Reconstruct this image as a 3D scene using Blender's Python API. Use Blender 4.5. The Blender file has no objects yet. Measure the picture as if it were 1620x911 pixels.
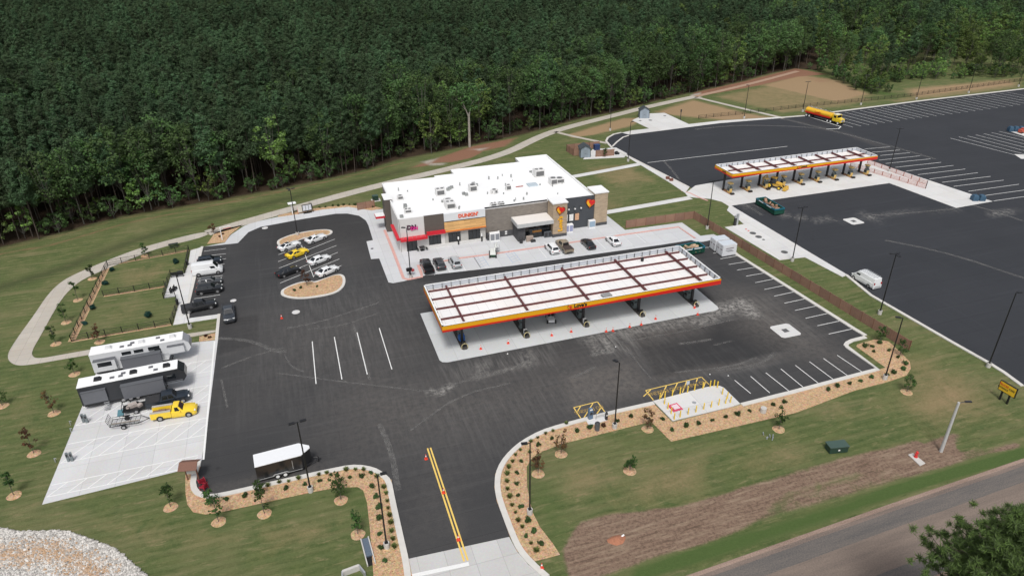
import bpy, bmesh, math, random
import numpy as np
from mathutils import Vector, Matrix
from mathutils.geometry import tessellate_polygon
def poly_ccw(v,t):
    a,b,c=(v[i] for i in t);return t if (b[0]-a[0])*(c[1]-a[1])-(c[0]-a[0])*(b[1]-a[1])>0 else t[::-1]
R=math.radians
rnd=random.Random(7)
scn=bpy.context.scene
COL=scn.collection
# ---------------------------------------------------------------- survey: the camera station and the ground plane
F,PITCH,ROLL,AZ,CAMH=1103.745,0.494736,0.009399,0.309266,62.0
def _cam():
    f=np.array([0,math.cos(PITCH),-math.sin(PITCH)]);rt=np.array([1.,0,0]);dn=np.array([0,-math.sin(PITCH),-math.cos(PITCH)])
    c,s=math.cos(ROLL),math.sin(ROLL)
    M=np.array([c*rt+s*dn,-s*rt+c*dn,f])
    ca,sa=math.cos(-AZ),math.sin(-AZ)
    return M@np.array([[ca,-sa,0],[sa,ca,0],[0,0,1]]).T
CM=_cam()
def g(x,y,z=0.0):
    d=np.array([(x-810)/F,(y-455.5)/F,1])@CM; t=(CAMH-z)/-d[2]
    return (d[0]*t,d[1]*t)
def G(*pts): return [g(*p) for p in pts]
def C(x0,y0,s,*pts): return [g(x0+a/s,y0+b/s) for a,b in pts]
def px(P):
    q=CM@(np.array(P,float)-np.array([0,0,CAMH])); return q[0]/q[2]*F+810,q[1]/q[2]*F+455.5,q[2]
# ---------------------------------------------------------------- materials
def newmat(n):
    m=bpy.data.materials.new(n);m.use_nodes=True
    nt=m.node_tree;b=nt.nodes['Principled BSDF'];return m,nt,b
def N(nt,t,**k):
    n=nt.nodes.new(t)
    for a,v in k.items():
        if a.startswith('i_'):
            n.inputs[int(a[2:]) if a[2:].isdigit() else a[2:].replace('_',' ')].default_value=v
        else: setattr(n,a,v)
    return n
def c4(c): return (c[0],c[1],c[2],1)
_mc={}
def mat(name,c,rough=.6,metal=0.,var=.12,scale=3.,spec=.5,coat=0.,bump=0.):
    """procedural: base colour broken up by two noises"""
    if name in _mc: return _mc[name]
    m,nt,b=newmat(name)
    tc=N(nt,'ShaderNodeNewGeometry')
    n1=N(nt,'ShaderNodeTexNoise');n1.inputs['Scale'].default_value=scale;n1.inputs['Detail'].default_value=5
    nt.links.new(tc.outputs['Position'],n1.inputs['Vector'])
    mx=N(nt,'ShaderNodeMix',data_type='RGBA')
    mx.inputs['A'].default_value=c4([max(0,v*(1-var)) for v in c]);mx.inputs['B'].default_value=c4([min(1,v*(1+var)) for v in c])
    nt.links.new(n1.outputs['Fac'],mx.inputs['Factor'])
    nt.links.new(mx.outputs['Result'],b.inputs['Base Color'])
    b.inputs['Roughness'].default_value=rough;b.inputs['Metallic'].default_value=metal
    b.inputs['Specular IOR Level'].default_value=spec;b.inputs['Coat Weight'].default_value=coat
    if bump:
        bp=N(nt,'ShaderNodeBump');bp.inputs['Strength'].default_value=bump;nt.links.new(n1.outputs['Fac'],bp.inputs['Height']);nt.links.new(bp.outputs['Normal'],b.inputs['Normal'])
    _mc[name]=m
    return m
def paint(name,c): return mat('paint_'+name,c,rough=.3,var=.06,scale=1.2,coat=.6)
# ---------------------------------------------------------------- mesh building
class MB:
    def __init__(s): s.v=[];s.f=[];s.m=[]
    def face(s,pts,m=0):
        i=len(s.v);s.v+= [tuple(p) for p in pts];s.f.append(tuple(range(i,i+len(pts))));s.m.append(m)
    def add(s,vs,fs,m=0):
        i=len(s.v);s.v+=[tuple(p) for p in vs]
        for f in fs: s.f.append(tuple(j+i for j in f));s.m.append(m)
        return s
    def box(s,c,d,rz=0,m=0,ry=0,rx=0):
        M=Matrix.Translation(c)@Matrix.Rotation(rz,4,'Z')@Matrix.Rotation(ry,4,'Y')@Matrix.Rotation(rx,4,'X')
        x,y,z=d[0]/2,d[1]/2,d[2]/2
        vs=[M@Vector(p) for p in ((-x,-y,-z),(x,-y,-z),(x,y,-z),(-x,y,-z),(-x,-y,z),(x,-y,z),(x,y,z),(-x,y,z))]
        return s.add(vs,[(3,2,1,0),(4,5,6,7),(0,1,5,4),(1,2,6,5),(2,3,7,6),(3,0,4,7)],m)
    def b2(s,x0,x1,y0,y1,z0,z1,m=0): return s.box(((x0+x1)/2,(y0+y1)/2,(z0+z1)/2),(x1-x0,y1-y0,z1-z0),m=m)
    def cyl(s,p0,p1,r0,r1=None,n=10,m=0,caps=True):
        r1=r0 if r1 is None else r1
        p0=Vector(p0);p1=Vector(p1);d=(p1-p0).normalized();a=d.orthogonal().normalized();b=d.cross(a)
        vs=[];
        for p,r in((p0,r0),(p1,r1)):
            for k in range(n):
                t=2*math.pi*k/n;vs.append(p+a*(r*math.cos(t))+b*(r*math.sin(t)))
        fs=[(k,(k+1)%n,n+(k+1)%n,n+k) for k in range(n)]
        if caps: fs+=[tuple(range(n-1,-1,-1)),tuple(range(n,2*n))]
        return s.add(vs,fs,m)
    def tube(s,pts,r,n=6,m=0):
        for a,b in zip(pts,pts[1:]): s.cyl(a,b,r,n=n,m=m)
        return s
    def prism(s,poly,z0,z1,m=0,mt=None):
        if area(poly)<0: poly=poly[::-1]
        n=len(poly)
        vs=[(p[0],p[1],z0) for p in poly]+[(p[0],p[1],z1) for p in poly]
        s.add(vs,[(k,(k+1)%n,n+(k+1)%n,n+k) for k in range(n)],m)
        return s.cap(poly,z1,m if mt is None else mt)
    def cap(s,poly,z,m=0):
        if area(poly)<0: poly=poly[::-1]
        vs=[(p[0],p[1],z) for p in poly]
        fs=[tuple(poly_ccw(vs,t)) for t in tessellate_polygon([[Vector(v) for v in vs]])] if len(poly)>4 else [tuple(range(len(poly)))]
        return s.add(vs,fs,m)
    def xprism(s,prof,y0,y1,m=0):
        """profile (x,z) extruded along y"""
        n=len(prof)
        vs=[(p[0],y0,p[1]) for p in prof]+[(p[0],y1,p[1]) for p in prof]
        s.add(vs,[(k,(k+1)%n,n+(k+1)%n,n+k) for k in range(n)]+[tuple(range(n-1,-1,-1)),tuple(range(n,2*n))],m);return s
    def loft(s,secs,m=0,caps=True,closed=True):
        n=len(secs[0]);vs=[p for q in secs for p in q];fs=[]
        for a in range(len(secs)-1):
            for k in range(n if closed else n-1):
                fs.append((a*n+k,a*n+(k+1)%n,(a+1)*n+(k+1)%n,(a+1)*n+k))
        if caps: fs+=[tuple(range(n-1,-1,-1)),tuple(range((len(secs)-1)*n,len(secs)*n))]
        return s.add(vs,fs,m)
    def sphere(s,c,r,n=8,k=5,m=0,sz=1.):
        vs=[];fs=[]
        for i in range(k+1):
            t=math.pi*i/k
            for j in range(n):
                a=2*math.pi*j/n;vs.append((c[0]+r*math.sin(t)*math.cos(a),c[1]+r*math.sin(t)*math.sin(a),c[2]+r*sz*math.cos(t)))
        for i in range(k):
            for j in range(n): fs.append((i*n+j,(i+1)*n+j,(i+1)*n+(j+1)%n,i*n+(j+1)%n))
        return s.add(vs,fs,m)
    def mesh(s,name,mats,smooth=None,fix=True):
        me=bpy.data.meshes.new(name);me.from_pydata(s.v,[],s.f)
        for mm in (mats if isinstance(mats,(list,tuple)) else [mats]): me.materials.append(mm)
        me.polygons.foreach_set('material_index',s.m)
        if fix:
            bm=bmesh.new();bm.from_mesh(me)
            if smooth: bmesh.ops.remove_doubles(bm,verts=bm.verts,dist=.0005)
            bmesh.ops.recalc_face_normals(bm,faces=bm.faces);bm.to_mesh(me);bm.free()
        if smooth:
            me.polygons.foreach_set('use_smooth',[True]*len(me.polygons));me.set_sharp_from_angle(angle=R(smooth))
        me.update();return me
    def build(s,name,mats,parent=None,smooth=None,loc=None,rz=0,fix=True):
        o=bpy.data.objects.new(name,s.mesh(name,mats,smooth,fix));COL.objects.link(o)
        if parent: o.parent=parent
        if loc: o.location=loc
        o.rotation_euler[2]=rz
        return o
def area(p): return sum(p[i][0]*p[(i+1)%len(p)][1]-p[(i+1)%len(p)][0]*p[i][1] for i in range(len(p)))/2
def tag(o,label=None,cat=None,group=None,kind=None):
    for k,v in(('label',label),('category',cat),('group',group),('kind',kind)):
        if v: o[k]=v
    return o
def thing(name,label,cat,loc,rz=0,group=None):
    o=bpy.data.objects.new(name,None);COL.objects.link(o);o.empty_display_size=.3
    o.location=(loc[0],loc[1],loc[2] if len(loc)>2 else 0);o.rotation_euler[2]=rz
    return tag(o,label,cat,group)
def copy_tree(o,parent=None):
    c=o.copy();COL.objects.link(c)
    if parent: c.parent=parent
    for ch in list(o.children): copy_tree(ch,c)
    return c
def smoothp(p,it=2,closed=True):
    for _ in range(it):
        q=[]
        n=len(p)
        for i in range(n if closed else n-1):
            a,b=p[i],p[(i+1)%n]
            q+=[(a[0]*.75+b[0]*.25,a[1]*.75+b[1]*.25),(a[0]*.25+b[0]*.75,a[1]*.25+b[1]*.75)]
        p=q if closed else [p[0]]+q+[p[-1]]
    return p
def flat(poly,z):
    if area(poly)<0: poly=poly[::-1]
    return [(p[0],p[1],z) for p in poly]
def offs(line,d):
    """polyline offset to its left by d"""
    out=[]
    n=len(line)
    for i in range(n):
        a=Vector(line[max(0,i-1)]);b=Vector(line[min(n-1,i+1)]);t=(b-a)
        if t.length<1e-6: t=Vector((1,0))
        t.normalize();p=Vector(line[i])
        out.append((p.x-t.y*d,p.y+t.x*d))
    return out
def ribbon(mb,line,w,z,m=0,h=None,shift=0.):
    a=offs(line,w/2+shift);b=offs(line,-w/2+shift)
    for i in range(len(line)-1):
        q=[a[i],b[i],b[i+1],a[i+1]]
        if h is None: mb.face(flat(q,z),m)
        else:
            if i==0: mb.face([(*a[0],z),(*b[0],z),(*b[0],z+h),(*a[0],z+h)],m)
            mb.face(flat(q,z+h),m)
            mb.face([(*a[i],z),(*a[i+1],z),(*a[i+1],z+h),(*a[i],z+h)],m);mb.face([(*b[i+1],z),(*b[i],z),(*b[i],z+h),(*b[i+1],z+h)],m)
def structure(mb,name,mats,smooth=None,fix=False):
    o=mb.build(name,mats,smooth=smooth,fix=fix);o['kind']='structure';return o
_fc={}
def text(s,size,m,parent,loc,rot=(math.pi/2,0,0),name='lettering',bold=.02,ext=.03,align='CENTER',shear=0,sx=1.):
    cu=bpy.data.curves.new('lettering','FONT');cu.body=s;cu.size=size;cu.offset=bold*size;cu.extrude=ext;cu.align_x=align;cu.align_y='CENTER';cu.shear=shear;cu.resolution_u=3
    t=bpy.data.objects.new('t',cu);COL.objects.link(t)
    dg=bpy.context.evaluated_depsgraph_get();dg.update()
    me=bpy.data.meshes.new_from_object(t.evaluated_get(dg));bpy.data.objects.remove(t)
    me.materials.clear();me.materials.append(m)
    o=bpy.data.objects.new(name,me);COL.objects.link(o);o.location=loc;o.rotation_euler=rot;o.scale=(sx,1,1)
    if parent: o.parent=parent
    return o
def ordn(i):
    w=['first','second','third','fourth','fifth','sixth','seventh','eighth','ninth','tenth','eleventh','twelfth','thirteenth','fourteenth','fifteenth','sixteenth','seventeenth','eighteenth','nineteenth','twentieth']
    return w[i] if i<20 else 'twenty-'+w[i-20] if i<29 else ['thirtieth','thirty-first','thirty-second','thirty-third','thirty-fourth'][i-29]
# ---------------------------------------------------------------- common materials
WHITE=mat('white_metal',(.78,.78,.77),.5,var=.05)
BLACK=mat('black_metal',(.012,.012,.013),.45)
DARK=mat('dark_plastic',(.03,.03,.032),.6)
RUBBER=mat('tyre_rubber',(.018,.018,.018),.85)
RIM=mat('rim_alloy',(.45,.45,.46),.35,.7)
GLASS=mat('dark_glass',(.012,.015,.018),.08,spec=.7)
STEEL=mat('galvanised_steel',(.42,.43,.44),.45,.4)
YEL=mat('safety_yellow',(.75,.52,.05),.5)
YELLINE=mat('yellow_line_paint',(.72,.50,.12),.8,var=.2,scale=9)
WLINE=mat('white_line_paint',(.70,.70,.68),.8,var=.15,scale=7)
RED=mat('red_paint',(.55,.03,.03),.5)
CONCB=mat('cast_concrete',(.50,.48,.45),.85,var=.12)
BROWNWALL=mat('brown_board',(.19,.085,.055),.8,var=.2,scale=2)
WLAMP=mat('white_lens',(.75,.76,.75),.2)
TLAMP=mat('red_lens',(.35,.01,.01),.25)
GREEN=mat('green_enamel',(.012,.075,.05),.5)
TEAL=mat('teal_enamel',(.01,.12,.17),.5)
# ---------------------------------------------------------------- traced outlines on the ground plane (plan, metres)
LOT=G((322,390.5),(376.4,384.7),(383.7,377),(393,367.5),(411.8,359.2),(478.6,346.7),(530.7,338.3),(549.5,338),(568,341.5),(578.7,348.8),(583,357),(590,380),(579.8,382),(587,410),(600,409),(614.6,446.8),(622,448),(638.4,445),(672,436),(814,420),(980,396.7),(1046.7,387.4),(1093.6,380),(1103.5,383),(1113,382.5),(1124.4,380),(1133,376),(1163.7,403.8),(1348.3,521),(1366.7,532),(1345,537.5),(1337,541.7),(1334,546),(1338,550.5),(1384.9,583),(1252.8,618),(1170.9,638.5),(1160.3,629),(1145,614),(1138,610.8),(1128,611),(1111,615),(1032.5,635.7),(957.4,652.6),(886.9,671.2),(854.2,681.6),(824.4,698),(806.6,712.9),(791.7,730.7),(783.4,750),(782.2,771),(785.7,791.7),(806.6,848.2),(646,883.5),(637,842.4),(625,788.8),(619.3,759),(607.4,748.6),(592.5,739.7),(565.7,735.2),(538.9,738.2),(411,766.5),(345.5,781.4),(327.6,782.3),(312.7,775.4),(309.8,759),(318.7,729.3),(329,666.8),(344.8,537.9),(349,497),(299.7,503.8),(300.6,480))
TRUCKLOT=G((960.4,223.8),(963,218.6),(972.2,213.3),(984,210.6),(996,213.6),(1138,195.4),(1238.4,187),(1278,183.8),(1450.8,161.4),(1620,141.7),(1900,106),(2300,330),(2300,900),(1700,668),(1620,610.5),(1590.7,589),(1564.4,572.6),(1511.7,543),(1380,467.2),(1340.8,435.2),(1154.6,324.5),(1090.8,296.3),(969.6,234.4))
APRON=G((320,391),(355.6,384),(364.8,372),(386,357.7),(399,352.5),(440,343),(465,339.4),(509,331.4),(551,327),(588,332.6),(607,330.7))+[(24,150),(60,140)]+G((960,341),(989,364),(1078.8,352.2),(1108.4,373.2),(1128.8,370.7),(1134,373),(1133,376),(1124.4,380),(1113,382.5),(1103.5,383),(1093.6,380),(1046.7,387.4),(980,396.7),(814,420),(672,436),(638.4,445),(622,448),(614.6,446.8),(600,409),(587,410),(579.8,382),(590,380),(583,357),(578.7,348.8),(568,341.5),(549.5,338),(530.7,338.3),(478.6,346.7),(411.8,359.2),(393,367.5),(383.7,377),(376.4,384.7),(322,390.5))
FOREST_EDGE=G((0,393),(66,378),(198,343),(307,325),(439,301),(560,275),(636,252.6),(743,231.5),(828,214),(923.6,187.5),(965.7,180),(1038,161),(1096,147),(1180,128),(1214,118),(1258,109),(1284,111),(1311,120),(1330,133),(1386,146),(1407,129),(1472,122),(1620,121))
FE=[(-200,120),(-120,143)]+FOREST_EDGE+[(420,160),(600,60)]
FORESTPOLY=FE+[(900,60),(900,950),(-700,950),(-700,60)]
def pip(P,poly):
    """vectorised point in polygon"""
    x,y=P[:,0],P[:,1];ins=np.zeros(len(P),bool);n=len(poly)
    for i in range(n):
        x0,y0=poly[i];x1,y1=poly[(i+1)%n]
        if y0==y1: continue
        c=((y0>y)!=(y1>y))&(x<(x1-x0)*(y-y0)/(y1-y0)+x0);ins^=c
    return ins
def dist(P,line):
    d=np.full(len(P),1e9)
    for (x0,y0),(x1,y1) in zip(line,line[1:]):
        dx,dy=x1-x0,y1-y0;L=dx*dx+dy*dy+1e-9
        t=np.clip(((P[:,0]-x0)*dx+(P[:,1]-y0)*dy)/L,0,1)
        d=np.minimum(d,np.hypot(P[:,0]-x0-t*dx,P[:,1]-y0-t*dy))
    return d
def pmask(P,poly,soft=1.5):
    d=dist(P,poly+[poly[0]]);s=np.where(pip(P,poly),d,-d)
    return np.clip(.5+s/(2*soft),0,1)
def smask(P,line,w,soft=1.):
    return np.clip(.5+(w/2-dist(P,line))/(2*soft),0,1)
# ---------------------------------------------------------------- ground sheet
def axis(lo,hi,st,far):
    a=list(np.arange(lo,hi+.01,st));s=st
    while a[-1]<far: s*=1.35;a.append(a[-1]+s)
    s=st
    while a[0]>-far: s*=1.35;a.insert(0,a[0]-s)
    return np.array(a)
gx=axis(-90,235,1.0,3500);gy=axis(26,275,1.0,3500)
X,Y=np.meshgrid(gx,gy);P=np.stack([X.ravel(),Y.ravel()],1)
nx,ny=len(gx),len(gy)
fa=[(j*nx+i,j*nx+i+1,(j+1)*nx+i+1,(j+1)*nx+i) for j in range(ny-1) for i in range(nx-1)]
me=bpy.data.meshes.new('ground');me.from_pydata([(a,b,0) for a,b in P],[],fa)
A={}
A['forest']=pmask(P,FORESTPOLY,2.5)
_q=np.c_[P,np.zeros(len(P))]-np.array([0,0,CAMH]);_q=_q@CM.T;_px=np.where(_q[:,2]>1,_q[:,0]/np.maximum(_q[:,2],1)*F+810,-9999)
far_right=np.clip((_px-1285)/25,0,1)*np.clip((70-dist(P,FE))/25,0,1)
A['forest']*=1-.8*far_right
# tan, half bare turf
tan=[(G((170,425),(295,400),(265,450),(170,466)),4,.5),(G((165,475),(258,458),(262,505),(130,535)),4,.42),
 (G((896,213),(985,187),(1020,186),(1000,200),(940,214),(905,219)),2,1.),(G((1030,178),(1096,157),(1180,178),(1236,188),(1150,192),(1075,185)),3,.9),
 (G((1120,153),(1180,140),(1260,128),(1330,142),(1420,165),(1620,140),(1620,122),(1440,150),(1330,172),(1240,182)),4,.62),
 (G((1200,135),(1265,117),(1330,128),(1380,150),(1330,165)),5,1.),
 (G((1430,140),(1620,122),(1620,136),(1440,158)),4,.85),
 (G((1150,720),(1260,690),(1300,730),(1180,770)),7,.70),(G((960,790),(1040,740),(1130,715),(1110,790),(980,805)),6,.78),(G((400,830),(540,820),(520,860),(420,880)),5,.72),(G((880,740),(960,720),(1000,770),(900,800)),5,.68),(G((1270,640),(1400,620),(1420,650),(1300,680)),6,.64),
 (G((1440,560),(1560,600),(1600,660),(1480,690),(1400,640)),8,.76),(G((1210,470),(1420,560),(1500,560),(1480,620),(1330,520)),5,.66),
 (G((905,315),(960,310),(1000,325),(960,345)),5,.6),(G((0,620),(60,600),(90,680),(20,760)),7,.62),(G((100,810),(330,820),(420,860),(220,880)),7,.66),(G((905,262),(1000,255),(1060,290),(960,300)),5,.58)]
A['tan']=np.max([pmask(P,p,s)*k for p,s,k in tan],0)
red=[
 (G((640,268),(743,232),(820,217),(800,232),(752,242),(720,248),(680,262)),1.5,1.),
 (G((1096,147),(1180,128),(1258,108),(1310,118),(1262,122),(1200,136),(1100,154)),1.2,1.),
 (G((1258,121),(1312,122),(1330,130),(1290,133)),3,.5),
 (G((1520,680),(1540,672),(1545,690),(1525,695)),1.5,.6)]
A['red']=np.max([pmask(P,p,s)*k for p,s,k in red]+[smask(P,G((-60,418),(0,402),(80,388),(200,353),(310,331),(440,304.5),(560,277.5),(640,257)),1.1,.9)*.85,smask(P,G((0,396),(66,380),(198,345),(307,326),(439,302)),3.0,1.5)*.5],0)
A['gravel']=np.max([pmask(P,G((662,256),(690,250),(742,236),(780,232),(745,247),(700,262),(680,263)),1.2)*.8,pmask(P,G((1090,150),(1110,146),(1112,156),(1098,157)),1.)*.8],0)
brown=[(G((886,870),(912,824),(960,811),(1060,800),(1100,792),(1240,748),(1330,722),(1420,703),(1447,694),(1462,700),(1502,683),(1528,688),(1512,705),(1520,712),(1560,707),(1612,697),(1620,708),(1560,720),(1470,748),(1330,790),(1240,818),(1120,860),(1030,885),(960,911),(900,925)),1.2,1.)]
A['brown']=np.max([pmask(P,p,s)*k for p,s,k in brown],0)
A['brown']*=1-.5*pmask(P,G((1240,770),(1330,745),(1420,735),(1410,750),(1330,775),(1250,805),(1180,830)),2.)
A['lush']=np.max([smask(P,G((1010,911),(1130,868),(1330,806),(1480,755),(1620,715)),2.2,.5)*.9,smask(P,G((300,840),(450,800),(560,790),(585,850),(588,911)),6,4)*.6,smask(P,G((860,745),(900,715),(1020,690)),6,4)*.5,smask(P,G((60,640),(110,600),(130,560)),14,8)*.4,smask(P,G((880,840),(870,800),(845,740)),4,2)*.6,smask(P,G((1300,130),(1400,148)),8,4)*.9],0)
A['swale']=np.max([smask(P,G((0,455),(100,425),(200,385),(330,345),(460,313),(580,285),(640,270)),6,4)*.8,smask(P,G((0,560),(50,470),(150,410),(330,352)),2,2)*.5],0)
pond=pmask(P,G((684,258),(700,248),(722,240.5),(748,237.5),(764,241),(746,250),(715,257)),.8)
A['gravel']*=1-pond;A['red']=np.maximum(A['red'],pond)
for k,v in A.items():
    at=me.attributes.new(k,'FLOAT','POINT');at.data.foreach_set('value',v.astype(np.float32))
def ground_mat():
    m,nt,b=newmat('turf');L=nt.links.new
    pos=N(nt,'ShaderNodeNewGeometry').outputs['Position']
    def noise(s,d=4,r=.6,dis=0):
        n=N(nt,'ShaderNodeTexNoise');n.inputs['Scale'].default_value=s;n.inputs['Detail'].default_value=d;n.inputs['Roughness'].default_value=r;n.inputs['Distortion'].default_value=dis;L(pos,n.inputs['Vector']);return n.outputs['Fac']
    def ramp(f,a,bb,c0,c1):
        r=N(nt,'ShaderNodeValToRGB');r.color_ramp.elements[0].position=a;r.color_ramp.elements[1].position=bb;r.color_ramp.elements[0].color=c4(c0);r.color_ramp.elements[1].color=c4(c1);L(f,r.inputs['Fac']);return r.outputs['Color']
    def mix(f,a,bb):
        x=N(nt,'ShaderNodeMix',data_type='RGBA');
        if isinstance(f,float): x.inputs['Factor'].default_value=f
        else: L(f,x.inputs['Factor'])
        for s,k in((a,'A'),(bb,'B')):
            if isinstance(s,tuple): x.inputs[k].default_value=c4(s)
            else: L(s,x.inputs[k])
        return x.outputs['Result']
    def math_(op,a,bb):
        x=N(nt,'ShaderNodeMath',operation=op,use_clamp=True)
        for i,s in enumerate((a,bb)):
            if isinstance(s,(int,float)): x.inputs[i].default_value=s
            else: L(s,x.inputs[i])
        return x.outputs[0]
    n_big=noise(.05,4,.55,.6);n_mid=noise(.28,6,.65,.8);n_fine=noise(2.6,8,.75)
    # mowing / seeding streaks: noise stretched along the site axis
    mp=N(nt,'ShaderNodeMapping');mp.inputs['Scale'].default_value=(.06,.55,1);mp.inputs['Rotation'].default_value=(0,0,R(-8));L(pos,mp.inputs['Vector'])
    ns=N(nt,'ShaderNodeTexNoise');ns.inputs['Scale'].default_value=1;ns.inputs['Detail'].default_value=5;L(mp.outputs['Vector'],ns.inputs['Vector'])
    grass=mix(ramp(n_mid,.32,.68,(0,0,0),(1,1,1)),(.060,.096,.028),(.110,.134,.044))
    grass=mix(ramp(n_fine,.3,.75,(0,0,0),(1,1,1)),mix(.62,(.030,.050,.014),grass),mix(.72,(.19,.185,.095),grass))
    grass=mix(ramp(ns.outputs['Fac'],.52,.72,(0,0,0),(.62,.62,.62)),grass,(.19,.165,.085))
    grass=mix(ramp(n_big,.52,.70,(0,0,0),(.5,.5,.5)),grass,(.19,.165,.085))
    # short dry scuffs and thin spots
    mq=N(nt,'ShaderNodeMapping');mq.inputs['Scale'].default_value=(.35,1.5,1);mq.inputs['Rotation'].default_value=(0,0,R(-14));L(pos,mq.inputs['Vector'])
    nq=N(nt,'ShaderNodeTexNoise');nq.inputs['Scale'].default_value=1;nq.inputs['Detail'].default_value=8;nq.inputs['Roughness'].default_value=.72;nq.inputs['Distortion'].default_value=.5;L(mq.outputs['Vector'],nq.inputs['Vector'])
    grass=mix(ramp(nq.outputs['Fac'],.54,.66,(0,0,0),(.75,.75,.75)),grass,(.22,.185,.10))
    grass=mix(ramp(nq.outputs['Fac'],.30,.44,(.75,.75,.75),(0,0,0)),grass,(.034,.062,.016))
    clod=noise(1.1,7,.8)
    grass=mix(ramp(clod,.62,.72,(0,0,0),(.6,.6,.6)),grass,(.24,.20,.12))
    wv=N(nt,'ShaderNodeTexWave',wave_type='BANDS',bands_direction='Y');wv.inputs['Scale'].default_value=.26;wv.inputs['Distortion'].default_value=1.6;wv.inputs['Detail'].default_value=2;wv.inputs['Detail Scale'].default_value=.6;L(pos,wv.inputs['Vector'])
    grass=mix(ramp(wv.outputs['Fac'],.35,.65,(0,0,0),(.16,.16,.16)),grass,(.17,.19,.085))
    edge=math_('ADD',math_('MULTIPLY',n_mid,.75),math_('MULTIPLY',n_fine,.35))
    def att(k,lo=.12,hi=.62):
        a=N(nt,'ShaderNodeAttribute',attribute_name=k).outputs['Fac']
        # soft threshold broken by noise
        s=N(nt,'ShaderNodeMath',operation='ADD');L(a,s.inputs[0]);q=N(nt,'ShaderNodeMath',operation='SUBTRACT');L(edge,q.inputs[0]);q.inputs[1].default_value=.55;L(q.outputs[0],s.inputs[1])
        return ramp(math_('MULTIPLY',s.outputs[0],a),lo,hi,(0,0,0),(1,1,1))
    col=mix(att('lush'),grass,mix(n_fine,(.048,.082,.022),(.090,.132,.042)))
    col=mix(att('swale'),col,mix(n_fine,(.030,.040,.016),(.075,.082,.038)))
    col=mix(att('tan'),col,mix(n_fine,(.22,.145,.075),(.37,.265,.160)))
    mr_=N(nt,'ShaderNodeMapping');mr_.inputs['Scale'].default_value=(.22,2.2,1);mr_.inputs['Rotation'].default_value=(0,0,R(-3));L(pos,mr_.inputs['Vector'])
    nr=N(nt,'ShaderNodeTexNoise');nr.inputs['Scale'].default_value=1;nr.inputs['Detail'].default_value=7;nr.inputs['Roughness'].default_value=.7;L(mr_.outputs['Vector'],nr.inputs['Vector'])
    soil=mix(ramp(n_fine,.3,.7,(0,0,0),(1,1,1)),(.085,.056,.040),(.29,.20,.145))
    soil=mix(ramp(nr.outputs['Fac'],.50,.66,(0,0,0),(.75,.75,.75)),soil,(.32,.245,.175));soil=mix(ramp(nr.outputs['Fac'],.32,.44,(.8,.8,.8),(0,0,0)),soil,(.075,.050,.036));soil=mix(ramp(clod,.60,.70,(0,0,0),(.7,.7,.7)),soil,(.10,.115,.045))
    col=mix(att('brown',.26,.46),col,soil)
    col=mix(att('red'),col,mix(n_fine,(.16,.072,.042),(.30,.17,.115)))
    col=mix(att('gravel'),col,mix(n_fine,(.22,.19,.16),(.5,.46,.40)))
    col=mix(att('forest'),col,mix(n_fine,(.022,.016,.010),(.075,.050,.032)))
    L(col,b.inputs['Base Color']);b.inputs['Roughness'].default_value=.95;b.inputs['Specular IOR Level'].default_value=.15
    bp=N(nt,'ShaderNodeBump');bp.inputs['Strength'].default_value=.6;bp.inputs['Distance'].default_value=.25;L(n_fine,bp.inputs['Height']);L(bp.outputs['Normal'],b.inputs['Normal'])
    return m
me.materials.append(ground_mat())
go=bpy.data.objects.new('ground',me);COL.objects.link(go);go['kind']='structure'
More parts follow.
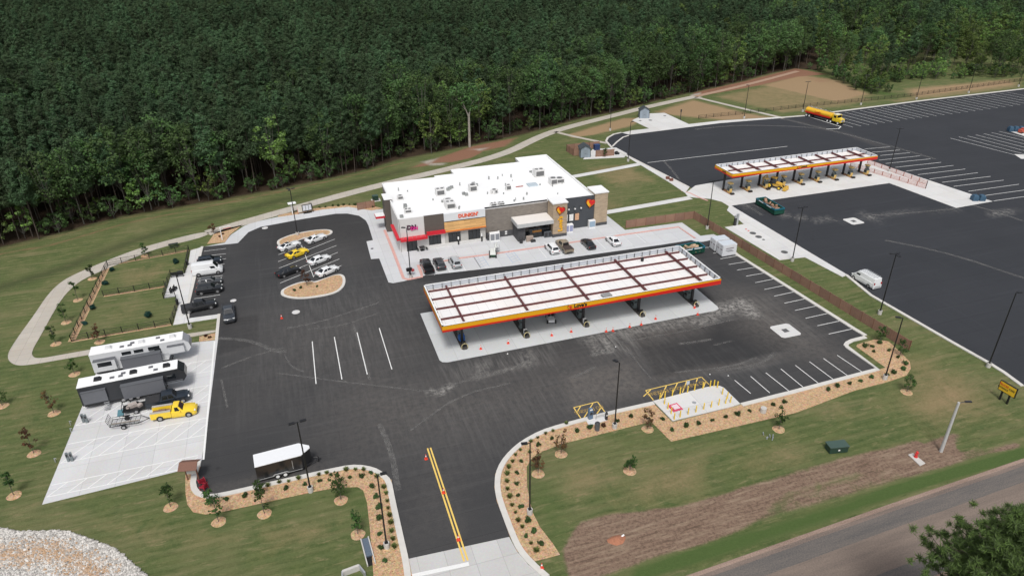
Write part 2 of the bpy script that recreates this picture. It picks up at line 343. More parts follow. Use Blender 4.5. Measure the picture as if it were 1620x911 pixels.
# ---------------------------------------------------------------- asphalt
def asphalt_mat(name,c0,c1,streak=.5):
    m,nt,b=newmat(name);L=nt.links.new
    pos=N(nt,'ShaderNodeNewGeometry').outputs['Position']
    def noise(s,d=5,r=.6,sc=None,rot=0):
        n=N(nt,'ShaderNodeTexNoise');n.inputs['Scale'].default_value=s;n.inputs['Detail'].default_value=d;n.inputs['Roughness'].default_value=r
        if sc:
            mp=N(nt,'ShaderNodeMapping');mp.inputs['Scale'].default_value=(*sc,1);mp.inputs['Rotation'].default_value=(0,0,rot);L(pos,mp.inputs['Vector']);L(mp.outputs['Vector'],n.inputs['Vector'])
        else: L(pos,n.inputs['Vector'])
        return n.outputs['Fac']
    def ramp(f,a,bb,lo,hi):
        r=N(nt,'ShaderNodeMapRange',clamp=True);r.inputs['From Min'].default_value=a;r.inputs['From Max'].default_value=bb;r.inputs['To Min'].default_value=lo;r.inputs['To Max'].default_value=hi;L(f,r.inputs['Value']);return r.outputs['Result']
    def mix(f,a,bb):
        x=N(nt,'ShaderNodeMix',data_type='RGBA')
        if isinstance(f,float): x.inputs['Factor'].default_value=f
        else: L(f,x.inputs['Factor'])
        for s,k in((a,'A'),(bb,'B')):
            if isinstance(s,tuple): x.inputs[k].default_value=c4(s)
            else: L(s,x.inputs[k])
        return x.outputs['Result']
    big=noise(.06,5,.6);fine=noise(7,4,.7)
    sm=N(nt,'ShaderNodeTexBrick',offset=.3);sm.inputs['Scale'].default_value=1;sm.inputs['Brick Width'].default_value=61;sm.inputs['Row Height'].default_value=3.9;sm.inputs['Mortar Size'].default_value=.035;sm.inputs['Mortar Smooth'].default_value=.3
    sm.inputs['Color1'].default_value=c4(c0);sm.inputs['Color2'].default_value=c4(c1);L(pos,sm.inputs['Vector'])
    spot=noise(.55,3,.5)
    st=noise(1,5,.65,(.05,.9),R(-3));st2=noise(1,5,.65,(.8,.05),R(4))
    col=mix(ramp(big,.3,.7,0,1),c0,c1)
    col=mix(.28,col,sm.outputs['Color']);col=mix(ramp(sm.outputs['Fac'],0,1,0,.35),col,tuple(v*.5 for v in c0));col=mix(ramp(spot,.69,.76,0,.55),col,tuple(v*.45 for v in c0))
    col=mix(ramp(st,.55,.75,0,streak),col,tuple(v*1.9 for v in c1))
    col=mix(ramp(st2,.57,.78,0,streak*.8),col,tuple(v*1.8 for v in c1))
    col=mix(ramp(fine,.3,.8,0,.35),col,tuple(v*1.7 for v in c1))
    wsh=noise(1,6,.7,(1.9,.16),R(14))
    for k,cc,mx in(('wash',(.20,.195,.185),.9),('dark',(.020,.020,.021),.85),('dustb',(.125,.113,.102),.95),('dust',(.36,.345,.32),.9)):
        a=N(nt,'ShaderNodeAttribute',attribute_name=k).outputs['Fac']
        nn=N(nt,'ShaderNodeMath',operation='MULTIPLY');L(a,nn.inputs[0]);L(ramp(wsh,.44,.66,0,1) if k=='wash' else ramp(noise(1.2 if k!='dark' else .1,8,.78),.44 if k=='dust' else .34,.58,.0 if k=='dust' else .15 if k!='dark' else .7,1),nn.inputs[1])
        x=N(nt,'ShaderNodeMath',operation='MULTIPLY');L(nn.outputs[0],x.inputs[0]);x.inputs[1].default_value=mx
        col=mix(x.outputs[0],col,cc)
    L(col,b.inputs['Base Color']);b.inputs['Roughness'].default_value=.88;b.inputs['Specular IOR Level'].default_value=.25
    bp=N(nt,'ShaderNodeBump');bp.inputs['Strength'].default_value=.15;bp.inputs['Distance'].default_value=.05;L(fine,bp.inputs['Height']);L(bp.outputs['Normal'],b.inputs['Normal'])
    return m
def gridsheet(name,poly,z,step,material,attrs):
    bm=bmesh.new()
    if area(poly)<0: poly=poly[::-1]
    tb=MB();tb.cap(poly,z);bv=[bm.verts.new(v) for v in tb.v]
    for f in tb.f: bm.faces.new([bv[i] for i in f])
    xs=[p[0] for p in poly];ys=[p[1] for p in poly]
    for ax,(lo,hi) in enumerate(((min(xs),max(xs)),(min(ys),max(ys)))):
        v=lo+step
        while v<hi:
            co=[0,0,0];no=[0,0,0];co[ax]=v;no[ax]=1
            bmesh.ops.bisect_plane(bm,geom=bm.verts[:]+bm.edges[:]+bm.faces[:],plane_co=co,plane_no=no);v+=step
    me=bpy.data.meshes.new(name);bm.to_mesh(me);bm.free();me.materials.append(material)
    n=len(me.vertices);co=np.zeros(n*3,np.float32);me.vertices.foreach_get('co',co);Q=co.reshape(-1,3)[:,:2].astype(float)
    for k,fn in attrs.items():
        me.attributes.new(k,'FLOAT','POINT').data.foreach_set('value',np.clip(fn(Q),0,1).astype(np.float32))
    o=bpy.data.objects.new(name,me);COL.objects.link(o);o['kind']='structure';return o
def lot_dust(Q):
    a=np.zeros(len(Q))
    for l,w,k,s in [(C(930,420,6.508,(0,760),(100,720),(330,690),(700,630),(1000,560),(1330,500),(1560,440)),1.6,.55,1.6),(C(930,420,6.508,(1300,470),(1400,440),(1540,410)),2.6,.9,1.2),
        (C(930,420,6.508,(1000,560),(1150,590),(1300,560),(1240,500)),1.0,.8,.8),(G((1150,490),(1175,478),(1190,497)),2.4,.8,1.),
        (C(930,420,6.508,(40,720),(90,850)),1.2,.5,.8),(C(930,420,6.508,(180,770),(240,870),(90,895)),.9,.9,.6),(C(590,480,5.06,(470,705),(545,715),(620,660)),.9,.9,.6),
        (C(590,480,5.06,(850,590),(950,560),(1240,490),(1250,420)),.5,.5,.6),(C(590,480,5.06,(880,490),(840,590)),1.5,.35,1.2),(C(590,480,5.06,(1230,390),(1260,480)),1.6,.35,1.)]:
        a=np.maximum(a,smask(Q,l,w,s)*k)
    return a
def lot_dustb(Q):
    a=np.zeros(len(Q))
    for p,s,k in [(G((560,560),(640,600),(760,600),(900,570),(1010,560),(1050,610),(900,640),(700,700),(560,720),(520,640)),8,.55),(G((380,520),(480,490),(640,460),(640,560),(500,620),(400,640)),8,.3),
        (G((1150,460),(1210,470),(1300,540),(1330,570),(1260,560),(1180,520)),5,.85),(G((640,760),(760,700),(700,840),(650,850)),5,.35),(G((880,590),(1000,568),(1036,620),(900,650)),2,.85),(G((430,380),(560,350),(580,400),(570,440)),6,.15),
        (G((1000,520),(1130,500),(1100,530),(980,555)),3,.6)]:
        a=np.maximum(a,pmask(Q,p,s)*k)
    for l,w,k in [(G((1030,600),(1120,585),(1200,575),(1240,560)),1.5,.7),(G((330,778),(400,762),(520,735)),1.6,.5),(G((360,560),(480,520),(620,480),(700,470)),1.2,.35),(G((470,600),(560,570),(660,545)),1.2,.35),(G((700,620),(850,590),(1000,560)),1.0,.4),(G((620,650),(700,760),(720,840)),2.5,.3)]:
        a=np.maximum(a,smask(Q,l,w,1.2)*k)
    return a
def lot_wash(Q):
    a=np.zeros(len(Q))
    for p,s,k in [(G((690,582),(790,560),(880,545),(870,575),(800,590),(710,605)),2,.55),(G((925,530),(1010,515),(1105,500),(1150,492),(1120,520),(1060,535),(1010,560),(950,560)),2,.9),(G((1150,480),(1215,470),(1290,530),(1230,540)),3,.6),(G((460,440),(640,450),(660,560),(500,640),(400,600)),9,.22),(G((1020,560),(1240,550),(1200,590),(1050,615)),4,.4),(G((620,600),(980,580),(960,640),(800,700),(640,700)),9,.25)]:
        a=np.maximum(a,pmask(Q,p,s)*k)
    return a
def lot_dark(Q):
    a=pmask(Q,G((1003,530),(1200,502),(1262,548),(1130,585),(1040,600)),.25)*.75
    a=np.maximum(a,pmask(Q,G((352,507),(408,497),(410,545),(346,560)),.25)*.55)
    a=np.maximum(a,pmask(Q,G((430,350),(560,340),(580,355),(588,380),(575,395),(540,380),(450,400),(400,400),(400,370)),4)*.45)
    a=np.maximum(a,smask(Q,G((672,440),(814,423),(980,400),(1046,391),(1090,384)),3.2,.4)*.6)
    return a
gridsheet('asphalt_lot',LOT,.012,.6,asphalt_mat('asphalt_used',(.030,.031,.033),(.050,.049,.049),.42),{'dust':lot_dust,'dustb':lot_dustb,'dark':lot_dark,'wash':lot_wash})
def tl_dust(Q):
    a=np.zeros(len(Q))
    for l,w,k in [(C(1100,180,3.115,(430,500),(560,520),(700,525)),.9,.7),(C(1100,180,3.115,(250,450),(330,480)),1.2,.5),(C(1100,180,3.115,(830,500),(900,520)),1.4,.7),(C(1100,180,3.115,(1470,490),(1550,472)),1.4,.9),(C(1100,180,3.115,(700,525),(900,500),(1280,468)),1.0,.35)]:
        a=np.maximum(a,smask(Q,l,w,1.)*k)
    return a
gridsheet('asphalt_truck_lot',TRUCKLOT,.012,2.5,asphalt_mat('asphalt_new',(.025,.027,.031),(.034,.036,.041),.28),{'dust':tl_dust,'dustb':lambda Q:smask(Q,G((1240,188),(1330,210),(1420,240)),1.2,1)*.5})
# ---------------------------------------------------------------- concrete
def concrete_mat(name,c,joint=3.6,tint=(.55,.47,.37),var=.1):
    m,nt,b=newmat(name);L=nt.links.new
    pos=N(nt,'ShaderNodeNewGeometry').outputs['Position']
    n1=N(nt,'ShaderNodeTexNoise');n1.inputs['Scale'].default_value=.22;n1.inputs['Detail'].default_value=6;L(pos,n1.inputs['Vector'])
    n2=N(nt,'ShaderNodeTexNoise');n2.inputs['Scale'].default_value=5;n2.inputs['Detail'].default_value=4;L(pos,n2.inputs['Vector'])
    br=N(nt,'ShaderNodeTexBrick',offset=0.,squash=1.);br.inputs['Scale'].default_value=1;br.inputs['Brick Width'].default_value=joint;br.inputs['Row Height'].default_value=joint;br.inputs['Mortar Size'].default_value=.025;br.inputs['Mortar Smooth'].default_value=.2
    br.inputs['Color1'].default_value=c4([v*(1-var*.5) for v in c]);br.inputs['Color2'].default_value=c4([v*(1+var*.5) for v in c]);br.inputs['Mortar'].default_value=c4([v*.66 for v in c]);L(pos,br.inputs['Vector'])
    x=N(nt,'ShaderNodeMix',data_type='RGBA');r=N(nt,'ShaderNodeMapRange',clamp=True);r.inputs['From Min'].default_value=.45;r.inputs['From Max'].default_value=.75;r.inputs['To Max'].default_value=.45;L(n1.outputs['Fac'],r.inputs['Value']);L(r.outputs['Result'],x.inputs['Factor']);L(br.outputs['Color'],x.inputs['A']);x.inputs['B'].default_value=c4(tint)
    y=N(nt,'ShaderNodeMix',data_type='RGBA',blend_type='MULTIPLY');y.inputs['Factor'].default_value=.25;L(x.outputs['Result'],y.inputs['A']);L(n2.outputs['Color'],y.inputs['B'])
    L(y.outputs['Result'],b.inputs['Base Color']);b.inputs['Roughness'].default_value=.85;b.inputs['Specular IOR Level'].default_value=.3
    return m
CONC=concrete_mat('concrete_slab',(.60,.61,.62),tint=(.55,.54,.52))
CONCW=concrete_mat('concrete_fresh',(.66,.655,.64),4.5,(.60,.57,.52))
PATHM=concrete_mat('concrete_path',(.50,.46,.40),1.8,(.46,.39,.31))
KERB=mat('kerb_concrete',(.56,.54,.50),.85,var=.12,scale=1.2)
def sheet(name,poly,z,m,h=None):
    b=MB()
    if h: b.prism(poly,z,z+h)
    else: b.cap(poly,z)
    return structure(b,name,m)
sheet('pavement_storefront',APRON,.02,CONC)
sheet('forecourt_slab',[(17.9,89.4),(66.2,89.9),(67,90.2),(67.3,91),(67.3,105.6),(16.8,105.6),(16.8,90.4),(17.1,89.7)],.02,concrete_mat('concrete_forecourt',(.58,.595,.595),4.9,(.52,.52,.51)),.05)
RVPAD=G((66.6,798),(130.8,641.6),(171,545),(250,548),(344.8,537.9),(329,666.8),(318.7,729.3),(317,738),(291,743))
rvr=g(329,666.8)[0]
sheet('camper_pad',RVPAD,.016,concrete_mat('concrete_camper_pad',(.62,.62,.62),3.9,(.56,.53,.48)),.03)
sheet('pavement_dog_park',G((301.5,396.7),(322,390.5),(300.6,480),(299.7,503.8),(349,497),(348,503),(274.2,514.4),(282,483.6),(277.8,469.6),(259.3,472.2),(270.7,436.2),(292.7,432.7),(298,417.8)),.02,CONCW,.06)
sheet('path',smoothp(G((330,364.3),(228.4,390),(171.3,411.4),(114.2,435.6),(91.4,449.9),(72.8,469.9),(57.1,494.2),(20,545),(10,566),(22,578),(45,578),(99.9,568.4),(200,551),(345.2,525.8),(343.6,520.5),(200,543),(97,561.2),(60,568),(50,563),(52,552),(62.8,534.1),(94.2,477),(114.2,454.2),(137,438.5),(199.8,412.8),(248.4,392.8),(330,373.7)),2),.02,PATHM,.03)
def path(name,pts,w,m=None,smooth=True):
    l=smoothp(G(*pts),2,False) if smooth else G(*pts)
    b=MB();ribbon(b,l,w,.02,h=.03);return structure(b,name,m or PATHM)
path('path',[(328,369),(440,336.5),(600.5,293),(700,270),(797,245),(850,218),(888,204),(975,182),(1030,168),(1100,153)],3.3)
path('path',[(878,209),(915,218),(961,227)],1.5);path('path',[(1100,154),(1170,171),(1240,187.5)],1.8)
path('path',[(905,280),(960,270),(1014,259.4)],2.0,CONCW);path('path',[(955,337),(1030,324),(1092,313)],2.0,CONCW)
path('dirt_track',[(1100,153),(1180,135),(1262,113)],2.2,mat('dirt_pale',(.36,.24,.17),.9,var=.2,scale=.8))
sheet('truck_forecourt_slab',G((1100,294),(1344,252),(1376,254.5),(1570.3,319),(1512.5,329.3),(1406.6,290),(1161,325.1),(1154,327),(1141.7,319.6),(1124,315),(1089,312),(1084,306)),.02,CONCW,.04)
sheet('tank_slab',G((1146.5,359.8),(1177,355),(1150,333),(1154.6,324.5),(1340.8,435.2),(1332.7,438.4),(1273.3,407.3),(1233.2,411.8)),.02,CONCW,.05)
sheet('pavement_truck_side',G((969.6,234.4),(1090.8,296.3),(1084,306),(1062,291),(1014,262),(962,230),(960.4,226)),.02,CONCW,.08)
sheet('pavement_truck_rear',G((984,210.6),(996,213.6),(1138,195.4),(1238.4,187),(1238,185.5),(1140,191.5),(1000,207)),.02,CONCW,.08)
sheet('equipment_slab',C(880,100,3.795,(455,345),(540,305),(650,300),(805,372),(560,395)),.018,CONCW,.05)
sheet('shed_slab',C(880,170,9.0,(380,742),(970,715),(1010,660),(850,575),(520,600)),.018,CONCW,.05)
sheet('charger_slab',G((1033,635),(1111,614.6),(1128,611),(1138,611),(1145,614),(1160.3,629),(1171,639.5),(1158.5,643.5),(1064,666.5)),.02,CONCW,.12)
sheet('air_station_slab',C(890,620,10.8,(375,455),(740,375),(760,490),(455,585)),.02,CONCW,.12)
sheet('driveway',G((646,883.5),(805.5,848.8),(818,872),(836,893),(868,916),(900,935),(590,985),(640,925)),.02,concrete_mat('concrete_driveway',(.54,.535,.52),3.0,(.50,.47,.43)))
# ---------------------------------------------------------------- kerbs
kb=MB()
def kerb(pts,w=.45,h=.14,side=1,it=0):
    l=G(*pts)
    if it: l=smoothp(l,it,False)
    ribbon(kb,l,w,.01,h=h,shift=side*w/2)
kerb([(318.7,729.3),(309.8,759),(312.7,775.4),(327.6,782.3),(345.5,781.4),(411,766.5),(538.9,738.2),(565.7,735.2),(592.5,739.7),(607.4,748.6),(619.3,759),(625,788.8),(637,842.4),(648,890),(652,925)],.7,side=-1,it=1)
kerb([(862,916),(836,893),(818,872),(806.6,848.2),(785.7,791.7),(782.2,771),(783.4,750),(791.7,730.7),(806.6,712.9),(824.4,698),(854.2,681.6),(886.9,671.2),(957.4,652.6),(1032.5,635.7)],.7,side=-1,it=1)
kerb([(1170.9,638.5),(1252.8,618),(1384.9,583),(1338,550.5),(1334,546),(1337,541.7),(1345,537.5),(1366.7,532)],.7,side=-1)
kerb([(1366.7,532),(1348.3,521),(1163.7,403.8),(1133,376)],.7,side=-1)
kerb([(322,390.5),(300.6,480),(299.7,503.8)],.5,side=-1);kerb([(345.2,538),(349,497)],.5,side=1)
kerb([(1620,610.5),(1590.7,589),(1564.4,572.6),(1511.7,543),(1380,467.2),(1340.8,435.2)],.6,side=1)
kerb([(1090.8,296.3),(969.6,234.4),(960.4,223.8),(963,218.6),(972.2,213.3),(984,210.6)],.6,side=1)
kerb([(1238.4,187),(1278,183.8),(1450.8,161.4),(1620,141.7),(1900,106)],.9,side=1)
structure(kb,'kerb',KERB)
rk=MB()
ribbon(rk,G((608.5,364.6),(621.5,396),(638.4,440.7),(646,442.5),(667.6,438.4),(666,431),(661.5,420)),.55,.02,h=.12)
ribbon(rk,G((690,415.5),(704.5,413),(726,409),(773.7,403),(859.9,390.6),(980,372.7),(1073.2,359.6),(1099.8,377.5)),.42,.02,h=.12)
structure(rk,'red_kerb',mat('red_kerb_paint',(.58,.33,.29),.8,var=.25,scale=2.5))
rk=MB();ribbon(rk,C(880,170,9.0,(800,560),(860,500),(950,430),(1030,405)),.5,.02,h=.12);structure(rk,'kerb',KERB)
rk=MB();ribbon(rk,G((1078,302),(1092,306),(1104,312),(1120,318)),.5,.061);structure(rk,'red_kerb',mat('red_kerb_paint',(.58,.33,.29)))
# ---------------------------------------------------------------- mulch beds
def mulch_mat():
    m,nt,b=newmat('pine_mulch');L=nt.links.new
    pos=N(nt,'ShaderNodeNewGeometry').outputs['Position']
    v=N(nt,'ShaderNodeTexVoronoi');v.inputs['Scale'].default_value=5.5;L(pos,v.inputs['Vector'])
    n=N(nt,'ShaderNodeTexNoise');n.inputs['Scale'].default_value=3;n.inputs['Detail'].default_value=8;n.inputs['Roughness'].default_value=.8;L(pos,n.inputs['Vector'])
    r=N(nt,'ShaderNodeValToRGB');e=r.color_ramp.elements;e[0].position=.3;e[0].color=(.20,.115,.06,1);e[1].position=.72;e[1].color=(.66,.49,.31,1);x=e.new(.5);x.color=(.47,.305,.172,1);L(n.outputs['Fac'],r.inputs['Fac'])
    mx=N(nt,'ShaderNodeMix',data_type='RGBA',blend_type='OVERLAY');mx.inputs['Factor'].default_value=.35;L(r.outputs['Color'],mx.inputs['A']);L(v.outputs['Color'],mx.inputs['B'])
    hs=N(nt,'ShaderNodeMix',data_type='RGBA');hs.inputs['Factor'].default_value=.6;L(mx.outputs['Result'],hs.inputs['A']);L(r.outputs['Color'],hs.inputs['B'])
    L(hs.outputs['Result'],b.inputs['Base Color']);b.inputs['Roughness'].default_value=.95
    bp=N(nt,'ShaderNodeBump');bp.inputs['Strength'].default_value=.8;bp.inputs['Distance'].default_value=.1;L(v.outputs['Distance'],bp.inputs['Height']);L(bp.outputs['Normal'],b.inputs['Normal'])
    return m
MULCH=mulch_mat()
def bed(pts,it=0,z=.05):
    p=G(*pts)
    if it: p=smoothp(p,it)
    b=MB();b.prism(p,.004,z);return structure(b,'mulch_bed',MULCH)
bed([(293.4,742.7),(293.4,779.9),(296.4,797.7),(305.3,809.6),(324.6,813.5),(348.5,810.2),(488.3,779.3),(533,771),(565.7,770),(574.6,775.4),(580.6,794.8),(585,833.5),(591,911),(592,935),(655,925),(648,890),(637,842.4),(625,788.8),(619.3,759),(607.4,748.6),(592.5,739.7),(565.7,735.2),(538.9,738.2),(411,766.5),(345.5,781.4),(327.6,782.3),(312.7,775.4),(309.8,759),(317,738)])
bed([(886,877),(875,860),(854.2,833.3),(842.3,809.5),(834,770),(833.3,738.2),(842.3,723.3),(860,712.9),(892.8,701),(1030.2,666.8),(1061.8,698.3),(1260,652.6),(1351.5,618),(1405.6,603.7),(1434,594),(1441,583),(1439,572),(1421.5,554.4),(1405.6,540),(1383.3,537),(1356,545),(1354.6,548),(1400.8,581.5),(1384.9,586),(1252.8,620),(1170.9,640.5),(1064,668),(1032.5,637),(957.4,654),(886.9,673),(854.2,683.5),(824.4,700),(806.6,715),(791.7,732),(783.4,750),(782.2,771),(785.7,791.7),(806.6,848.2),(818,872),(845,888)])
def isl(pts,label):
    p=smoothp(pts,2);b=MB();b.prism(p,.01,.15,0);structure(b,'island_kerb',KERB)
    cx=sum(q[0] for q in p)/len(p);cy=sum(q[1] for q in p)/len(p)
    b=MB();q=[]
    for x,y in p:
        d=math.hypot(x-cx,y-cy);k=(d-.55)/d;q.append((cx+(x-cx)*k,cy+(y-cy)*k))
    b.prism(q,.1,.17);structure(b,'mulch_bed',MULCH)
isl(C(270,330,4.794,(803,255),(830,233),(920,198),(1050,172),(1160,160),(1222,166),(1232,186),(1200,206),(1100,214),(1020,226),(900,268),(850,287),(812,283)),'')
isl(C(270,330,4.794,(834,628),(870,603),(960,565),(1060,548),(1090,560),(1180,528),(1270,498),(1318,508),(1330,555),(1312,602),(1260,642),(1150,670),(970,692),(838,668)),'')
bed([(328,386),(339,369.6),(352,363.5),(384.6,355.8),(376,362),(364.8,371),(356,383.4)])
bed([(440,340.5),(493,330.5),(545,324.5),(594,327),(605,330),(588,333.2),(551,327.5),(509,332),(465,340),(440,343.6)])
bed([(315.5,532.8),(341.9,526.5),(341.9,537.5),(315,540.5)])
for p in ([(113,540),(170.7,420)],[(170.7,420),(299,396)],[(164,468.5),(261,453)],[(113.3,540),(271,513)]):
    b=MB();ribbon(b,G(*p),1.1 if p[0][0]==113 else .7,.006);structure(b,'mulch_strip',MULCH)
# ---------------------------------------------------------------- public road
rd=MB();up=[(-120,35.5),(-20,40.2),(32.3,42.55),(60.3,43.9),(82.8,44.8),(160,49),(300,58)];
wid=[(0,.5,3),(.5,1.0,0),(1.0,3.0,1),(3.0,7.2,2),(7.2,9.4,1),(9.4,10.2,3)]
for d0,d1,k in wid:
    a=offs(up,-d0);b=offs(up,-d1)
    for i in range(len(up)-1): rd.face(flat([a[i],b[i],b[i+1],a[i+1]],.008),k)
def roadm(n,a,b,s):
    m,nt,bs=newmat(n);L=nt.links.new;pos=N(nt,'ShaderNodeNewGeometry').outputs['Position']
    mp=N(nt,'ShaderNodeMapping');mp.inputs['Scale'].default_value=(.12,1.1,1);mp.inputs['Rotation'].default_value=(0,0,R(-2.5));L(pos,mp.inputs['Vector'])
    x=N(nt,'ShaderNodeTexNoise');x.inputs['Scale'].default_value=s;x.inputs['Detail'].default_value=7;x.inputs['Roughness'].default_value=.65;L(mp.outputs['Vector'],x.inputs['Vector'])
    f=N(nt,'ShaderNodeTexNoise');f.inputs['Scale'].default_value=6;f.inputs['Detail'].default_value=5;L(pos,f.inputs['Vector'])
    ad=N(nt,'ShaderNodeMath',operation='ADD');L(x.outputs['Fac'],ad.inputs[0]);L(f.outputs['Fac'],ad.inputs[1])
    r=N(nt,'ShaderNodeMapRange',clamp=True);r.inputs['From Min'].default_value=.75;r.inputs['From Max'].default_value=1.25;L(ad.outputs[0],r.inputs['Value'])
    mx=N(nt,'ShaderNodeMix',data_type='RGBA');mx.inputs['A'].default_value=c4(a);mx.inputs['B'].default_value=c4(b);L(r.outputs['Result'],mx.inputs['Factor']);L(mx.outputs['Result'],bs.inputs['Base Color']);bs.inputs['Roughness'].default_value=.9;return m
structure(rd,'road',[roadm('road_edge',(.12,.095,.08),(.22,.165,.135),1),roadm('road_asphalt',(.082,.079,.076),(.155,.132,.115),1),roadm('road_dusty',(.135,.108,.090),(.215,.165,.132),1.),roadm('road_shoulder',(.19,.13,.10),(.33,.24,.19),1)])
# ---------------------------------------------------------------- painted lines
wl=MB()
def lines(s,w=.11,z=.018,mb=None):
    for a,b in s: ribbon(mb or wl,[a,b],w,z)
def CL(x0,y0,s,*prs): return [tuple(C(x0,y0,s,(p[0],p[1]),(p[2],p[3]))) for p in prs]
lines([tuple(G(a,b)) for a,b in (((494,540),(500,607)),((529,533),(541,600)),((565,526),(581,592)),((600,519),(620,584)))],.14)
lines(CL(240,380,5.694,(470,100,670,75),(470,143,670,122),(460,195,670,167),(455,240,655,215),(410,345,640,318),(380,528,615,492)))
lines(CL(270,330,4.794,(818,350,1000,278),(815,403,1245,232),(822,452,1258,280),(828,510,1268,332),(830,565,1280,382),(1085,510,1295,432),(985,262,1085,520)))
lines(CL(1100,330,3.1417,*[(a,b,c,d) for a,b,c,d in ((125,250,220,233),(165,278,265,262),(207,306,308,290),(252,336,355,318),(298,368,400,348),(343,402,452,380),(392,435,500,412),(443,470,552,447),(495,506,605,483),(548,545,660,520),(607,582,718,558),(663,623,778,598),(195,852,275,918),(275,833,370,915),(350,815,468,908),(425,796,540,890),(497,778,615,870),(567,760,688,850),(637,744,760,832),(705,728,830,812),(45,195,110,187),(88,222,160,210))]),.12)
# stalls in front of the store: faint white on concrete
for x in (22.4,25.5,28.6,31.7,45.6,48.9,52.2,55.5,58.7,61.8,64.9,68): lines([((x,119.4),(x,125.0))],.1,.024)
bl=MB()
for x0,x1 in((31.7,33.5),(38.4,40.2)):
    lines([((x0,119.4),(x0,125)),((x1,119.4),(x1,125))],.1,.024,bl)
    for k in range(5): lines([((x0,119.6+k*1.1),(x1,120.5+k*1.1))],.1,.026,bl)
structure(bl,'accessible_bay_marking',mat('blue_line_paint',(.32,.40,.52),.8))
# camper bays
def hatch(y0,y1,xl,xr,sp=2.2):
    lines([((xl(y0),y0),(xr,y0)),((xl(y1),y1),(xr,y1))],.13,.05)
    w=y1-y0;x=xl(y0)
    while x<xr:
        a=(x,y0);b=(min(x+w*.9,xr),y1 if x+w*.9<=xr else y0+(xr-x)/.9);lines([(a,b)],.13,.054);x+=sp
p0=g(66.6,798);p1=g(130.8,641.6)
def xl(y): return p0[0]+(p1[0]-p0[0])*(y-p0[1])/(p1[1]-p0[1])+.2
ry=[g(60+a/3.037,500+b/3.037)[1] for a,b in ((790,665),(805,570),(815,488),(825,408),(835,330),(845,262),(855,205))]
xr=g(60+805/3.037,500+570/3.037)[0]-.1
by=g(318,737)[1]+.15
hatch(by-.0,ry[0],lambda y:xl(y),xr-.6);hatch(ry[1],ry[2],xl,xr);hatch(ry[3],ry[4],xl,xr);hatch(ry[5],ry[6],lambda y:-30.,xr)
lines([((rvr-.12,by+1),(rvr-.12,g(344.8,537.9)[1]-.3))],.25,.05)
# truck lot
tl=CL(1240,60,3.795,(485,668,637,655),(530,688,697,674),(580,707,757,690),(570,735,818,709),(610,755,880,727),(670,778,945,748),(735,800,1018,767),(805,822,1090,788),(875,848,1165,810),(950,868,1242,832),(1020,892,1320,855))
tl+=[tuple(G(a,b)) for a,b in (((1532,302.9),(1612,291.7)),((1558.5,309.5),(1640,298.2)),((1571.8,318.1),(1668,304.5)))]
tl+=CL(1240,60,3.795,(1000,603,1385,703),(1050,595,1450,700),(1103,589,1510,695),(1152,583,1570,690),(1200,576,1630,685),(1247,569,1690,680),(1293,562,1750,675))
lines(tl,.16)
tanker_dir=Vector((2.0,-12.0)).normalized()
for a,b in ((415,537),(463,530),(513,524),(560,518),(606,511),(650,505),(697,497),(740,490),(785,486),(830,481),(870,476),(918,470),(965,464),(1012,458),(1060,452),(1105,446),(1150,440),(1195,434),(1240,428),(1285,422),(1330,416),(1375,410),(1420,404),(1465,398),(1510,392),(1560,386),(1610,380)):
    e=Vector(C(1240,60,3.795,(a,b))[0]);s=e-tanker_dir*21
    # stop at the kerb
    k0=Vector(g(1278,183.8));k1=Vector(g(1620,141.7));dk=k1-k0;nn=Vector((-dk.y,dk.x))
    t=(k0-e).dot(nn)/(-tanker_dir).dot(nn)
    lines([(tuple(e),tuple(e-tanker_dir*(t-.8)))],.16)
lines([tuple(G((1024.4,257.6),(1245.7,231.8)))],.2)
l=G((1163,198),(1253,199.7),(1307,204.5),(1326.7,204),(1330.2,200.6),(1279.3,184.8))
for a,b in zip(l[2:],l[3:]): lines([(a,b)],.3)
structure(wl,'white_markings',WLINE)
yl=MB()
B1=C(890,620,10.8,(190,265),(595,165),(730,350),(310,445))
B2=G((1021.5,617.4),(1109.9,596.3),(1121.6,608),(1033.7,632.7))
for B in(B1,B2): lines([(B[0],B[1]),(B[1],B[2]),(B[3],B[0])],.15,.018,yl)
lines(CL(890,620,10.8,(305,245,255,330),(520,190,365,440),(660,265,585,370)),.15,.019,yl)
lines(CL(1040,590,11.38,(-120,300,-250,420),(165,225,60,440),(360,180,265,380),(530,145,450,350),(720,100,700,160),(865,155,830,260)),.15,.019,yl)
dl=C(640,640,3.362,(130,230),(327,830))
ribbon(yl,dl,.2,.03,shift=.2);ribbon(yl,dl,.2,.03,shift=-.2)
structure(yl,'yellow_markings',YELLINE)
for (x,y),s in ((C(890,620,10.8,(450,300))[0],1.0),(C(1040,590,11.38,(90,330))[0],1.15),(C(1040,590,11.38,(620,215))[0],1.15)):
    o=text('NO PARKING',s,mat('worn_yellow_words',(.30,.20,.06),.85,var=.4,scale=9),None,(x,y,.02),(0,0,math.pi+R(1)),name='painted_words',ext=0,bold=.012,sx=.72);o['kind']='structure'
sb=MB();sb.face(flat(C(640,640,3.362,(340,835),(345,855),(40,920),(35,900)),.026));structure(sb,'stop_line',WLINE)

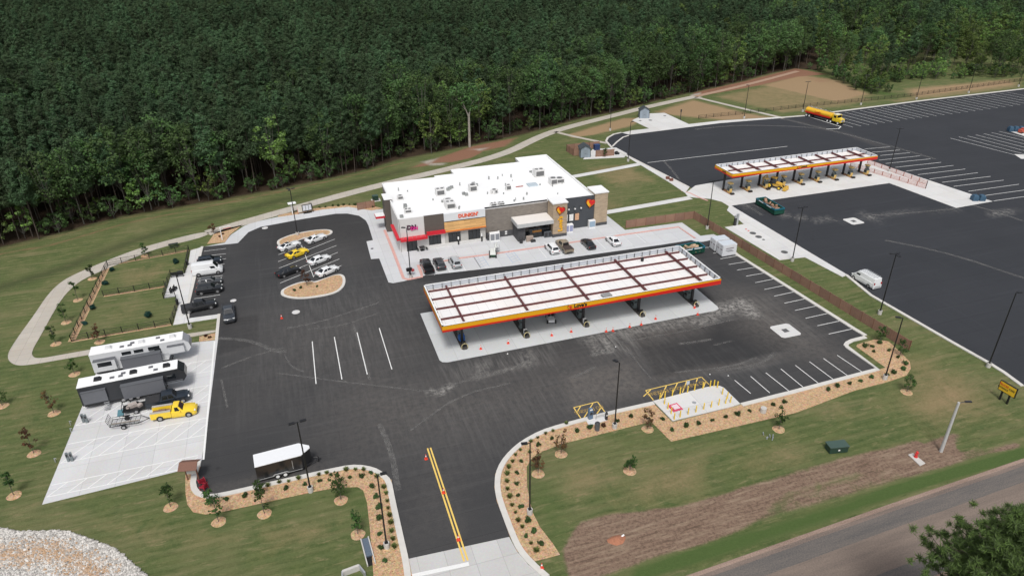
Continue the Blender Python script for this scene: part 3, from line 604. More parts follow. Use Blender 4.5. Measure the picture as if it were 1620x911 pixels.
# thin dusty tyre and water lines on the asphalt
def dustline_mat():
    m,nt,b=newmat('dust_line');L=nt.links.new;pos=N(nt,'ShaderNodeNewGeometry').outputs['Position']
    n=N(nt,'ShaderNodeTexNoise');n.inputs['Scale'].default_value=1.3;n.inputs['Detail'].default_value=6;n.inputs['Roughness'].default_value=.75;L(pos,n.inputs['Vector'])
    r=N(nt,'ShaderNodeMapRange',clamp=True);r.inputs['From Min'].default_value=.34;r.inputs['From Max'].default_value=.64;r.inputs['To Max'].default_value=.55;L(n.outputs['Fac'],r.inputs['Value'])
    b.inputs['Base Color'].default_value=(.20,.195,.185,1);b.inputs['Roughness'].default_value=.95;L(r.outputs['Result'],b.inputs['Alpha']);return m
dm=MB()
for l,w in [(C(270,330,4.794,(880,908),(1100,868),(1350,788),(1582,712)),.28),(C(270,330,4.794,(1040,915),(1300,888),(1440,840),(1582,788)),.22),(C(270,330,4.794,(1140,911),(1110,880)),.2),
 (C(650,370,3.141,(0,772),(130,790),(200,748),(330,715),(580,645),(590,590)),.3),(C(650,370,3.141,(1030,560),(1075,580),(1110,615)),.35),(C(650,370,3.141,(1040,540),(1180,515),(1400,475),(1602,425)),.22),(C(650,370,3.141,(1330,546),(1400,540),(1495,522)),.4),(C(650,370,3.141,(1505,552),(1602,530)),.25),
 (C(650,370,3.141,(890,602),(1000,580),(985,560)),.5),(C(650,370,3.141,(1110,615),(1150,670),(1197,720)),.15),(C(650,370,3.141,(800,715),(920,660)),.4),
 (C(880,540,4.263,(1000,190),(1200,165),(1350,108)),.3),(C(880,540,4.263,(1080,197),(1290,175),(1400,137),(1470,75)),.3),(C(880,540,4.263,(1110,195),(1300,180),(1420,135),(1478,85)),.15),(C(880,540,4.263,(800,208),(1000,190)),.3),
 (C(0,455,2.0,(690,160),(790,165),(880,205),(905,200)),.5),(C(0,455,2.0,(900,210),(920,250),(960,265)),.2),(C(0,455,2.0,(700,255),(800,215),(900,190)),.25),(C(0,455,2.0,(880,270),(1100,300),(1380,330)),.22),(C(0,455,2.0,(1120,120),(1170,290)),.3),(C(0,455,2.0,(700,290),(720,380)),.2),(C(0,455,2.0,(1300,450),(1450,340),(1620,300)),.25),(C(0,455,2.0,(1200,430),(1240,520),(1260,640)),.5),
 (G((1100,205),(1163,198),(1253,199.7),(1307,204.5)),.7),(G((1240,188.5),(1330,210),(1440,240),(1480,252)),.8),(C(1100,180,3.115,(250,450),(330,500)),.5),(C(1100,180,3.115,(270,445),(420,500),(560,520)),.4),(C(1100,180,3.115,(640,515),(700,530)),.6),(C(1100,180,3.115,(870,500),(1050,490),(1280,468)),.4),(G((1440,300),(1560,330),(1620,350)),.5),(G((1400,380),(1500,400),(1620,440)),.5),(G((1050,255),(1060,265),(1075,285)),.4)]:
    ribbon(dm,smoothp(l,2,False),w*1.5,.0165)
structure(dm,'dust_lines',dustline_mat())
# ---------------------------------------------------------------- foliage
def leafmat(name,c,var=.35,hue=.02,rough=.75):
    m,nt,b=newmat(name);L=nt.links.new
    geo=N(nt,'ShaderNodeNewGeometry');oi=N(nt,'ShaderNodeObjectInfo')
    hs=N(nt,'ShaderNodeHueSaturation');hs.inputs['Color'].default_value=c4(c)
    def mr(f,lo,hi):
        r=N(nt,'ShaderNodeMapRange');r.inputs['To Min'].default_value=lo;r.inputs['To Max'].default_value=hi;L(f,r.inputs['Value']);return r.outputs['Result']
    v=N(nt,'ShaderNodeMath',operation='MULTIPLY');L(mr(geo.outputs['Random Per Island'],1-var,1+var),v.inputs[0]);L(mr(oi.outputs['Random'],.68,1.34),v.inputs[1])
    L(v.outputs[0],hs.inputs['Value']);L(mr(oi.outputs['Random'],.5-hue,.5+hue),hs.inputs['Hue']);L(mr(geo.outputs['Random Per Island'],.8,1.1),hs.inputs['Saturation'])
    L(hs.outputs['Color'],b.inputs['Base Color']);b.inputs['Roughness'].default_value=rough;b.inputs['Specular IOR Level'].default_value=.15
    # stands of lighter and darker trees
    ns=N(nt,'ShaderNodeTexNoise');ns.inputs['Scale'].default_value=.022;ns.inputs['Detail'].default_value=3;L(oi.outputs['Location'],ns.inputs['Vector'])
    rr=N(nt,'ShaderNodeMapRange');rr.inputs['From Min'].default_value=.3;rr.inputs['From Max'].default_value=.7;rr.inputs['To Min'].default_value=.68;rr.inputs['To Max'].default_value=1.38;L(ns.outputs['Fac'],rr.inputs['Value'])
    v2=N(nt,'ShaderNodeMath',operation='MULTIPLY');L(v.outputs[0],v2.inputs[0]);L(rr.outputs['Result'],v2.inputs[1]);L(v2.outputs[0],hs.inputs['Value'])
    tr=N(nt,'ShaderNodeBsdfTranslucent');L(hs.outputs['Color'],tr.inputs['Color']);mx=N(nt,'ShaderNodeMixShader');mx.inputs[0].default_value=.35;L(b.outputs[0],mx.inputs[1]);L(tr.outputs[0],mx.inputs[2]);L(mx.outputs[0],nt.nodes['Material Output'].inputs['Surface'])
    return m
def bark(name,c): return mat(name,c,.9,var=.35,scale=1.5)
LEAF={'pine':leafmat('pine_needles',(.064,.108,.050),.2,.022),'young_pine':leafmat('young_pine_needles',(.135,.205,.070),.22,.02),'oak':leafmat('broadleaf_leaves',(.070,.122,.040),.22),'light':leafmat('pale_broadleaf_leaves',(.125,.190,.050),.28),
 'red':leafmat('reddish_leaves',(.11,.055,.028)),'sap':leafmat('sapling_leaves',(.045,.085,.022)),'shrub':leafmat('shrub_leaves',(.050,.090,.028)),'tuft':leafmat('ornamental_grass_blades',(.13,.16,.045)),'blue':leafmat('blue_green_leaves',(.018,.060,.048)),'near':leafmat('near_pine_needles',(.125,.19,.06),.35)}
BARKG=bark('grey_bark',(.095,.088,.075));BARKP=bark('pine_bark',(.075,.058,.046));BARKW=bark('pale_bark',(.33,.30,.26))
def leafcloud(rng,clumps,n,size,squash=.75,up=.35,tri=False):
    """clumps (x,y,z,r): n leaf cards spread through each clump"""
    cl=np.array(clumps);k=len(cl)
    c=np.repeat(cl,n,0);m=len(c)
    d=rng.normal(size=(m,3));d/=np.linalg.norm(d,axis=1)[:,None]
    rr=c[:,3]*rng.uniform(.45,1.05,m)
    p=c[:,:3]+d*rr[:,None]*np.array([1,1,squash])
    nrm=d*1.0+rng.normal(size=(m,3))*.38+np.array([0,0,up+.25]);nrm/=np.linalg.norm(nrm,axis=1)[:,None]
    t=np.cross(nrm,rng.normal(size=(m,3)));t/=np.linalg.norm(t,axis=1)[:,None];b=np.cross(nrm,t)
    s=size*rng.uniform(.6,1.35,m)[:,None];a=s*rng.uniform(.55,1.,m)[:,None]
    V=np.stack([p-t*s*.5-b*a*.2,p-b*a*.55,p+t*s*.5+b*a*.1,p+b*a*.55+t*s*.1],1).reshape(-1,3)
    return V,[(4*i,4*i+1,4*i+2,4*i+3) for i in range(m)]
def leafmesh(name,V,Fc,m):
    me=bpy.data.meshes.new(name);me.from_pydata(V.tolist() if hasattr(V,'tolist') else V,[],Fc);me.materials.append(m);me.update();return me
def pine_parts(seed,h,cb,r,m,bk,nlev=15,leaf=.55,n=16,conic=.75):
    rng=np.random.default_rng(seed);cl=[]
    for i in range(nlev):
        t=(i+rng.uniform(0,.8))/nlev;z=cb+(h-cb)*t;R_=r*(1-t)**conic*min(1,.55+t*2.2)+.25
        for j in range(max(1,int(round(4.2*R_/r+.6)))):
            a=rng.uniform(0,6.283);q=R_*rng.uniform(.35,1.)
            cl.append((q*math.cos(a),q*math.sin(a),z-q*.12+rng.uniform(-.3,.3),rng.uniform(.55,.95)*(.5+.5*R_/r)*r/2.3))
    V,Fc=leafcloud(rng,cl,n,leaf)
    V=V.reshape(-1,4,3);ct=V.mean(1,keepdims=True);ax=V[:,2:3]-V[:,0:1];V=(ct+(V-ct)*.42+ax*np.array([-.4,0,.4,0])[None,:,None]).reshape(-1,3)
    cm=leafmesh('crown',V,Fc,m)
    b=MB();bx,by=rng.normal(0,.15,2)
    b.cyl((0,0,-.2),(bx,by,h*.55),.14,.10,7);b.cyl((bx,by,h*.55),(bx*.6,by*.6,h*.96),.10,.03,6)
    for i in range(7):
        a=rng.uniform(0,6.283);z=cb*rng.uniform(.55,1.)+i*.3;q=r*rng.uniform(.3,.7);b.cyl((bx*.8,by*.8,z),(q*math.cos(a),q*math.sin(a),z+q*.25),.045,.015,4)
    return cm,b.mesh('trunk',bk,60)
def broad_parts(seed,h,cb,r,m,bk,ncl=44,leaf=.6,n=20,lean=0.,thick=.26,cr=(.85,1.55)):
    rng=np.random.default_rng(seed);cl=[];zc=(h+cb)/2;hz=(h-cb)/2;lobes=[(rng.uniform(0,6.283),rng.uniform(-.5,.6)) for _ in range(5)]
    for i in range(ncl):
        d=rng.normal(size=3);d/=np.linalg.norm(d)
        la,lz=lobes[i%5];d=d*.8+np.array([math.cos(la),math.sin(la),lz])*.55;d/=np.linalg.norm(d)
        q=rng.uniform(.55,1.)**.5
        cl.append((d[0]*r*q+lean,d[1]*r*q,zc+d[2]*hz*q,rng.uniform(*cr)*r/4))
    V,Fc=leafcloud(rng,cl,n,leaf)
    cm=leafmesh('crown',V,Fc,m)
    b=MB();b.cyl((0,0,-.2),(lean*.4,0,cb*1.1),thick,thick*.72,7);b.cyl((lean*.4,0,cb*1.1),(lean*.8,.2,zc+hz*.5),thick*.72,.05,6)
    for c in cl[::max(1,ncl//11)]:
        z0=cb*rng.uniform(.75,1.15);b.cyl((lean*.4*z0/cb,0,z0),(c[0]*.85,c[1]*.85,c[2]),thick*.38,.03,5)
    return cm,b.mesh('trunk',bk,60)
KIND={}
KIND['pine']=[pine_parts(10+i,(17.5,18.5,16.8,18,17.2,19)[i],(7.5,9,7,8,8.2,9.5)[i],(2.9,3.1,2.8,2.7,3.2,3.0)[i],LEAF['pine'],BARKP,nlev=19,leaf=.5,n=50) for i in range(6)]
KIND['young']=[pine_parts(30+i,(14,15.5,12.5)[i],(1.6,2.2,1.2)[i],(3.1,3.3,2.8)[i],LEAF['young_pine'],BARKP,nlev=19,leaf=.6,n=40,conic=.85) for i in range(3)]
KIND['oak']=[broad_parts(50+i,(17,18.5,15.5,17.5)[i],(4.5,6.5,3.2,5.5)[i],(4.1,4.6,3.9,4.3)[i],LEAF['oak'],BARKG,ncl=60,n=24,leaf=.52,thick=.15) for i in range(4)]
KIND['light']=[broad_parts(70+i,(15,17.5,12)[i],(4,5,2)[i],(3.0,3.3,3.4)[i],LEAF['light'],BARKG,n=24,leaf=.52,thick=.13) for i in range(3)]
KIND['under']=[broad_parts(80+i,(6.5,8,5)[i],(1,1.2,.6)[i],(2.2,2.5,2.3)[i],LEAF[('oak','light','oak')[i]],BARKG,ncl=26,leaf=.5,n=18,thick=.08) for i in range(3)]
# ---------------------------------------------------------------- planting the wood
def edge_depth(x,y):
    p=np.array([[x,y]]);return float(dist(p,FE)[0])
rs=np.random.default_rng(5)
pts=[]
st=3.6
xs=np.arange(-330,520,st);ys=np.arange(120,640,st)
XX,YY=np.meshgrid(xs,ys);Q=np.stack([XX.ravel(),YY.ravel()],1)+rs.uniform(-1.35,1.35,(XX.size,2))
Q=Q[pip(Q,FORESTPOLY)]
# keep what the wood shows from the air and a margin round it
pc=np.array([px((x,y,14)) for x,y in Q]);keep=(pc[:,0]>-260)&(pc[:,0]<1880)&(pc[:,1]>-70)&(pc[:,2]>0);Q=Q[keep];pc=pc[keep]
dep=dist(Q,FE)
# low-frequency noise for stands of trees
def lf(P,s,seed):
    r=np.random.default_rng(seed);a=np.zeros(len(P))
    for k in range(7):
        th=r.uniform(0,6.283);f=s*r.uniform(.6,1.6);a+=np.sin((P[:,0]*math.cos(th)+P[:,1]*math.sin(th))*f+r.uniform(0,6.283))
    return a/7
n1=lf(Q,.05,1);n2=lf(Q,.11,2)
kinds=[]
u=rs.uniform(size=len(Q))
for i,(x,y) in enumerate(Q):
    d=dep[i];X_=pc[i][0];Y_=pc[i][1]
    if X_>1290:      # mixed natural regrowth on the right
        k='young' if u[i]<.62+n2[i]*.5 else ('light' if u[i]>.80-n1[i]*.2 else 'oak' if u[i]>.62 else 'pine')
        if d>85: k='pine' if u[i]<.5 else ('light' if u[i]>.8-n1[i]*.4 else 'oak')
    elif X_>600:
        w=max(0,1-d/ (48 if X_<1180 else 30))
        k='oak' if u[i]<.95*w+ .04 else 'pine'
        if k=='oak' and u[i]<.16*w+.01: k='light'
        if X_>1020 and d>70 and n1[i]>.12 and u[i]<.8: k='light'
    else:
        w=max(0,1-d/16)
        k='oak' if u[i]<.55*w+.015 else ('light' if u[i]<.65*w+.02 else 'pine')
    kinds.append(k)
thin=np.array([rs.uniform()<(.60 if kinds[i] in('oak','light') else .92 if kinds[i]=='young' else .95) for i in range(len(Q))])
# clearing with scrub on the right
scale=np.array([rs.uniform(.76,1.2) for _ in Q])
for i in range(len(Q)):
    if pc[i][0]>1290 and dep[i]<22: scale[i]*=rs.uniform(.55,1.)
dcam=np.hypot(Q[:,0],Q[:,1])
inframe=(pc[:,0]>-15)&(pc[:,0]<1635)&(pc[:,1]>-10)
score=dcam+2.2*dep+np.where(inframe,0,1e5)+np.where(thin,0,1e6)
order=np.argsort(score)
indiv=set(order[:285].tolist())
LBL={'pine':('tall dark green pine with bare lower trunk at the front of the wood','pine_tree','pine'),'young':('bushy mid green young pine at the edge of the far clearing','pine_tree','pine'),
 'oak':('broad leafy tree with branching grey trunk at the front edge of the wood','broadleaf_tree','tree'),'light':('pale yellow-green leafy tree standing out at the front of the wood','broadleaf_tree','tree')}
src={k:[] for k in KIND}
stuffpts=[];stuffk=[];stuffs=[];stuffv=[]
kid={k:i for i,k in enumerate(KIND)}
for i in range(len(Q)):
    if not thin[i]: continue
    k=kinds[i];v=int(rs.integers(len(KIND[k])));s=float(scale[i]);rz=float(rs.uniform(0,6.28))
    if i in indiv:
        lab,nm,cat=LBL[k]
        t=thing(nm,lab,cat,(Q[i][0],Q[i][1],0),rz,'%s along the front of the wood'%{'pine':'dark pines','young':'young pines','oak':'broad leafy trees','light':'pale leafy trees'}[k])
        t.scale=(s*rs.uniform(.92,1.1),s*rs.uniform(.92,1.1),s)
        cm,tm=KIND[k][v]
        for n_,m_ in(('crown',cm),('trunk',tm)):
            o=bpy.data.objects.new(n_,m_);COL.objects.link(o);o.parent=t
            if n_=='crown' and len(src[k])<=v+6 and all(q[0].data!=m_ for q in src[k]): pr_=[o,None];src[k].append(pr_)
            elif n_=='trunk':
                for q in src[k]:
                    if q[0].parent==t: q[1]=o
    else:
        stuffpts.append((Q[i][0],Q[i][1],0));stuffk.append(kid[k]);stuffs.append(s);stuffv.append(v)
# undergrowth along the edge: individual bushes with their own crowns
E2=FOREST_EDGE
nb=0;bush_src=[]
for i in range(len(E2)-1):
    a=Vector(E2[i]);b=Vector(E2[i+1]);L_=(b-a).length;n_=int(L_/ (2.6 if i<14 else 4))
    for j in range(n_):
        p=a.lerp(b,(j+rs.uniform(.1,.9))/max(1,n_));t=(b-a).normalized();nn=Vector((-t.y,t.x));p=p+nn*rs.uniform(.6,6.)
        v=int(rs.integers(3));sc=rs.uniform(.4,1.15)
        if nb>=15 and True:
            stuffpts.append((p.x,p.y,0));stuffk.append(kid['under']);stuffs.append(sc);stuffv.append(v)
        else:
            t_=thing('understorey_bush','low leafy bush under the trees at the wood edge','bush',(p.x,p.y,0),rs.uniform(0,6),'low bushes under the trees at the wood edge');t_.scale=(sc,)*3
            for n2_,m_ in zip(('crown','trunk'),KIND['under'][v]):
                o=bpy.data.objects.new(n2_,m_);COL.objects.link(o);o.parent=t_
                if n2_=='crown' and all(q[0].data!=m_ for q in src['under']): src['under'].append([o,None])
                elif n2_=='trunk':
                    for q in src['under']:
                        if q[0].parent==t_: q[1]=o
        nb+=1
# a few scrub bushes standing out in the far clearing
for (x,y),sc,k,lab in [(g(1385,146),.95,'under','round dark scrub bush alone in front of the far clearing trees'),(g(1352,143),.7,'under','small green scrub bush in the grass of the far clearing'),(g(1480,126),1.15,'under','wide grey-green bush at the right end of the far clearing'),(g(1330,128),.8,'under','light scrub bush where the red track reaches the wood'),(g(1366,112),.8,'light','slim pale tree standing out in front of the clearing'),(g(1420,128),.62,'light','small bright green tree beside the far clearing bush')]:
    t_=thing('scrub_bush' if k=='under' else 'broadleaf_tree',lab,'bush' if k=='under' else 'tree',(x,y,0),sc*9);t_.scale=(sc,)*3
    for n2_,m_ in zip(('crown','trunk'),KIND[k][0 if sc<1 else 1]):
        o=bpy.data.objects.new(n2_,m_);COL.objects.link(o);o.parent=t_
# scrub between the far clearing and the wood
for i in range(len(FOREST_EDGE)-4,len(FOREST_EDGE)-1):
    a=Vector(FOREST_EDGE[i]);b_=Vector(FOREST_EDGE[i+1])
    for j in range(46):
        p=a.lerp(b_,rs.uniform());p=p+Vector((rs.uniform(-7,3),rs.uniform(-3,9)))
        stuffpts.append((p.x,p.y,0));stuffk.append(kid['under']);stuffs.append(rs.uniform(.25,.8));stuffv.append(int(rs.integers(3)))
# ---- the rest of the wood: one stuff object, instances of the trees above
me=bpy.data.meshes.new('forest');me.from_pydata(stuffpts,[],[])
me.attributes.new('kind','INT','POINT').data.foreach_set('value',stuffk)
me.attributes.new('size','FLOAT','POINT').data.foreach_set('value',stuffs)
me.attributes.new('pick','INT','POINT').data.foreach_set('value',stuffv)
me.attributes.new('turn','FLOAT','POINT').data.foreach_set('value',rs.uniform(0,6.28,len(stuffpts)))
fo=bpy.data.objects.new('forest',me);COL.objects.link(fo)
tag(fo,'dense dark green wood of pines stretching far behind the store','wood',kind='stuff')
ng=bpy.data.node_groups.new('wood','GeometryNodeTree')
ng.interface.new_socket('Geometry',in_out='INPUT',socket_type='NodeSocketGeometry');ng.interface.new_socket('Geometry',in_out='OUTPUT',socket_type='NodeSocketGeometry')
gi=ng.nodes.new('NodeGroupInput');gout=ng.nodes.new('NodeGroupOutput');L=ng.links.new
def nattr(n,t):
    a=ng.nodes.new('GeometryNodeInputNamedAttribute');a.data_type=t;a.inputs['Name'].default_value=n;return a.outputs['Attribute']
jo=ng.nodes.new('GeometryNodeJoinGeometry')
cx=ng.nodes.new('ShaderNodeCombineXYZ');L(nattr('turn','FLOAT'),cx.inputs['Z'])
for k in KIND:
    ls=src[k]
    if not ls: continue
    cmp=ng.nodes.new('FunctionNodeCompare');cmp.data_type='INT';cmp.operation='EQUAL';L(nattr('kind','INT'),cmp.inputs['A'] if False else cmp.inputs[2]);cmp.inputs[3].default_value=kid[k]
    for part in(0,1):
        for vi,q in enumerate(ls):
            if q[part] is None: continue
            md=ng.nodes.new('FunctionNodeIntegerMath');md.operation='MODULO';L(nattr('pick','INT'),md.inputs[0]);md.inputs[1].default_value=len(ls)
            c2=ng.nodes.new('FunctionNodeCompare');c2.data_type='INT';c2.operation='EQUAL';L(md.outputs[0],c2.inputs[2]);c2.inputs[3].default_value=vi
            an=ng.nodes.new('FunctionNodeBooleanMath');an.operation='AND';L(cmp.outputs[0],an.inputs[0]);L(c2.outputs[0],an.inputs[1])
            oi=ng.nodes.new('GeometryNodeObjectInfo');oi.inputs['Object'].default_value=q[part];oi.inputs['As Instance'].default_value=True;oi.transform_space='ORIGINAL'
            ip=ng.nodes.new('GeometryNodeInstanceOnPoints');L(gi.outputs[0],ip.inputs['Points']);L(an.outputs[0],ip.inputs['Selection']);L(oi.outputs['Geometry'],ip.inputs['Instance']);L(cx.outputs[0],ip.inputs['Rotation']);L(nattr('size','FLOAT'),ip.inputs['Scale'])
            L(ip.outputs[0],jo.inputs[0])
L(jo.outputs[0],gout.inputs[0])
md=fo.modifiers.new('wood','NODES');md.node_group=ng
# ---------------------------------------------------------------- the tall bare-trunked tree behind the store
bx,by=g(743,233)
t=thing('broadleaf_tree','tallest tree behind the store, with a pale bare forked trunk','tree',(bx,by,0))
b=MB();b.cyl((0,0,-.2),(.1,0,9),.42,.33,9);b.cyl((.1,0,9),(-2.2,0,15),.26,.1,7);b.cyl((.1,0,9),(1.3,.4,14.5),.24,.1,7);b.cyl((-.6,0,11),(-3.6,.3,14.5),.12,.05,6);b.cyl((.6,.2,12),(2.8,-.5,15.5),.12,.04,6);b.cyl((-1.5,0,13),(-1.2,.4,17),.1,.03,5)
b.build('trunk',BARKW,t,60)
rng=np.random.default_rng(99);cl=[(rng.normal(0,2.4),rng.normal(0,1.8),rng.uniform(11.5,18.8),rng.uniform(.8,1.4)) for _ in range(64)]
o=bpy.data.objects.new('crown',leafmesh('crown',*leafcloud(rng,cl,20,.6),LEAF['oak']));COL.objects.link(o);o.parent=t
# ---------------------------------------------------------------- young planted trees with mulch rings
def sapling(x,y,h,kind,lab,ring=True,seed=0,cat='tree',slim=1.):
    rng=np.random.default_rng(seed+300)
    t=thing('young_tree',lab,cat,(x,y,0))
    b=MB();b.cyl((0,0,0),(0.05,0,h*.95),.05,.015,6)
    cl=[]
    for i in range(15):
        z=h*rng.uniform(.34,1.);r_=.75*slim*(1-abs(z/h-.6)*1.2)+.12;a=rng.uniform(0,6.283);q=r_*rng.uniform(.2,1.);p=(q*math.cos(a),q*math.sin(a),z);cl.append((*p,rng.uniform(.22,.4)))
        b.cyl((0.02,0,max(.5,z-.5)),p,.018,.008,4)
    b.build('trunk',BARKG,t)
    o=bpy.data.objects.new('crown',leafmesh('crown',*leafcloud(rng,cl,17,.24,.9),LEAF[kind]));COL.objects.link(o);o.parent=t
    if ring:
        m=MB();pts=[((.82+.04*math.sin(5*a+seed))*math.cos(a),(.82+.04*math.sin(3*a+seed))*math.sin(a)) for a in [k*.2618 for k in range(24)]]
        vs=[(0,0,.12)]+[(p[0]*.6,p[1]*.6,.09) for p in pts]+[(p[0],p[1],.006) for p in pts]
        fs=[(0,1+k,1+(k+1)%24) for k in range(24)]+[(1+k,25+k,25+(k+1)%24,1+(k+1)%24) for k in range(24)]
        m.add(vs,fs);ro=m.build('mulch_ring',MULCH,None,40,(x,y,0));ro['kind']='structure'
SAP=[(146,441,2.6,'sap','nearest the northwest corner of the dog park fence'),(123.3,474.7,3.4,'sap','between the dog park fence and the bend of the curved path'),(104.8,510,3.6,'sap','in the middle of the lawn strip outside the dog park fence'),(88.5,544,3.2,'sap','at the lower end of the strip outside the dog park'),(118,592,3.0,'sap','in the lawn just below the path and left of the campers'),(157.6,541,3.0,'red','between the dog park fence and the white-sided camper'),(229.2,405,2.6,'sap','beside the curved path above the dog park'),
 (4,642,2.4,'sap','at the far left edge of the lawn'),(85.7,653.7,3.6,'red','with reddish tips on the lawn left of the dark camper'),(54,717.5,3.6,'red','with brownish lower leaves left of the camper pad'),(22.4,783.7,3.2,'sap','lowest of those left of the camper pad'),
 (346,825.4,4.0,'sap','just below the left end of the bed by the enclosed trailer'),(418.4,812.6,3.8,'sap','below the rear of the enclosed trailer'),(539.5,791,3.0,'sap','below the corner of the bed by the driveway'),(566.3,845,3.0,'sap','thin and close to the drain channel by the driveway'),(270,802,2.9,'sap','below the brown-roofed notice board'),
 (887.5,718,3.2,'red','red-leaved, left of the air station'),(851.2,749.2,3.0,'red','red-leaved, beside the light pole at the driveway bend'),(996.3,744.7,2.2,'sap','bright green, alone in the middle of the front lawn'),(1024.6,678.7,3.0,'red','red-brown, left of the yellow bollards'),(1231.9,679,3.2,'sap','behind the bare concrete pole base'),(1434.3,620.3,2.6,'sap','at the right tip of the front mulch bed'),
 (1392,540,2.6,'sap','against the brown fence near its end'),(1423,563,2.6,'sap','at the end post of the brown fence'),(957,249,2.2,'sap','in the grass in front of the shed slab')]
for i,(x,y,h,k,wh) in enumerate(SAP):
    p=g(x,y);sapling(p[0],p[1],h*1.12,k,'young tree '+wh,ring=not(1380<x<1430 or x==957),seed=i,slim=.7 if k=='sap' and i in(3,10,14) else 1.)
sapling(*g(486,453),3.4,'red','young brown-tinged tree in the lower parking island',False,40)
sapling(*g(338,369),2.2,'red','young reddish tree in the bed above the parking row',False,41)
sapling(*g(334,800),2.6,'sap','small green tree in the bed by the red chairs',False,42)
sapling(*g(411,786),2.8,'sap','small green tree in the bed beside the enclosed trailer',False,43)
sapling(*g(534,773),2.6,'sap','small green tree in the bed right of the enclosed trailer',False,44)
# ---------------------------------------------------------------- shrubs
def shrubmesh(seed,r,h,kind,n=70,leaf=.16):
    rng=np.random.default_rng(seed)
    cl=[(rng.uniform(-.5,.5)*r,rng.uniform(-.5,.5)*r,rng.uniform(.3,.7)*h,r*.55) for _ in range(5)]
    return leafmesh('shrub',*leafcloud(rng,cl,n,leaf,h/r*.8),LEAF[kind])
def tuftmesh(seed,r,h,kind='tuft',n=90):
    rng=np.random.default_rng(seed);V=[];Fc=[]
    for i in range(n):
        a=rng.uniform(0,6.283);q=rng.uniform(0,.12);o=rng.uniform(.3,1.)*r;z=h*rng.uniform(.6,1.1);w=.035
        c,s=math.cos(a),math.sin(a);k=len(V)
        V+=[(q*c-s*w,q*s+c*w,0.),(q*c+s*w,q*s-c*w,0.),(o*.6*c+s*w,o*.6*s-c*w,z*.8),(o*.6*c-s*w,o*.6*s+c*w,z*.8),(o*c,o*s,z)];Fc+=[(k,k+1,k+2,k+3),(k+3,k+2,k+4)]
    return leafmesh('tufted_plant',V,Fc,LEAF[kind])
SM=[shrubmesh(i,.5,.62,'shrub') for i in range(3)];RM=[shrubmesh(8,.42,.5,'red')];TM=[tuftmesh(i,.5,.55) for i in range(3)];BM=[shrubmesh(20+i,.75,.8,'blue',110,.2) for i in range(2)]
def shrubs(pts,meshes,nm,cat,lab,group,z=.05,sc=(.62,1.02)):
    for i,p in enumerate(pts):
        o=bpy.data.objects.new(nm,meshes[i%len(meshes)]);COL.objects.link(o);o.location=(*p,z);o.rotation_euler[2]=i*1.7;s=rnd.uniform(*sc);o.scale=(s,s,s*rnd.uniform(.9,1.15));tag(o,lab%ordn(i),cat,group)
c6=(280,640,3.36);c7=(640,640,3.362);c8=(880,540,4.263);cb=(1100,330,3.1417)
shrubs(C(*c6,(262,508),(365,487),(578,450),(680,427),(760,410),(917,390),(983,384),(1030,367),(1038,437),(1060,493),(1072,547),(1080,605),(1078,692),(1086,762),(1108,835)),SM,'round_shrub','shrub','%s round dark shrub along the bed from the red chairs to the driveway','round shrubs in the left driveway bed')
shrubs(C(*c6,(485,435),(545,418),(595,412),(648,398),(755,378),(798,368),(900,353),(950,350),(993,352),(1062,388),(1100,445),(1112,478),(1118,517),(1122,555),(1130,595),(1138,633),(1140,678),(1148,720),(1157,762)),TM,'tufted_plant','plant','%s pale grass tuft along the kerb from the enclosed trailer to the driveway','grass tufts along the left driveway kerb')
shrubs(C(*c7,(725,745),(648,703),(686,680),(655,620),(620,549),(602,486),(597,423),(597,368),(620,303),(713,218),(782,183),(920,144),(986,128),(1130,90),(1206,68)),SM,'round_shrub','shrub','%s round dark shrub of the right driveway bed, counting up from the road','round shrubs in the right driveway bed')
shrubs(C(*c7,(702,782),(672,742),(626,655),(605,622),(590,578),(573,540),(560,497),(548,455),(545,413),(545,375),(555,340),(575,308),(590,272),(615,245),(665,258),(672,200),(708,180),(750,158),(790,145),(860,105)),TM,'tufted_plant','plant','%s pale grass tuft inside the curved driveway kerb, counting up from the road','grass tufts along the right driveway kerb')
shrubs(C(*c8,(716,530),(782,601),(873,577),(957,559),(1053,538),(1139,514),(1222,495),(1302,475),(1460,430),(1538,413))+C(*cb,(658,903),(707,885),(767,873),(820,860),(877,843),(950,830),(985,818),(1033,803),(1043,775),(1008,742),(960,708),(885,713),(878,690),(912,670),(843,687)),SM,'round_shrub','shrub','%s round shrub in the front bed, counting right from the yellow bollards','round shrubs in the front bed')
shrubs(C(*c8,(320,573)),RM,'red_shrub','shrub','small reddish shrub beside the grey bin at the air station (%s of that bed)','red shrubs')
shrubs(C(440,290,8.1,(530,318),(610,308),(700,297),(770,295),(840,285),(912,282),(985,282),(1060,283),(1120,290),(1175,300),(1215,308)),SM,'round_shrub','shrub','%s round shrub from the menu board along the bed above the drive-through lane','round shrubs above the drive-through lane',sc=(.6,.85))
shrubs(C(270,330,4.794,(940,630),(990,608),(1110,600)),SM,'round_shrub','shrub','%s dark shrub from the left in the lower parking island','shrubs in the lower parking island',.17,(.6,.8))
shrubs(C(0,340,3.503,(980,265),(620,312),(578,385),(518,520),(475,603),(822,567)),BM,'blue_green_bush','bush','%s blue-green bush of the dog park, counting from its upper right corner','blue-green bushes in the dog park',0,(.75,1.1))
shrubs(C(320,280,7.59,(210,722),(250,690)),RM,'red_shrub','shrub','%s small dark red shrub beside the speaker post by the parking row','dark red shrubs above the parking row',.05,(.6,.8))
shrubs(C(240,380,5.694,(490,868),(525,880)),RM,'red_shrub','shrub','%s small red shrub in the small bed above the camper pad','red shrubs above the camper pad',.05,(.7,.9))
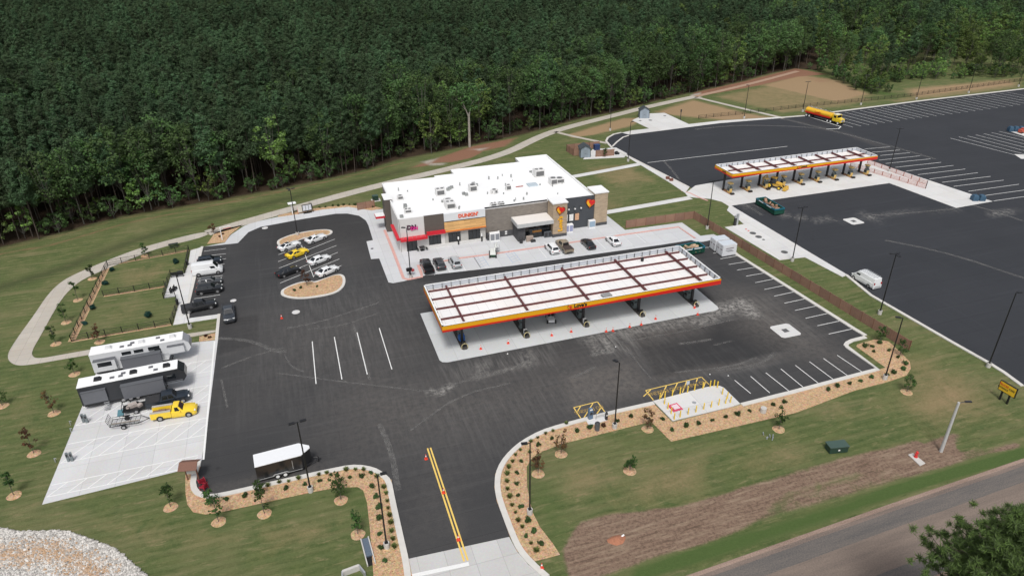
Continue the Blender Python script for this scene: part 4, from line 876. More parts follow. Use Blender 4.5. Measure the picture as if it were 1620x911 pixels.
# ---------------------------------------------------------------- near pine by the road
PX,PY=50.3,24.0
t=thing('pine_tree','big near pine with needle tufts beside the road at lower right','pine',(PX,PY,0))
rng=np.random.default_rng(77);b=MB();b.cyl((0,0,0),(.2,.1,12),.34,.24,10);b.cyl((.2,.1,12),(.1,.3,20.5),.24,.05,8)
cl=[]
for i in range(190):
    z=rng.uniform(9.5,20.5);a=rng.uniform(0,6.283);q=(8.0*(1-((z-9.5)/11.6))**.62+.4)*rng.uniform(.6,.97);tip=np.array([q*math.cos(a),q*math.sin(a),z+q*.16]);base=np.array([.15,.15,z-q*.22])
    b.cyl(base,tip,.07,.02,5)
    for s in np.linspace(.22,1.03,12):
        p=base+(tip-base)*s+rng.normal(0,.2+.22*s,3)*np.array([1,1,.55]);cl.append((*p,rng.uniform(.30,.52)))
for i in range(14): cl.append((rng.normal(0,.5),rng.normal(0,.5)+.3,rng.uniform(19.3,20.9),.35))
b.build('trunk',BARKP,t,60)
# needle tufts: slim blades bursting from each shoot
cl=np.array(cl);k=70;c=np.repeat(cl,k,0);m_=len(c);d=rng.normal(size=(m_,3))+np.array([0,0,.45]);d/=np.linalg.norm(d,axis=1)[:,None]
sd=np.cross(d,rng.normal(size=(m_,3)));sd/=np.linalg.norm(sd,axis=1)[:,None];r_=(c[:,3]*rng.uniform(.75,1.15,m_))[:,None];o_=c[:,:3]+rng.normal(0,.09,(m_,3))
V=np.stack([o_-sd*.028,o_+sd*.028,o_+d*r_+sd*.012,o_+d*r_-sd*.012],1);Fc=[(4*i,4*i+1,4*i+2,4*i+3) for i in range(m_)]
o=bpy.data.objects.new('crown',leafmesh('crown',V.reshape(-1,3),Fc,LEAF['near']));COL.objects.link(o);o.parent=t
# ---------------------------------------------------------------- riprap
RIP=C(0,760,6.035,(-400,330),(-150,420),(0,455),(180,490),(400,490),(520,478),(640,490),(760,530),(960,595),(1120,660),(1230,770),(1400,911),(1500,1010),(-500,1010))
def ripm():
    m,nt,b=newmat('riprap_stone');L=nt.links.new;ge=N(nt,'ShaderNodeNewGeometry')
    r=N(nt,'ShaderNodeValToRGB');e=r.color_ramp.elements;e[0].color=(.27,.255,.235,1);e[1].color=(.64,.615,.575,1);L(ge.outputs['Random Per Island'],r.inputs['Fac'])
    at=N(nt,'ShaderNodeAttribute',attribute_name='clay');x=N(nt,'ShaderNodeMix',data_type='RGBA');L(at.outputs['Fac'],x.inputs['Factor']);L(r.outputs['Color'],x.inputs['A']);x.inputs['B'].default_value=(.42,.27,.155,1)
    L(x.outputs['Result'],b.inputs['Base Color']);b.inputs['Roughness'].default_value=.9;return m
rng=np.random.default_rng(4)
lo=np.min(RIP,0);hi=np.max(RIP,0);q=rng.uniform(lo,hi,(34000,2));q=q[pip(q,RIP)]
clayp=C(0,760,6.035,(-300,640),(0,650),(200,600),(480,600),(700,670),(860,740),(1040,830),(1040,911),(1000,1010),(760,1010),(700,900),(480,780),(0,790),(-300,800))
cm_=pmask(q,clayp,1.3);cl_=np.where(rng.uniform(size=len(q))<cm_*.85,rng.uniform(.5,1.,len(q)),0)
base=np.array([(1,0,0),(0,1,0),(-1,0,0),(0,-1,0),(0,0,.7),(0,0,-.4)],float);fcs=[(0,1,4),(1,2,4),(2,3,4),(3,0,4),(1,0,5),(2,1,5),(3,2,5),(0,3,5)]
sz=rng.uniform(.10,.27,len(q));rot=rng.uniform(0,6.283,len(q))
jit=rng.uniform(.6,1.3,(len(q),6,1))
B=base[None]*jit*sz[:,None,None]
cr,sr=np.cos(rot)[:,None],np.sin(rot)[:,None]
W=np.stack([B[:,:,0]*cr-B[:,:,1]*sr+q[:,0:1],B[:,:,0]*sr+B[:,:,1]*cr+q[:,1:2],B[:,:,2]+.08+rng.uniform(0,.1,(len(q),1))],2)
me=bpy.data.meshes.new('riprap');me.from_pydata(W.reshape(-1,3).tolist(),[],[tuple(i*6+k for k in f) for i in range(len(q)) for f in fcs]);me.materials.append(ripm())
me.attributes.new('clay','FLOAT','POINT').data.foreach_set('value',np.repeat(cl_,6).astype(np.float32))
o=bpy.data.objects.new('riprap',me);COL.objects.link(o);tag(o,'loose pale grey riprap stones with a rusty clay band at lower left','stones',kind='stuff')
sheet('riprap_bed',RIP,.01,mat('riprap_base',(.20,.18,.165),.95,var=.3,scale=4))
# ---------------------------------------------------------------- the store
def brickmat(name,c,mort,w=.6,h=.2,var=.12):
    m,nt,b=newmat(name);L=nt.links.new
    tc=N(nt,'ShaderNodeNewGeometry');sp=N(nt,'ShaderNodeSeparateXYZ');L(tc.outputs['Position'],sp.inputs[0])
    ad=N(nt,'ShaderNodeMath',operation='ADD');L(sp.outputs['X'],ad.inputs[0]);L(sp.outputs['Y'],ad.inputs[1])
    cb_=N(nt,'ShaderNodeCombineXYZ');L(ad.outputs[0],cb_.inputs[0]);L(sp.outputs['Z'],cb_.inputs[1])
    br=N(nt,'ShaderNodeTexBrick');br.inputs['Scale'].default_value=1;br.inputs['Brick Width'].default_value=w;br.inputs['Row Height'].default_value=h;br.inputs['Mortar Size'].default_value=.012
    br.inputs['Color1'].default_value=c4([v*(1-var) for v in c]);br.inputs['Color2'].default_value=c4([v*(1+var) for v in c]);br.inputs['Mortar'].default_value=c4(mort);L(cb_.outputs[0],br.inputs['Vector'])
    L(br.outputs['Color'],b.inputs['Base Color']);b.inputs['Roughness'].default_value=.85;return m
ROOFM=mat('white_roof_membrane',(.80,.80,.79),.6,var=.05,scale=.35)
TAUPE=brickmat('taupe_brick',(.215,.19,.165),(.17,.155,.14))
CHARC=brickmat('charcoal_panel',(.060,.066,.075),(.045,.048,.053),1.2,.6,.06)
TANST=brickmat('tan_stone',(.40,.31,.215),(.32,.26,.19),.8,.3)
STUCCO=mat('white_stucco',(.60,.59,.57),.85,var=.05);STUCG=mat('grey_stucco',(.42,.41,.385),.85,var=.06)
BRNP=brickmat('brown_siding',(.105,.088,.076),(.08,.07,.06),3.,.2,.05)
WOOD=brickmat('honey_wood_slats',(.56,.33,.13),(.40,.22,.08),2.4,.22,.22)
DUNKW=mat('sign_panel_white',(.66,.68,.69),.5,var=.03);ORNG=mat('orange_trim',(.62,.17,.02),.5);REDF=mat('red_fascia',(.55,.015,.03),.4)
CHSTONE=brickmat('dark_base_stone',(.075,.075,.08),(.05,.05,.055),.9,.4)
FRAME=mat('black_window_frame',(.015,.015,.016),.4)
PINKL=mat('pink_sign',(.65,.03,.25),.4);ORL=mat('orange_sign_letters',(.72,.10,.03),.4);LOGY=mat('logo_yellow',(.80,.42,.02),.4);LOGR=mat('logo_red',(.62,.02,.02),.4);LOGO_=mat('logo_orange',(.75,.20,.02),.4)
st=thing('store_building','long store building with a flat white roof, grey brick front and tan towers','building',(18.2,131.6,0))
X0,Y0=18.2,131.6
def L_(x,y): return (x-X0,y-Y0)
w=MB()
# main block footprint in world metres
foot=[(18.2,132.0),(36.3,132.0),(36.3,132.5),(50.4,132.5),(53.5,132.2),(53.5,131.7),(61.4,131.7),(61.4,162.3),(53.0,162.3),(53.0,158.8),(35.4,158.8),(35.4,155.6),(30.7,155.6),(30.7,154.6),(18.2,154.6)]
fl=[L_(*p) for p in foot]
w.prism(fl,0,6.7)
w.build('wall',TAUPE,st)
def part(name,m,boxes,parent=st,smooth=None):
    b=MB()
    for q in boxes: b.b2(q[0]-X0,q[1]-X0,q[2]-Y0,q[3]-Y0,q[4],q[5])
    return b.build(name,m,parent,smooth)
rf=MB();ins=[]
rf.cap([L_(*p) for p in foot],6.75)
roof=rf.build('roof',ROOFM,st)
# parapet: a raised rim following the outline
pp=MB();n=len(foot);cap=MB()
fc_=foot if area(foot)>0 else foot[::-1]
cl_=fl+[fl[0]]
for i in range(n):
    a=Vector(cl_[i]);b_=Vector(cl_[i+1]);t=(b_-a).normalized();nn=Vector((-t.y,t.x))
    q=[a-nn*.03-t*.03,b_-nn*.03+t*.03,b_+nn*.27+t*.03,a+nn*.27-t*.03]
    z=7.2
    pp.prism([tuple(v) for v in q],6.7+.001*i,z+.002*i)
pp.build('parapet',WHITE,st)
part('dark_coping',FRAME,[(36.4,50.4,132.38,132.46,6.98,7.24),(53.6,61.3,131.55,131.66,6.98,7.25),(23.3,27.3,131.7,131.78,7.05,7.32)])
# --- left part: white stucco, brown panel, sign panel over wood
sc_=part('white_facade',STUCCO,[(18.1,23.25,131.7,131.98,0,7.25),(17.95,18.18,131.7,141.2,0,7.25)])
part('brown_panel',BRNP,[(23.25,27.4,131.62,131.97,3.2,7.3)])
part('white_facade',STUCCO,[(23.25,27.4,131.75,131.96,0,3.2)])
part('grey_facade',STUCG,[(27.4,36.3,131.75,131.97,0,3.45)])
part('sign_panel',DUNKW,[(27.42,36.3,131.6,131.97,5.55,7.22)])
part('sign_border',FRAME,[(27.42,36.3,131.56,131.7,5.42,5.54)])
b=MB();b.face([(27.42-X0,131.25-Y0,3.55),(36.3-X0,131.25-Y0,3.55),(36.3-X0,131.6-Y0,5.42),(27.42-X0,131.6-Y0,5.42)]);b.face([(27.42-X0,131.25-Y0,3.55),(27.42-X0,131.6-Y0,5.42),(27.42-X0,131.9-Y0,5.42),(27.42-X0,131.9-Y0,3.55)]);b.face([(36.3-X0,131.25-Y0,3.55),(36.3-X0,131.9-Y0,3.55),(36.3-X0,131.9-Y0,5.42),(36.3-X0,131.6-Y0,5.42)])
b.build('wood_panel',WOOD,st)
part('orange_trim',ORNG,[(27.42,36.3,131.1,131.7,3.32,3.54)])
part('red_awning',REDF,[(18.0,23.6,130.5,131.69,2.75,3.25)]);part('red_awning',REDF,[(23.6,27.5,131.0,131.74,3.2,3.85)]);part('red_awning',REDF,[(17.3,17.94,131.2,139.2,2.85,3.3)])
for i in range(6): part('awning_rod',STEEL,[(18.6+i*.9,18.64+i*.9,130.6,130.66,3.25,3.9)])
part('wall_base',STUCCO,[(23.3,36.2,131.5,131.74,0,.62)])
def window(x0,x1,z0,z1,y,n=3,nm='window'):
    f=part(nm,FRAME,[(x0,x1,y-.08,y-.03,z0,z1)])
    b=MB()
    for k in range(n):
        a=x0+(x1-x0)*k/n+.07;c=x0+(x1-x0)*(k+1)/n-.07;b.b2(a-X0,c-X0,y-.10-Y0,y-.082-Y0,z0+.08,z1-.08)
    b.build('pane',GLASS,f);return f
window(19.3,21.5,.02,2.6,131.7,2,'door');window(24.0,26.6,.75,2.75,131.75,3);window(28.2,30.8,.75,2.85,131.75,3);window(32.5,35.1,.75,2.85,131.75,3)
# --- left side: brown tower and drive-through canopy
part('brown_tower',BRNP,[(16.95,18.6,143.0,146.6,0,7.45)]);part('tower_cap',WHITE,[(16.9,18.7,142.9,146.7,7.46,7.6)])
part('drive_through_canopy',REDF,[(14.9,16.94,144.2,146.4,2.9,3.35)]);part('canopy_deck',WHITE,[(14.95,16.9,144.25,146.35,3.36,3.42)])
part('service_window',FRAME,[(16.85,16.94,144.6,146.0,1.0,2.4)])
# --- grey middle part
part('dark_base',CHSTONE,[(36.35,42.6,132.3,132.48,0,1.35)])
# --- entrance tower, canopy and glazed lobby
part('tan_tower',TANST,[(50.35,53.55,128.4,131.69,.7,7.6)]);part('tower_base',CHSTONE,[(50.3,53.6,128.34,131.66,0,.69)]);part('tower_cap',WHITE,[(50.2,53.7,128.25,131.9,7.61,7.85)])
part('entrance_canopy',mat('canopy_fascia_grey',(.46,.47,.47),.5),[(42.2,50.34,127.9,132.4,3.45,4.25)]);part('canopy_deck',mat('canopy_deck_pale',(.70,.66,.62),.7,var=.08),[(42.3,50.3,128.0,132.35,4.26,4.3)])
part('entrance_pier',CHSTONE,[(42.6,44.2,128.7,132.3,0,3.44)])
lob=part('glazed_lobby',FRAME,[(44.2,50.3,129.6,132.3,0,3.44)])
b=MB()
for k in range(6): b.b2(44.3+k-X0,45.2+k-X0,129.55-Y0,129.59-Y0,.1 if k in(2,3) else .95,3.35)
b.build('pane',GLASS,lob)
part('door_glow',mat('warm_interior',(.45,.20,.04),.5),[(46.1,48.2,129.53,129.548,1.25,1.7)],lob)
# --- charcoal part with posters and right tower
part('charcoal_facade',CHARC,[(53.56,61.2,131.45,131.69,0,7.22)])
part('tan_tower',TANST,[(61.2,64.3,131.2,135.2,.7,7.6)]);part('tower_base',CHSTONE,[(61.15,64.35,131.1,135.25,0,.69)]);part('tower_cap',WHITE,[(61.05,64.45,131.05,135.35,7.61,7.85)])
for i in range(3):
    po=part('poster',FRAME,[(53.9+i*1.35,55.0+i*1.35,131.38,131.44,1.9,3.6)]);part('poster_face',(mat('poster_white',(.80,.79,.77),.4,var=.12,scale=2.) if i!=2 else mat('poster_warm',(.62,.36,.22),.4,var=.4,scale=3.)),[(53.97+i*1.35,54.93+i*1.35,131.36,131.378,1.97,3.53)],po)
    lp=part('wall_lamp',FRAME,[(54.9+i*1.45,55.1+i*1.45,131.0,131.44,5.0,5.1)]);part('lamp_shade',WHITE,[(54.85+i*1.45,55.15+i*1.45,130.9,131.2,4.7,4.99)],lp)
def heart(parent,x,y,z,s):
    """tilted two-tone heart emblem built in depth"""
    def hp(k,dx=0,dz=0):
        out=[]
        for i in range(28):
            t=2*math.pi*i/28;a=16*math.sin(t)**3/16;c=(13*math.cos(t)-5*math.cos(2*t)-2*math.cos(3*t)-math.cos(4*t))/16
            ca,sa=math.cos(R(-12)),math.sin(R(-12));out.append(((a*ca-c*sa)*s*k+dx,(a*sa+c*ca)*s*k+dz))
        return out
    for nm,mm,k,d,dx,dz in(('emblem_edge',mat('logo_dark_red',(.16,.01,.01),.4),1.0,.16,0,0),('emblem_orange',LOGO_,.86,.22,0,0),('emblem_yellow',LOGY,.55,.26,-.28*s,-.05*s),('emblem_heart',LOGR,.62,.30,.22*s,.12*s)):
        b=MB();q=hp(k,dx,dz);n_=len(q)
        b.add([(p[0],-d,p[1]) for p in q]+[(p[0],0,p[1]) for p in q],[tuple(range(n_))]+[(i,(i+1)%n_,n_+(i+1)%n_,n_+i) for i in range(n_)])
        o=b.build(nm,mm,parent);o.location=(x,y,z)
heart(st,51.95-X0,128.36-Y0,6.15,1.05);heart(st,60.2-X0,131.42-Y0,5.6,1.2)
text("Love's",1.35,LOGY,st,(52.05-X0,128.33-Y0,3.0),(math.pi/2,-math.pi/2,0),'sign_letters',bold=.035,ext=.08)
text("DUNKIN'",1.05,ORL,st,(32.6-X0,131.55-Y0,6.38),name='sign_letters',bold=.035,ext=.06)
text('DN',1.25,mat('sign_plum',(.05,.008,.035),.4),st,(20.6-X0,131.62-Y0,5.25),name='sign_letters',bold=.05,ext=.05)
text("DN",1.0,PINKL,st,(21.1-X0,131.55-Y0,5.0),name='sign_letters',bold=.04,ext=.05)
# --- roof units
UG=mat('roof_unit_grey',(.66,.655,.64),.5,.0,var=.08);UD=mat('roof_unit_dark',(.13,.13,.13),.6)
def unit(x,y,sx,sy,h,fans=2,rz=0,gm=UG):
    b=MB();b.box((x-X0,y-Y0,6.95+h/2),(sx,sy,h),rz);b.box((x-X0,y-Y0,6.87),(sx+.15,sy+.15,.16),rz)
    o=b.build('rooftop_unit',gm,st)
    b=MB()
    for k in range(fans): b.cyl((x-X0+(k-(fans-1)/2)*sx/fans,y-Y0,6.95+h),(x-X0+(k-(fans-1)/2)*sx/fans,y-Y0,7.0+h),min(sx/fans,sy)*.38,n=12)
    b.b2(x-X0-sx*.42,x-X0+sx*.42,y-Y0-sy/2-.02,y-Y0-sy/2+.01,7.05,6.9+h*.85)
    b.build('fan_grille',UD,o)
for a in ((29.5,144.1,1.9,1.7,1.3,2),(29.8,136.1,1.9,2.6,1.2,2),(30.0,138.4,1.6,2.2,.8,1),(37.0,144.1,1.7,1.6,1.3,1),(44.7,141.9,1.1,.9,1.1,1),(54.4,148.7,2.3,2.1,1.5,2),(55.6,142.4,1.6,1.8,1.3,1),(57.3,142.7,1.9,1.7,1.0,1),(20.8,136,1.4,1.2,.7,2),(20.6,144.1,1.2,1.,.8,1)): unit(*a)
unit(41.1,141.1,1.5,1.1,.7,1,.6);unit(38.7,133.6,1.3,.9,.6,2);unit(40.4,133.5,1.3,.9,.6,2)
b=MB();b.b2(49.7-X0,52.0-X0,142.2-Y0,144.2-Y0,6.76,7.0);b.build('skylight',mat('skylight_glass',(.45,.52,.56),.15),st)
b=MB();b.b2(46.9-X0,48.6-X0,143.0-Y0,143.25-Y0,6.76,6.92);b.build('red_board',mat('dull_red_board',(.35,.10,.08),.8),st)
b=MB();r2=random.Random(3)
for i in range(34):
    x=r2.uniform(19.5,59);y=r2.uniform(134,152);s=r2.uniform(.08,.2);b.cyl((x-X0,y-Y0,6.75),(x-X0,y-Y0,6.75+r2.uniform(.3,.8)),s,n=6)
for x,y in((20.7,138.6),(20.9,139.8),(19.1,133.9),(32.3,146.8),(32.9,147.3),(31.8,146.2),(38.2,148.),(37.4,147.1),(38.6,146.9),(34.5,142.5),(34.9,141.7)): b.b2(x-X0-.35,x-X0+.35,y-Y0-.3,y-Y0+.3,6.76,7.3)
b.build('roof_vents',mat('vent_metal',(.30,.31,.30),.5,.3),st)
# ---------------------------------------------------------------- fuel canopies
DECK=None
def deckmat():
    m,nt,b=newmat('canopy_deck_panels');L=nt.links.new;pos=N(nt,'ShaderNodeNewGeometry').outputs['Position']
    br=N(nt,'ShaderNodeTexBrick',offset=0.);br.inputs['Scale'].default_value=1;br.inputs['Brick Width'].default_value=1.55;br.inputs['Row Height'].default_value=60;br.inputs['Mortar Size'].default_value=.02
    br.inputs['Color1'].default_value=(.80,.775,.75,1);br.inputs['Color2'].default_value=(.74,.73,.715,1);br.inputs['Mortar'].default_value=(.42,.42,.42,1);L(pos,br.inputs['Vector'])
    n=N(nt,'ShaderNodeTexNoise');n.inputs['Scale'].default_value=.25;n.inputs['Detail'].default_value=5;L(pos,n.inputs['Vector'])
    r=N(nt,'ShaderNodeMapRange',clamp=True);r.inputs['From Min'].default_value=.5;r.inputs['From Max'].default_value=.75;r.inputs['To Max'].default_value=.5;L(n.outputs['Fac'],r.inputs['Value'])
    x=N(nt,'ShaderNodeMix',data_type='RGBA');L(r.outputs['Result'],x.inputs['Factor']);L(br.outputs['Color'],x.inputs['A']);x.inputs['B'].default_value=(.76,.64,.54,1);L(x.outputs['Result'],b.inputs['Base Color']);b.inputs['Roughness'].default_value=.5;return m
DECK=deckmat();BEAM=mat('maroon_beam',(.105,.026,.026),.6,var=.2);PANI=mat('fascia_back_panel',(.50,.53,.57),.5,var=.06)
FY=mat('fascia_amber',(.74,.37,.012),.35,var=.03);FO=mat('fascia_orange',(.72,.19,.01),.35,var=.03);FR=mat('fascia_red',(.60,.02,.015),.35,var=.03);FYL=mat('fascia_yellow',(.80,.50,.06),.35);COLM=mat('canopy_column_black',(.014,.014,.015),.4)
def canopy(label,x0,x1,y0,y1,zb,zt,xb,yb,cols,textx,flip=False,nstrut=30,yl=True):
    t=thing('fuel_canopy',label,'canopy',((x0+x1)/2,(y0+y1)/2,0));ox,oy=(x0+x1)/2,(y0+y1)/2
    def bx(nm,m,q):
        b=MB()
        for a in q: b.b2(a[0]-ox,a[1]-ox,a[2]-oy,a[3]-oy,a[4],a[5])
        return b.build(nm,m,t)
    zd=zb+.18
    bx('deck',DECK,[(x0+.25,x1-.25,y0+.25,y1-.25,zd-.12,zd)])
    bx('soffit',mat('soffit_white',(.75,.75,.74),.5),[(x0+.2,x1-.2,y0+.2,y1-.2,zb-.02,zd-.121)])
    # fascia: amber box with orange and red wedge on the front face
    th=.16
    H_=zt-zb
    for nm,(a,b_) in {'front':((x0,y0),(x1,y0)),'right':((x1,y0),(x1,y1)),'back':((x1,y1),(x0,y1)),'left':((x0,y1),(x0,y0))}.items():
        v=Vector((b_[0]-a[0],b_[1]-a[1]));Ln=v.length;rz=math.atan2(v.y,v.x)
        m=MB();m.b2(.0,Ln,0.004,th,zb,zt)
        o=m.build('fascia_panel',FY,t,loc=(a[0]-ox,a[1]-oy,0),rz=rz)
        f0,f1={'front':(.28,.66),'right':(.66,.66),'back':(.66,.28),'left':(.28,.28)}[nm];fm={'front':.17,'right':.66,'back':.45,'left':.28}[nm]
        # wedges: polygons standing proud of the panel
        def wedge(nm2,mm,l0,h0,lm,hm,l1,h1,d):
            k=MB()
            for u0,u1,a0,a1,b0,b1 in((0,Ln*.42,l0,h0,lm,hm),(Ln*.42,Ln,lm,hm,l1,h1)):
                pts=[(u0,a0),(u1,b0),(u1,b1),(u0,a1)];k.add([(p[0],-d,zb+p[1]*H_) for p in pts]+[(p[0],.002,zb+p[1]*H_) for p in pts],[(0,1,2,3),(0,4,5,1),(2,6,7,3)])
            k;k.build(nm2,mm,o)
        wedge('red_band',FR,-.02,f0,-.02,fm,-.02,f1,.012);wedge('orange_band',FO,f0,f0+.09,fm,fm+.06,f1,f1+.08,.010);wedge('dark_line',FRAME,.955,1.0,.955,1.0,.955,1.0,.012)
        c=MB();c.b2(.0,Ln,0.0,.22,zt,zt+.05);c.build('coping',WHITE,o)
        # struts behind the panel
        if nm!='front':
            c=MB();c.b2(.2,Ln-.2,th,th+.03,zd,zt-.02);c.build('back_panel',PANI,o)
            c=MB();ns=int(Ln/1.55)
            for k in range(1,ns): c.b2(k*Ln/ns-.035,k*Ln/ns+.035,th+.031,th+.22,zd,zt-.03)
            c.build('struts',UD,o)
        if nm=='front' and textx:
            text("Love's",H_*.82,FRAME,o,(textx-x0,-.03,zb+H_*.58),name='sign_letters',bold=.035,ext=.03)
            heart(o,textx-x0-H_*1.75,-.0,zb+H_*.57,H_*.34)
        if nm=='left' and not yl:
            text("Love's",H_*.62,FRAME,o,(Ln*.55,-.02,zb+H_*.52),name='sign_letters',bold=.03,ext=.02)
    for x in xb: bx('cross_beam',BEAM,[(x-.13,x+.13,y0+.7,y1-.5,zd+.12,zd+.5)])
    for y in yb: bx('long_beam',BEAM,[(x0+.5,x1-.6,y-.09,y+.09,zd+.005,zd+.32)])
    for c in cols: bx('column',COLM,[(c[0]-.2,c[0]+.2,c[1]-.2,c[1]+.2,0,zb-.02)])
    return t,ox,oy
cx_=[21.4,32.0,42.7,53.2,63.8]
t,ox,oy=canopy('big fuel canopy with open white deck, maroon beams and amber-red fascia',17.6,66.9,90.55,104.75,4.88,5.98,cx_,(93.9,97.3,100.6,103.6),[(x,93.95) for x in cx_]+[(x,101.4) for x in cx_],40.6)
b=MB();b.box((46.2-ox,92.6-oy,5.3),(1.6,1.1,.28),.1);b.build('deck_bundle',mat('grey_bundle',(.25,.25,.25),.8,var=.4,scale=8),t)
b=MB();b.cyl((58.0-ox,102.6-oy,5.2),(58.0-ox,102.6-oy,5.75),.28,n=9);b.build('deck_bucket',RUBBER,t)
tx=[100.95+i*5.2 for i in range(9)]
canopy('long narrow truck fuel canopy with amber-red fascia on nine black columns',99.9,143.2,137.0,144.6,4.85,5.8,[103.6+i*5.2 for i in range(8)],(140.9,),[(x,141.35) for x in tx],120.5,yl=False)
# ---------------------------------------------------------------- pump islands
ISL=mat('island_kerb_dark',(.06,.055,.05),.7);DISP=mat('dispenser_grey',(.16,.19,.19),.4);DTOP=mat('dispenser_amber',(.62,.42,.14),.4);SCR=mat('dispenser_screen',(.02,.025,.03),.15)
HOOP=mat('hoop_cream',(.58,.49,.24),.5)
def dispenser(name,label,x,y,group,top=DTOP,h=2.1,rz=0):
    t=thing(name,label,'fuel pump',(x,y,.16),rz,group)
    b=MB();b.box((0,0,.55),(.75,.95,1.1));b.box((0,0,h-.42),(.6,.85,.55));
    b.box((-.3,0,1.3),(.12,.85,.5));b.box((.3,0,1.3),(.12,.85,.5));b.build('cabinet',DISP,t)
    b=MB();b.box((0,0,h),(1.0,1.15,.28));b.build('top_panel',top,t)
    for s in(-1,1):
        b=MB();b.box((s*.385,0,.85),(.03,.7,.4));b.build('screen',SCR,t)
        for k in (-.3,.3):
            b=MB();b.tube([(s*.36,k,1.5),(s*.55,k*1.05,1.2),(s*.58,k*1.1,.5),(s*.45,k,.9)],.03,5);b.build('hose',RUBBER,t)
    return t
def island(x,y0,y1,w,label,group,hoop=True,endbox=False):
    t=thing('pump_island',label,'pump island',(x,(y0+y1)/2,.06),0,group)
    L2=(y1-y0)/2;b=MB();pts=[(-w/2,-L2+.4),(-w/4,-L2),(w/4,-L2),(w/2,-L2+.4),(w/2,L2-.4),(w/4,L2),(-w/4,L2),(-w/2,L2-.4)]
    b.prism(pts,0,.12);b.build('kerb',ISL if not endbox else mat('island_rust',(.30,.15,.07),.7,var=.3),t)
    if hoop:
        for s in(-1,1):
            m=MB();yy=s*(L2-.35);arc=[(-.5,yy,.0)]+[(.5*math.cos(a)*-1,yy,.45+.5*math.sin(a)) for a in [k*math.pi/10 for k in range(11)]]+[(.5,yy,0)];m.tube(arc,.05,6);m.build('crash_hoop',HOOP,t,40)
    if endbox:
        m=MB();m.box((0,-L2+.3,.22),(w*.95,.6,.34));m.build('bumper',RUBBER,t)
    return t
for i,x in enumerate(cx_):
    w_=('leftmost','second from left','middle','second from right','rightmost')[i]
    island(x,91.9,103.2,1.15,w_+' pump island under the big canopy','pump islands under the big canopy')
    dispenser('fuel_dispenser','front fuel dispenser on the %s island of the big canopy'%w_,x,95.4,'dispensers under the big canopy')
    dispenser('fuel_dispenser','rear fuel dispenser on the %s island of the big canopy'%w_,x,99.6,'dispensers under the big canopy')
    b=MB();b.cyl((0,0,0),(0,0,.8),.25,.3,10);b.cyl((0,0,.8),(0,0,.88),.31,.25,10);o=b.build('trash_can',RUBBER,None,40,(x,92.75,.18));tag(o,'black trash can at the front end of the %s pump island'%w_,'trash can','trash cans at the pump islands')
    if i in(1,2):
        b=MB();b.box((0,0,.35),(.5,.35,.7));b.box((0,0,.75),(.55,.4,.1));o=b.build('squeegee_bin',WHITE,None,None,(x+.05,93.35,.18));tag(o,'white windscreen wash bin on the %s pump island'%w_,'wash bin','windscreen wash bins')
b=MB();b.box((0,0,.5),(.85,.8,1.0),.2);b.box((.05,-.1,1.1),(.6,.5,.3),.5);o=b.build('blue_cover',mat('blue_plastic_cover',(.02,.12,.42),.5,var=.3,scale=4),None,None,(21.5,94.7,.2));tag(o,'bright blue plastic cover draped at the leftmost pump','cover')
for i,x in enumerate(tx):
    w_=ordn(i)
    island(x+.35,137.6,142.2,1.0,'%s truck pump island from the left under the truck canopy'%w_,'truck pump islands',False,True)
    q=dispenser('truck_dispenser','%s truck diesel dispenser from the left, amber top'%w_,x+.45,139.3,'truck diesel dispensers',h=2.4)
    for k in(-1,1):
        b=MB();b.b2(k*.40-.03,k*.40+.03,-.47,.47,.02,.42);b.build('side_panel',DTOP,q)
    b=MB();b.b2(-.36,.36,-.52,-.478,.1,1.05);b.build('front_panel',DTOP,q)
# ---------------------------------------------------------------- fences
def fence_run(label,pts,h,kind,gap=2.4,group=None):
    nm={'privacy':'privacy_fence','wire':'wire_fence','mesh':'barrier_fence'}[kind]
    t=thing(nm,label,'fence',(*pts[0],0),0,group);o=Vector(pts[0])
    for a,b in zip(pts,pts[1:]):
        a=Vector(a)-o;b=Vector(b)-o;L2=(b-a).length;n=max(1,int(round(L2/gap)));d=(b-a)/n;rz=math.atan2(d.y,d.x)
        for k in range(n):
            p=a+d*k;c=a+d*(k+.5)
            m=MB();m.box((0,0,h/2+.04),(.10,.10,h+.08));m.build('post',{'privacy':BROWNWALL,'wire':BLACK,'mesh':mat('barrier_post',(.35,.12,.08),.6)}[kind],t,loc=(p.x,p.y,0))
            m=MB();l=d.length
            if kind=='privacy':
                q=int(l/.2)
                for j in range(q): m.box((-l/2+(j+.5)*l/q,(.012 if j%2 else -.012),h/2),(l/q-.012,.03,h-rnd.uniform(0,.02)))
                m.build('panel',BWV[(k+int(a.x))%3],t,loc=(c.x,c.y,0),rz=rz)
            elif kind=='wire':
                for z in(.12,h*.5,h-.04): m.box((0,0,z),(l,.035,.045))
                q=int(l/.16)
                for j in range(q): m.box((-l/2+(j+.5)*l/q,0,h/2),(.016,.012,h-.1))
                m.build('panel',BLACK,t,loc=(c.x,c.y,0),rz=rz)
            else:
                for z in(.1,h*.35,h*.65,h-.05): m.box((0,0,z),(l,.02,.07))
                q=int(l/.22)
                for j in range(q): m.box((-l/2+(j+.5)*l/q,0,h/2),(.045,.012,h-.1))
                m.build('panel',mat('safety_mesh',(.55,.25,.20),.7),t,loc=(c.x,c.y,0),rz=rz)
        m=MB();m.box((0,0,h/2+.04),(.10,.10,h+.08));m.build('post',BROWNWALL if kind=='privacy' else BLACK,t,loc=(b.x,b.y,0))
    return t
BWV=[mat('brown_boards_%d'%i,c,.8,var=.18,scale=1.5) for i,c in enumerate(((.26,.15,.105),(.285,.165,.115),(.235,.135,.098)))]
fence_run('long brown board fence between the car lot and the truck lot',[g(990,361),g(1097,346),g(1437.4,555)],1.85,'privacy')
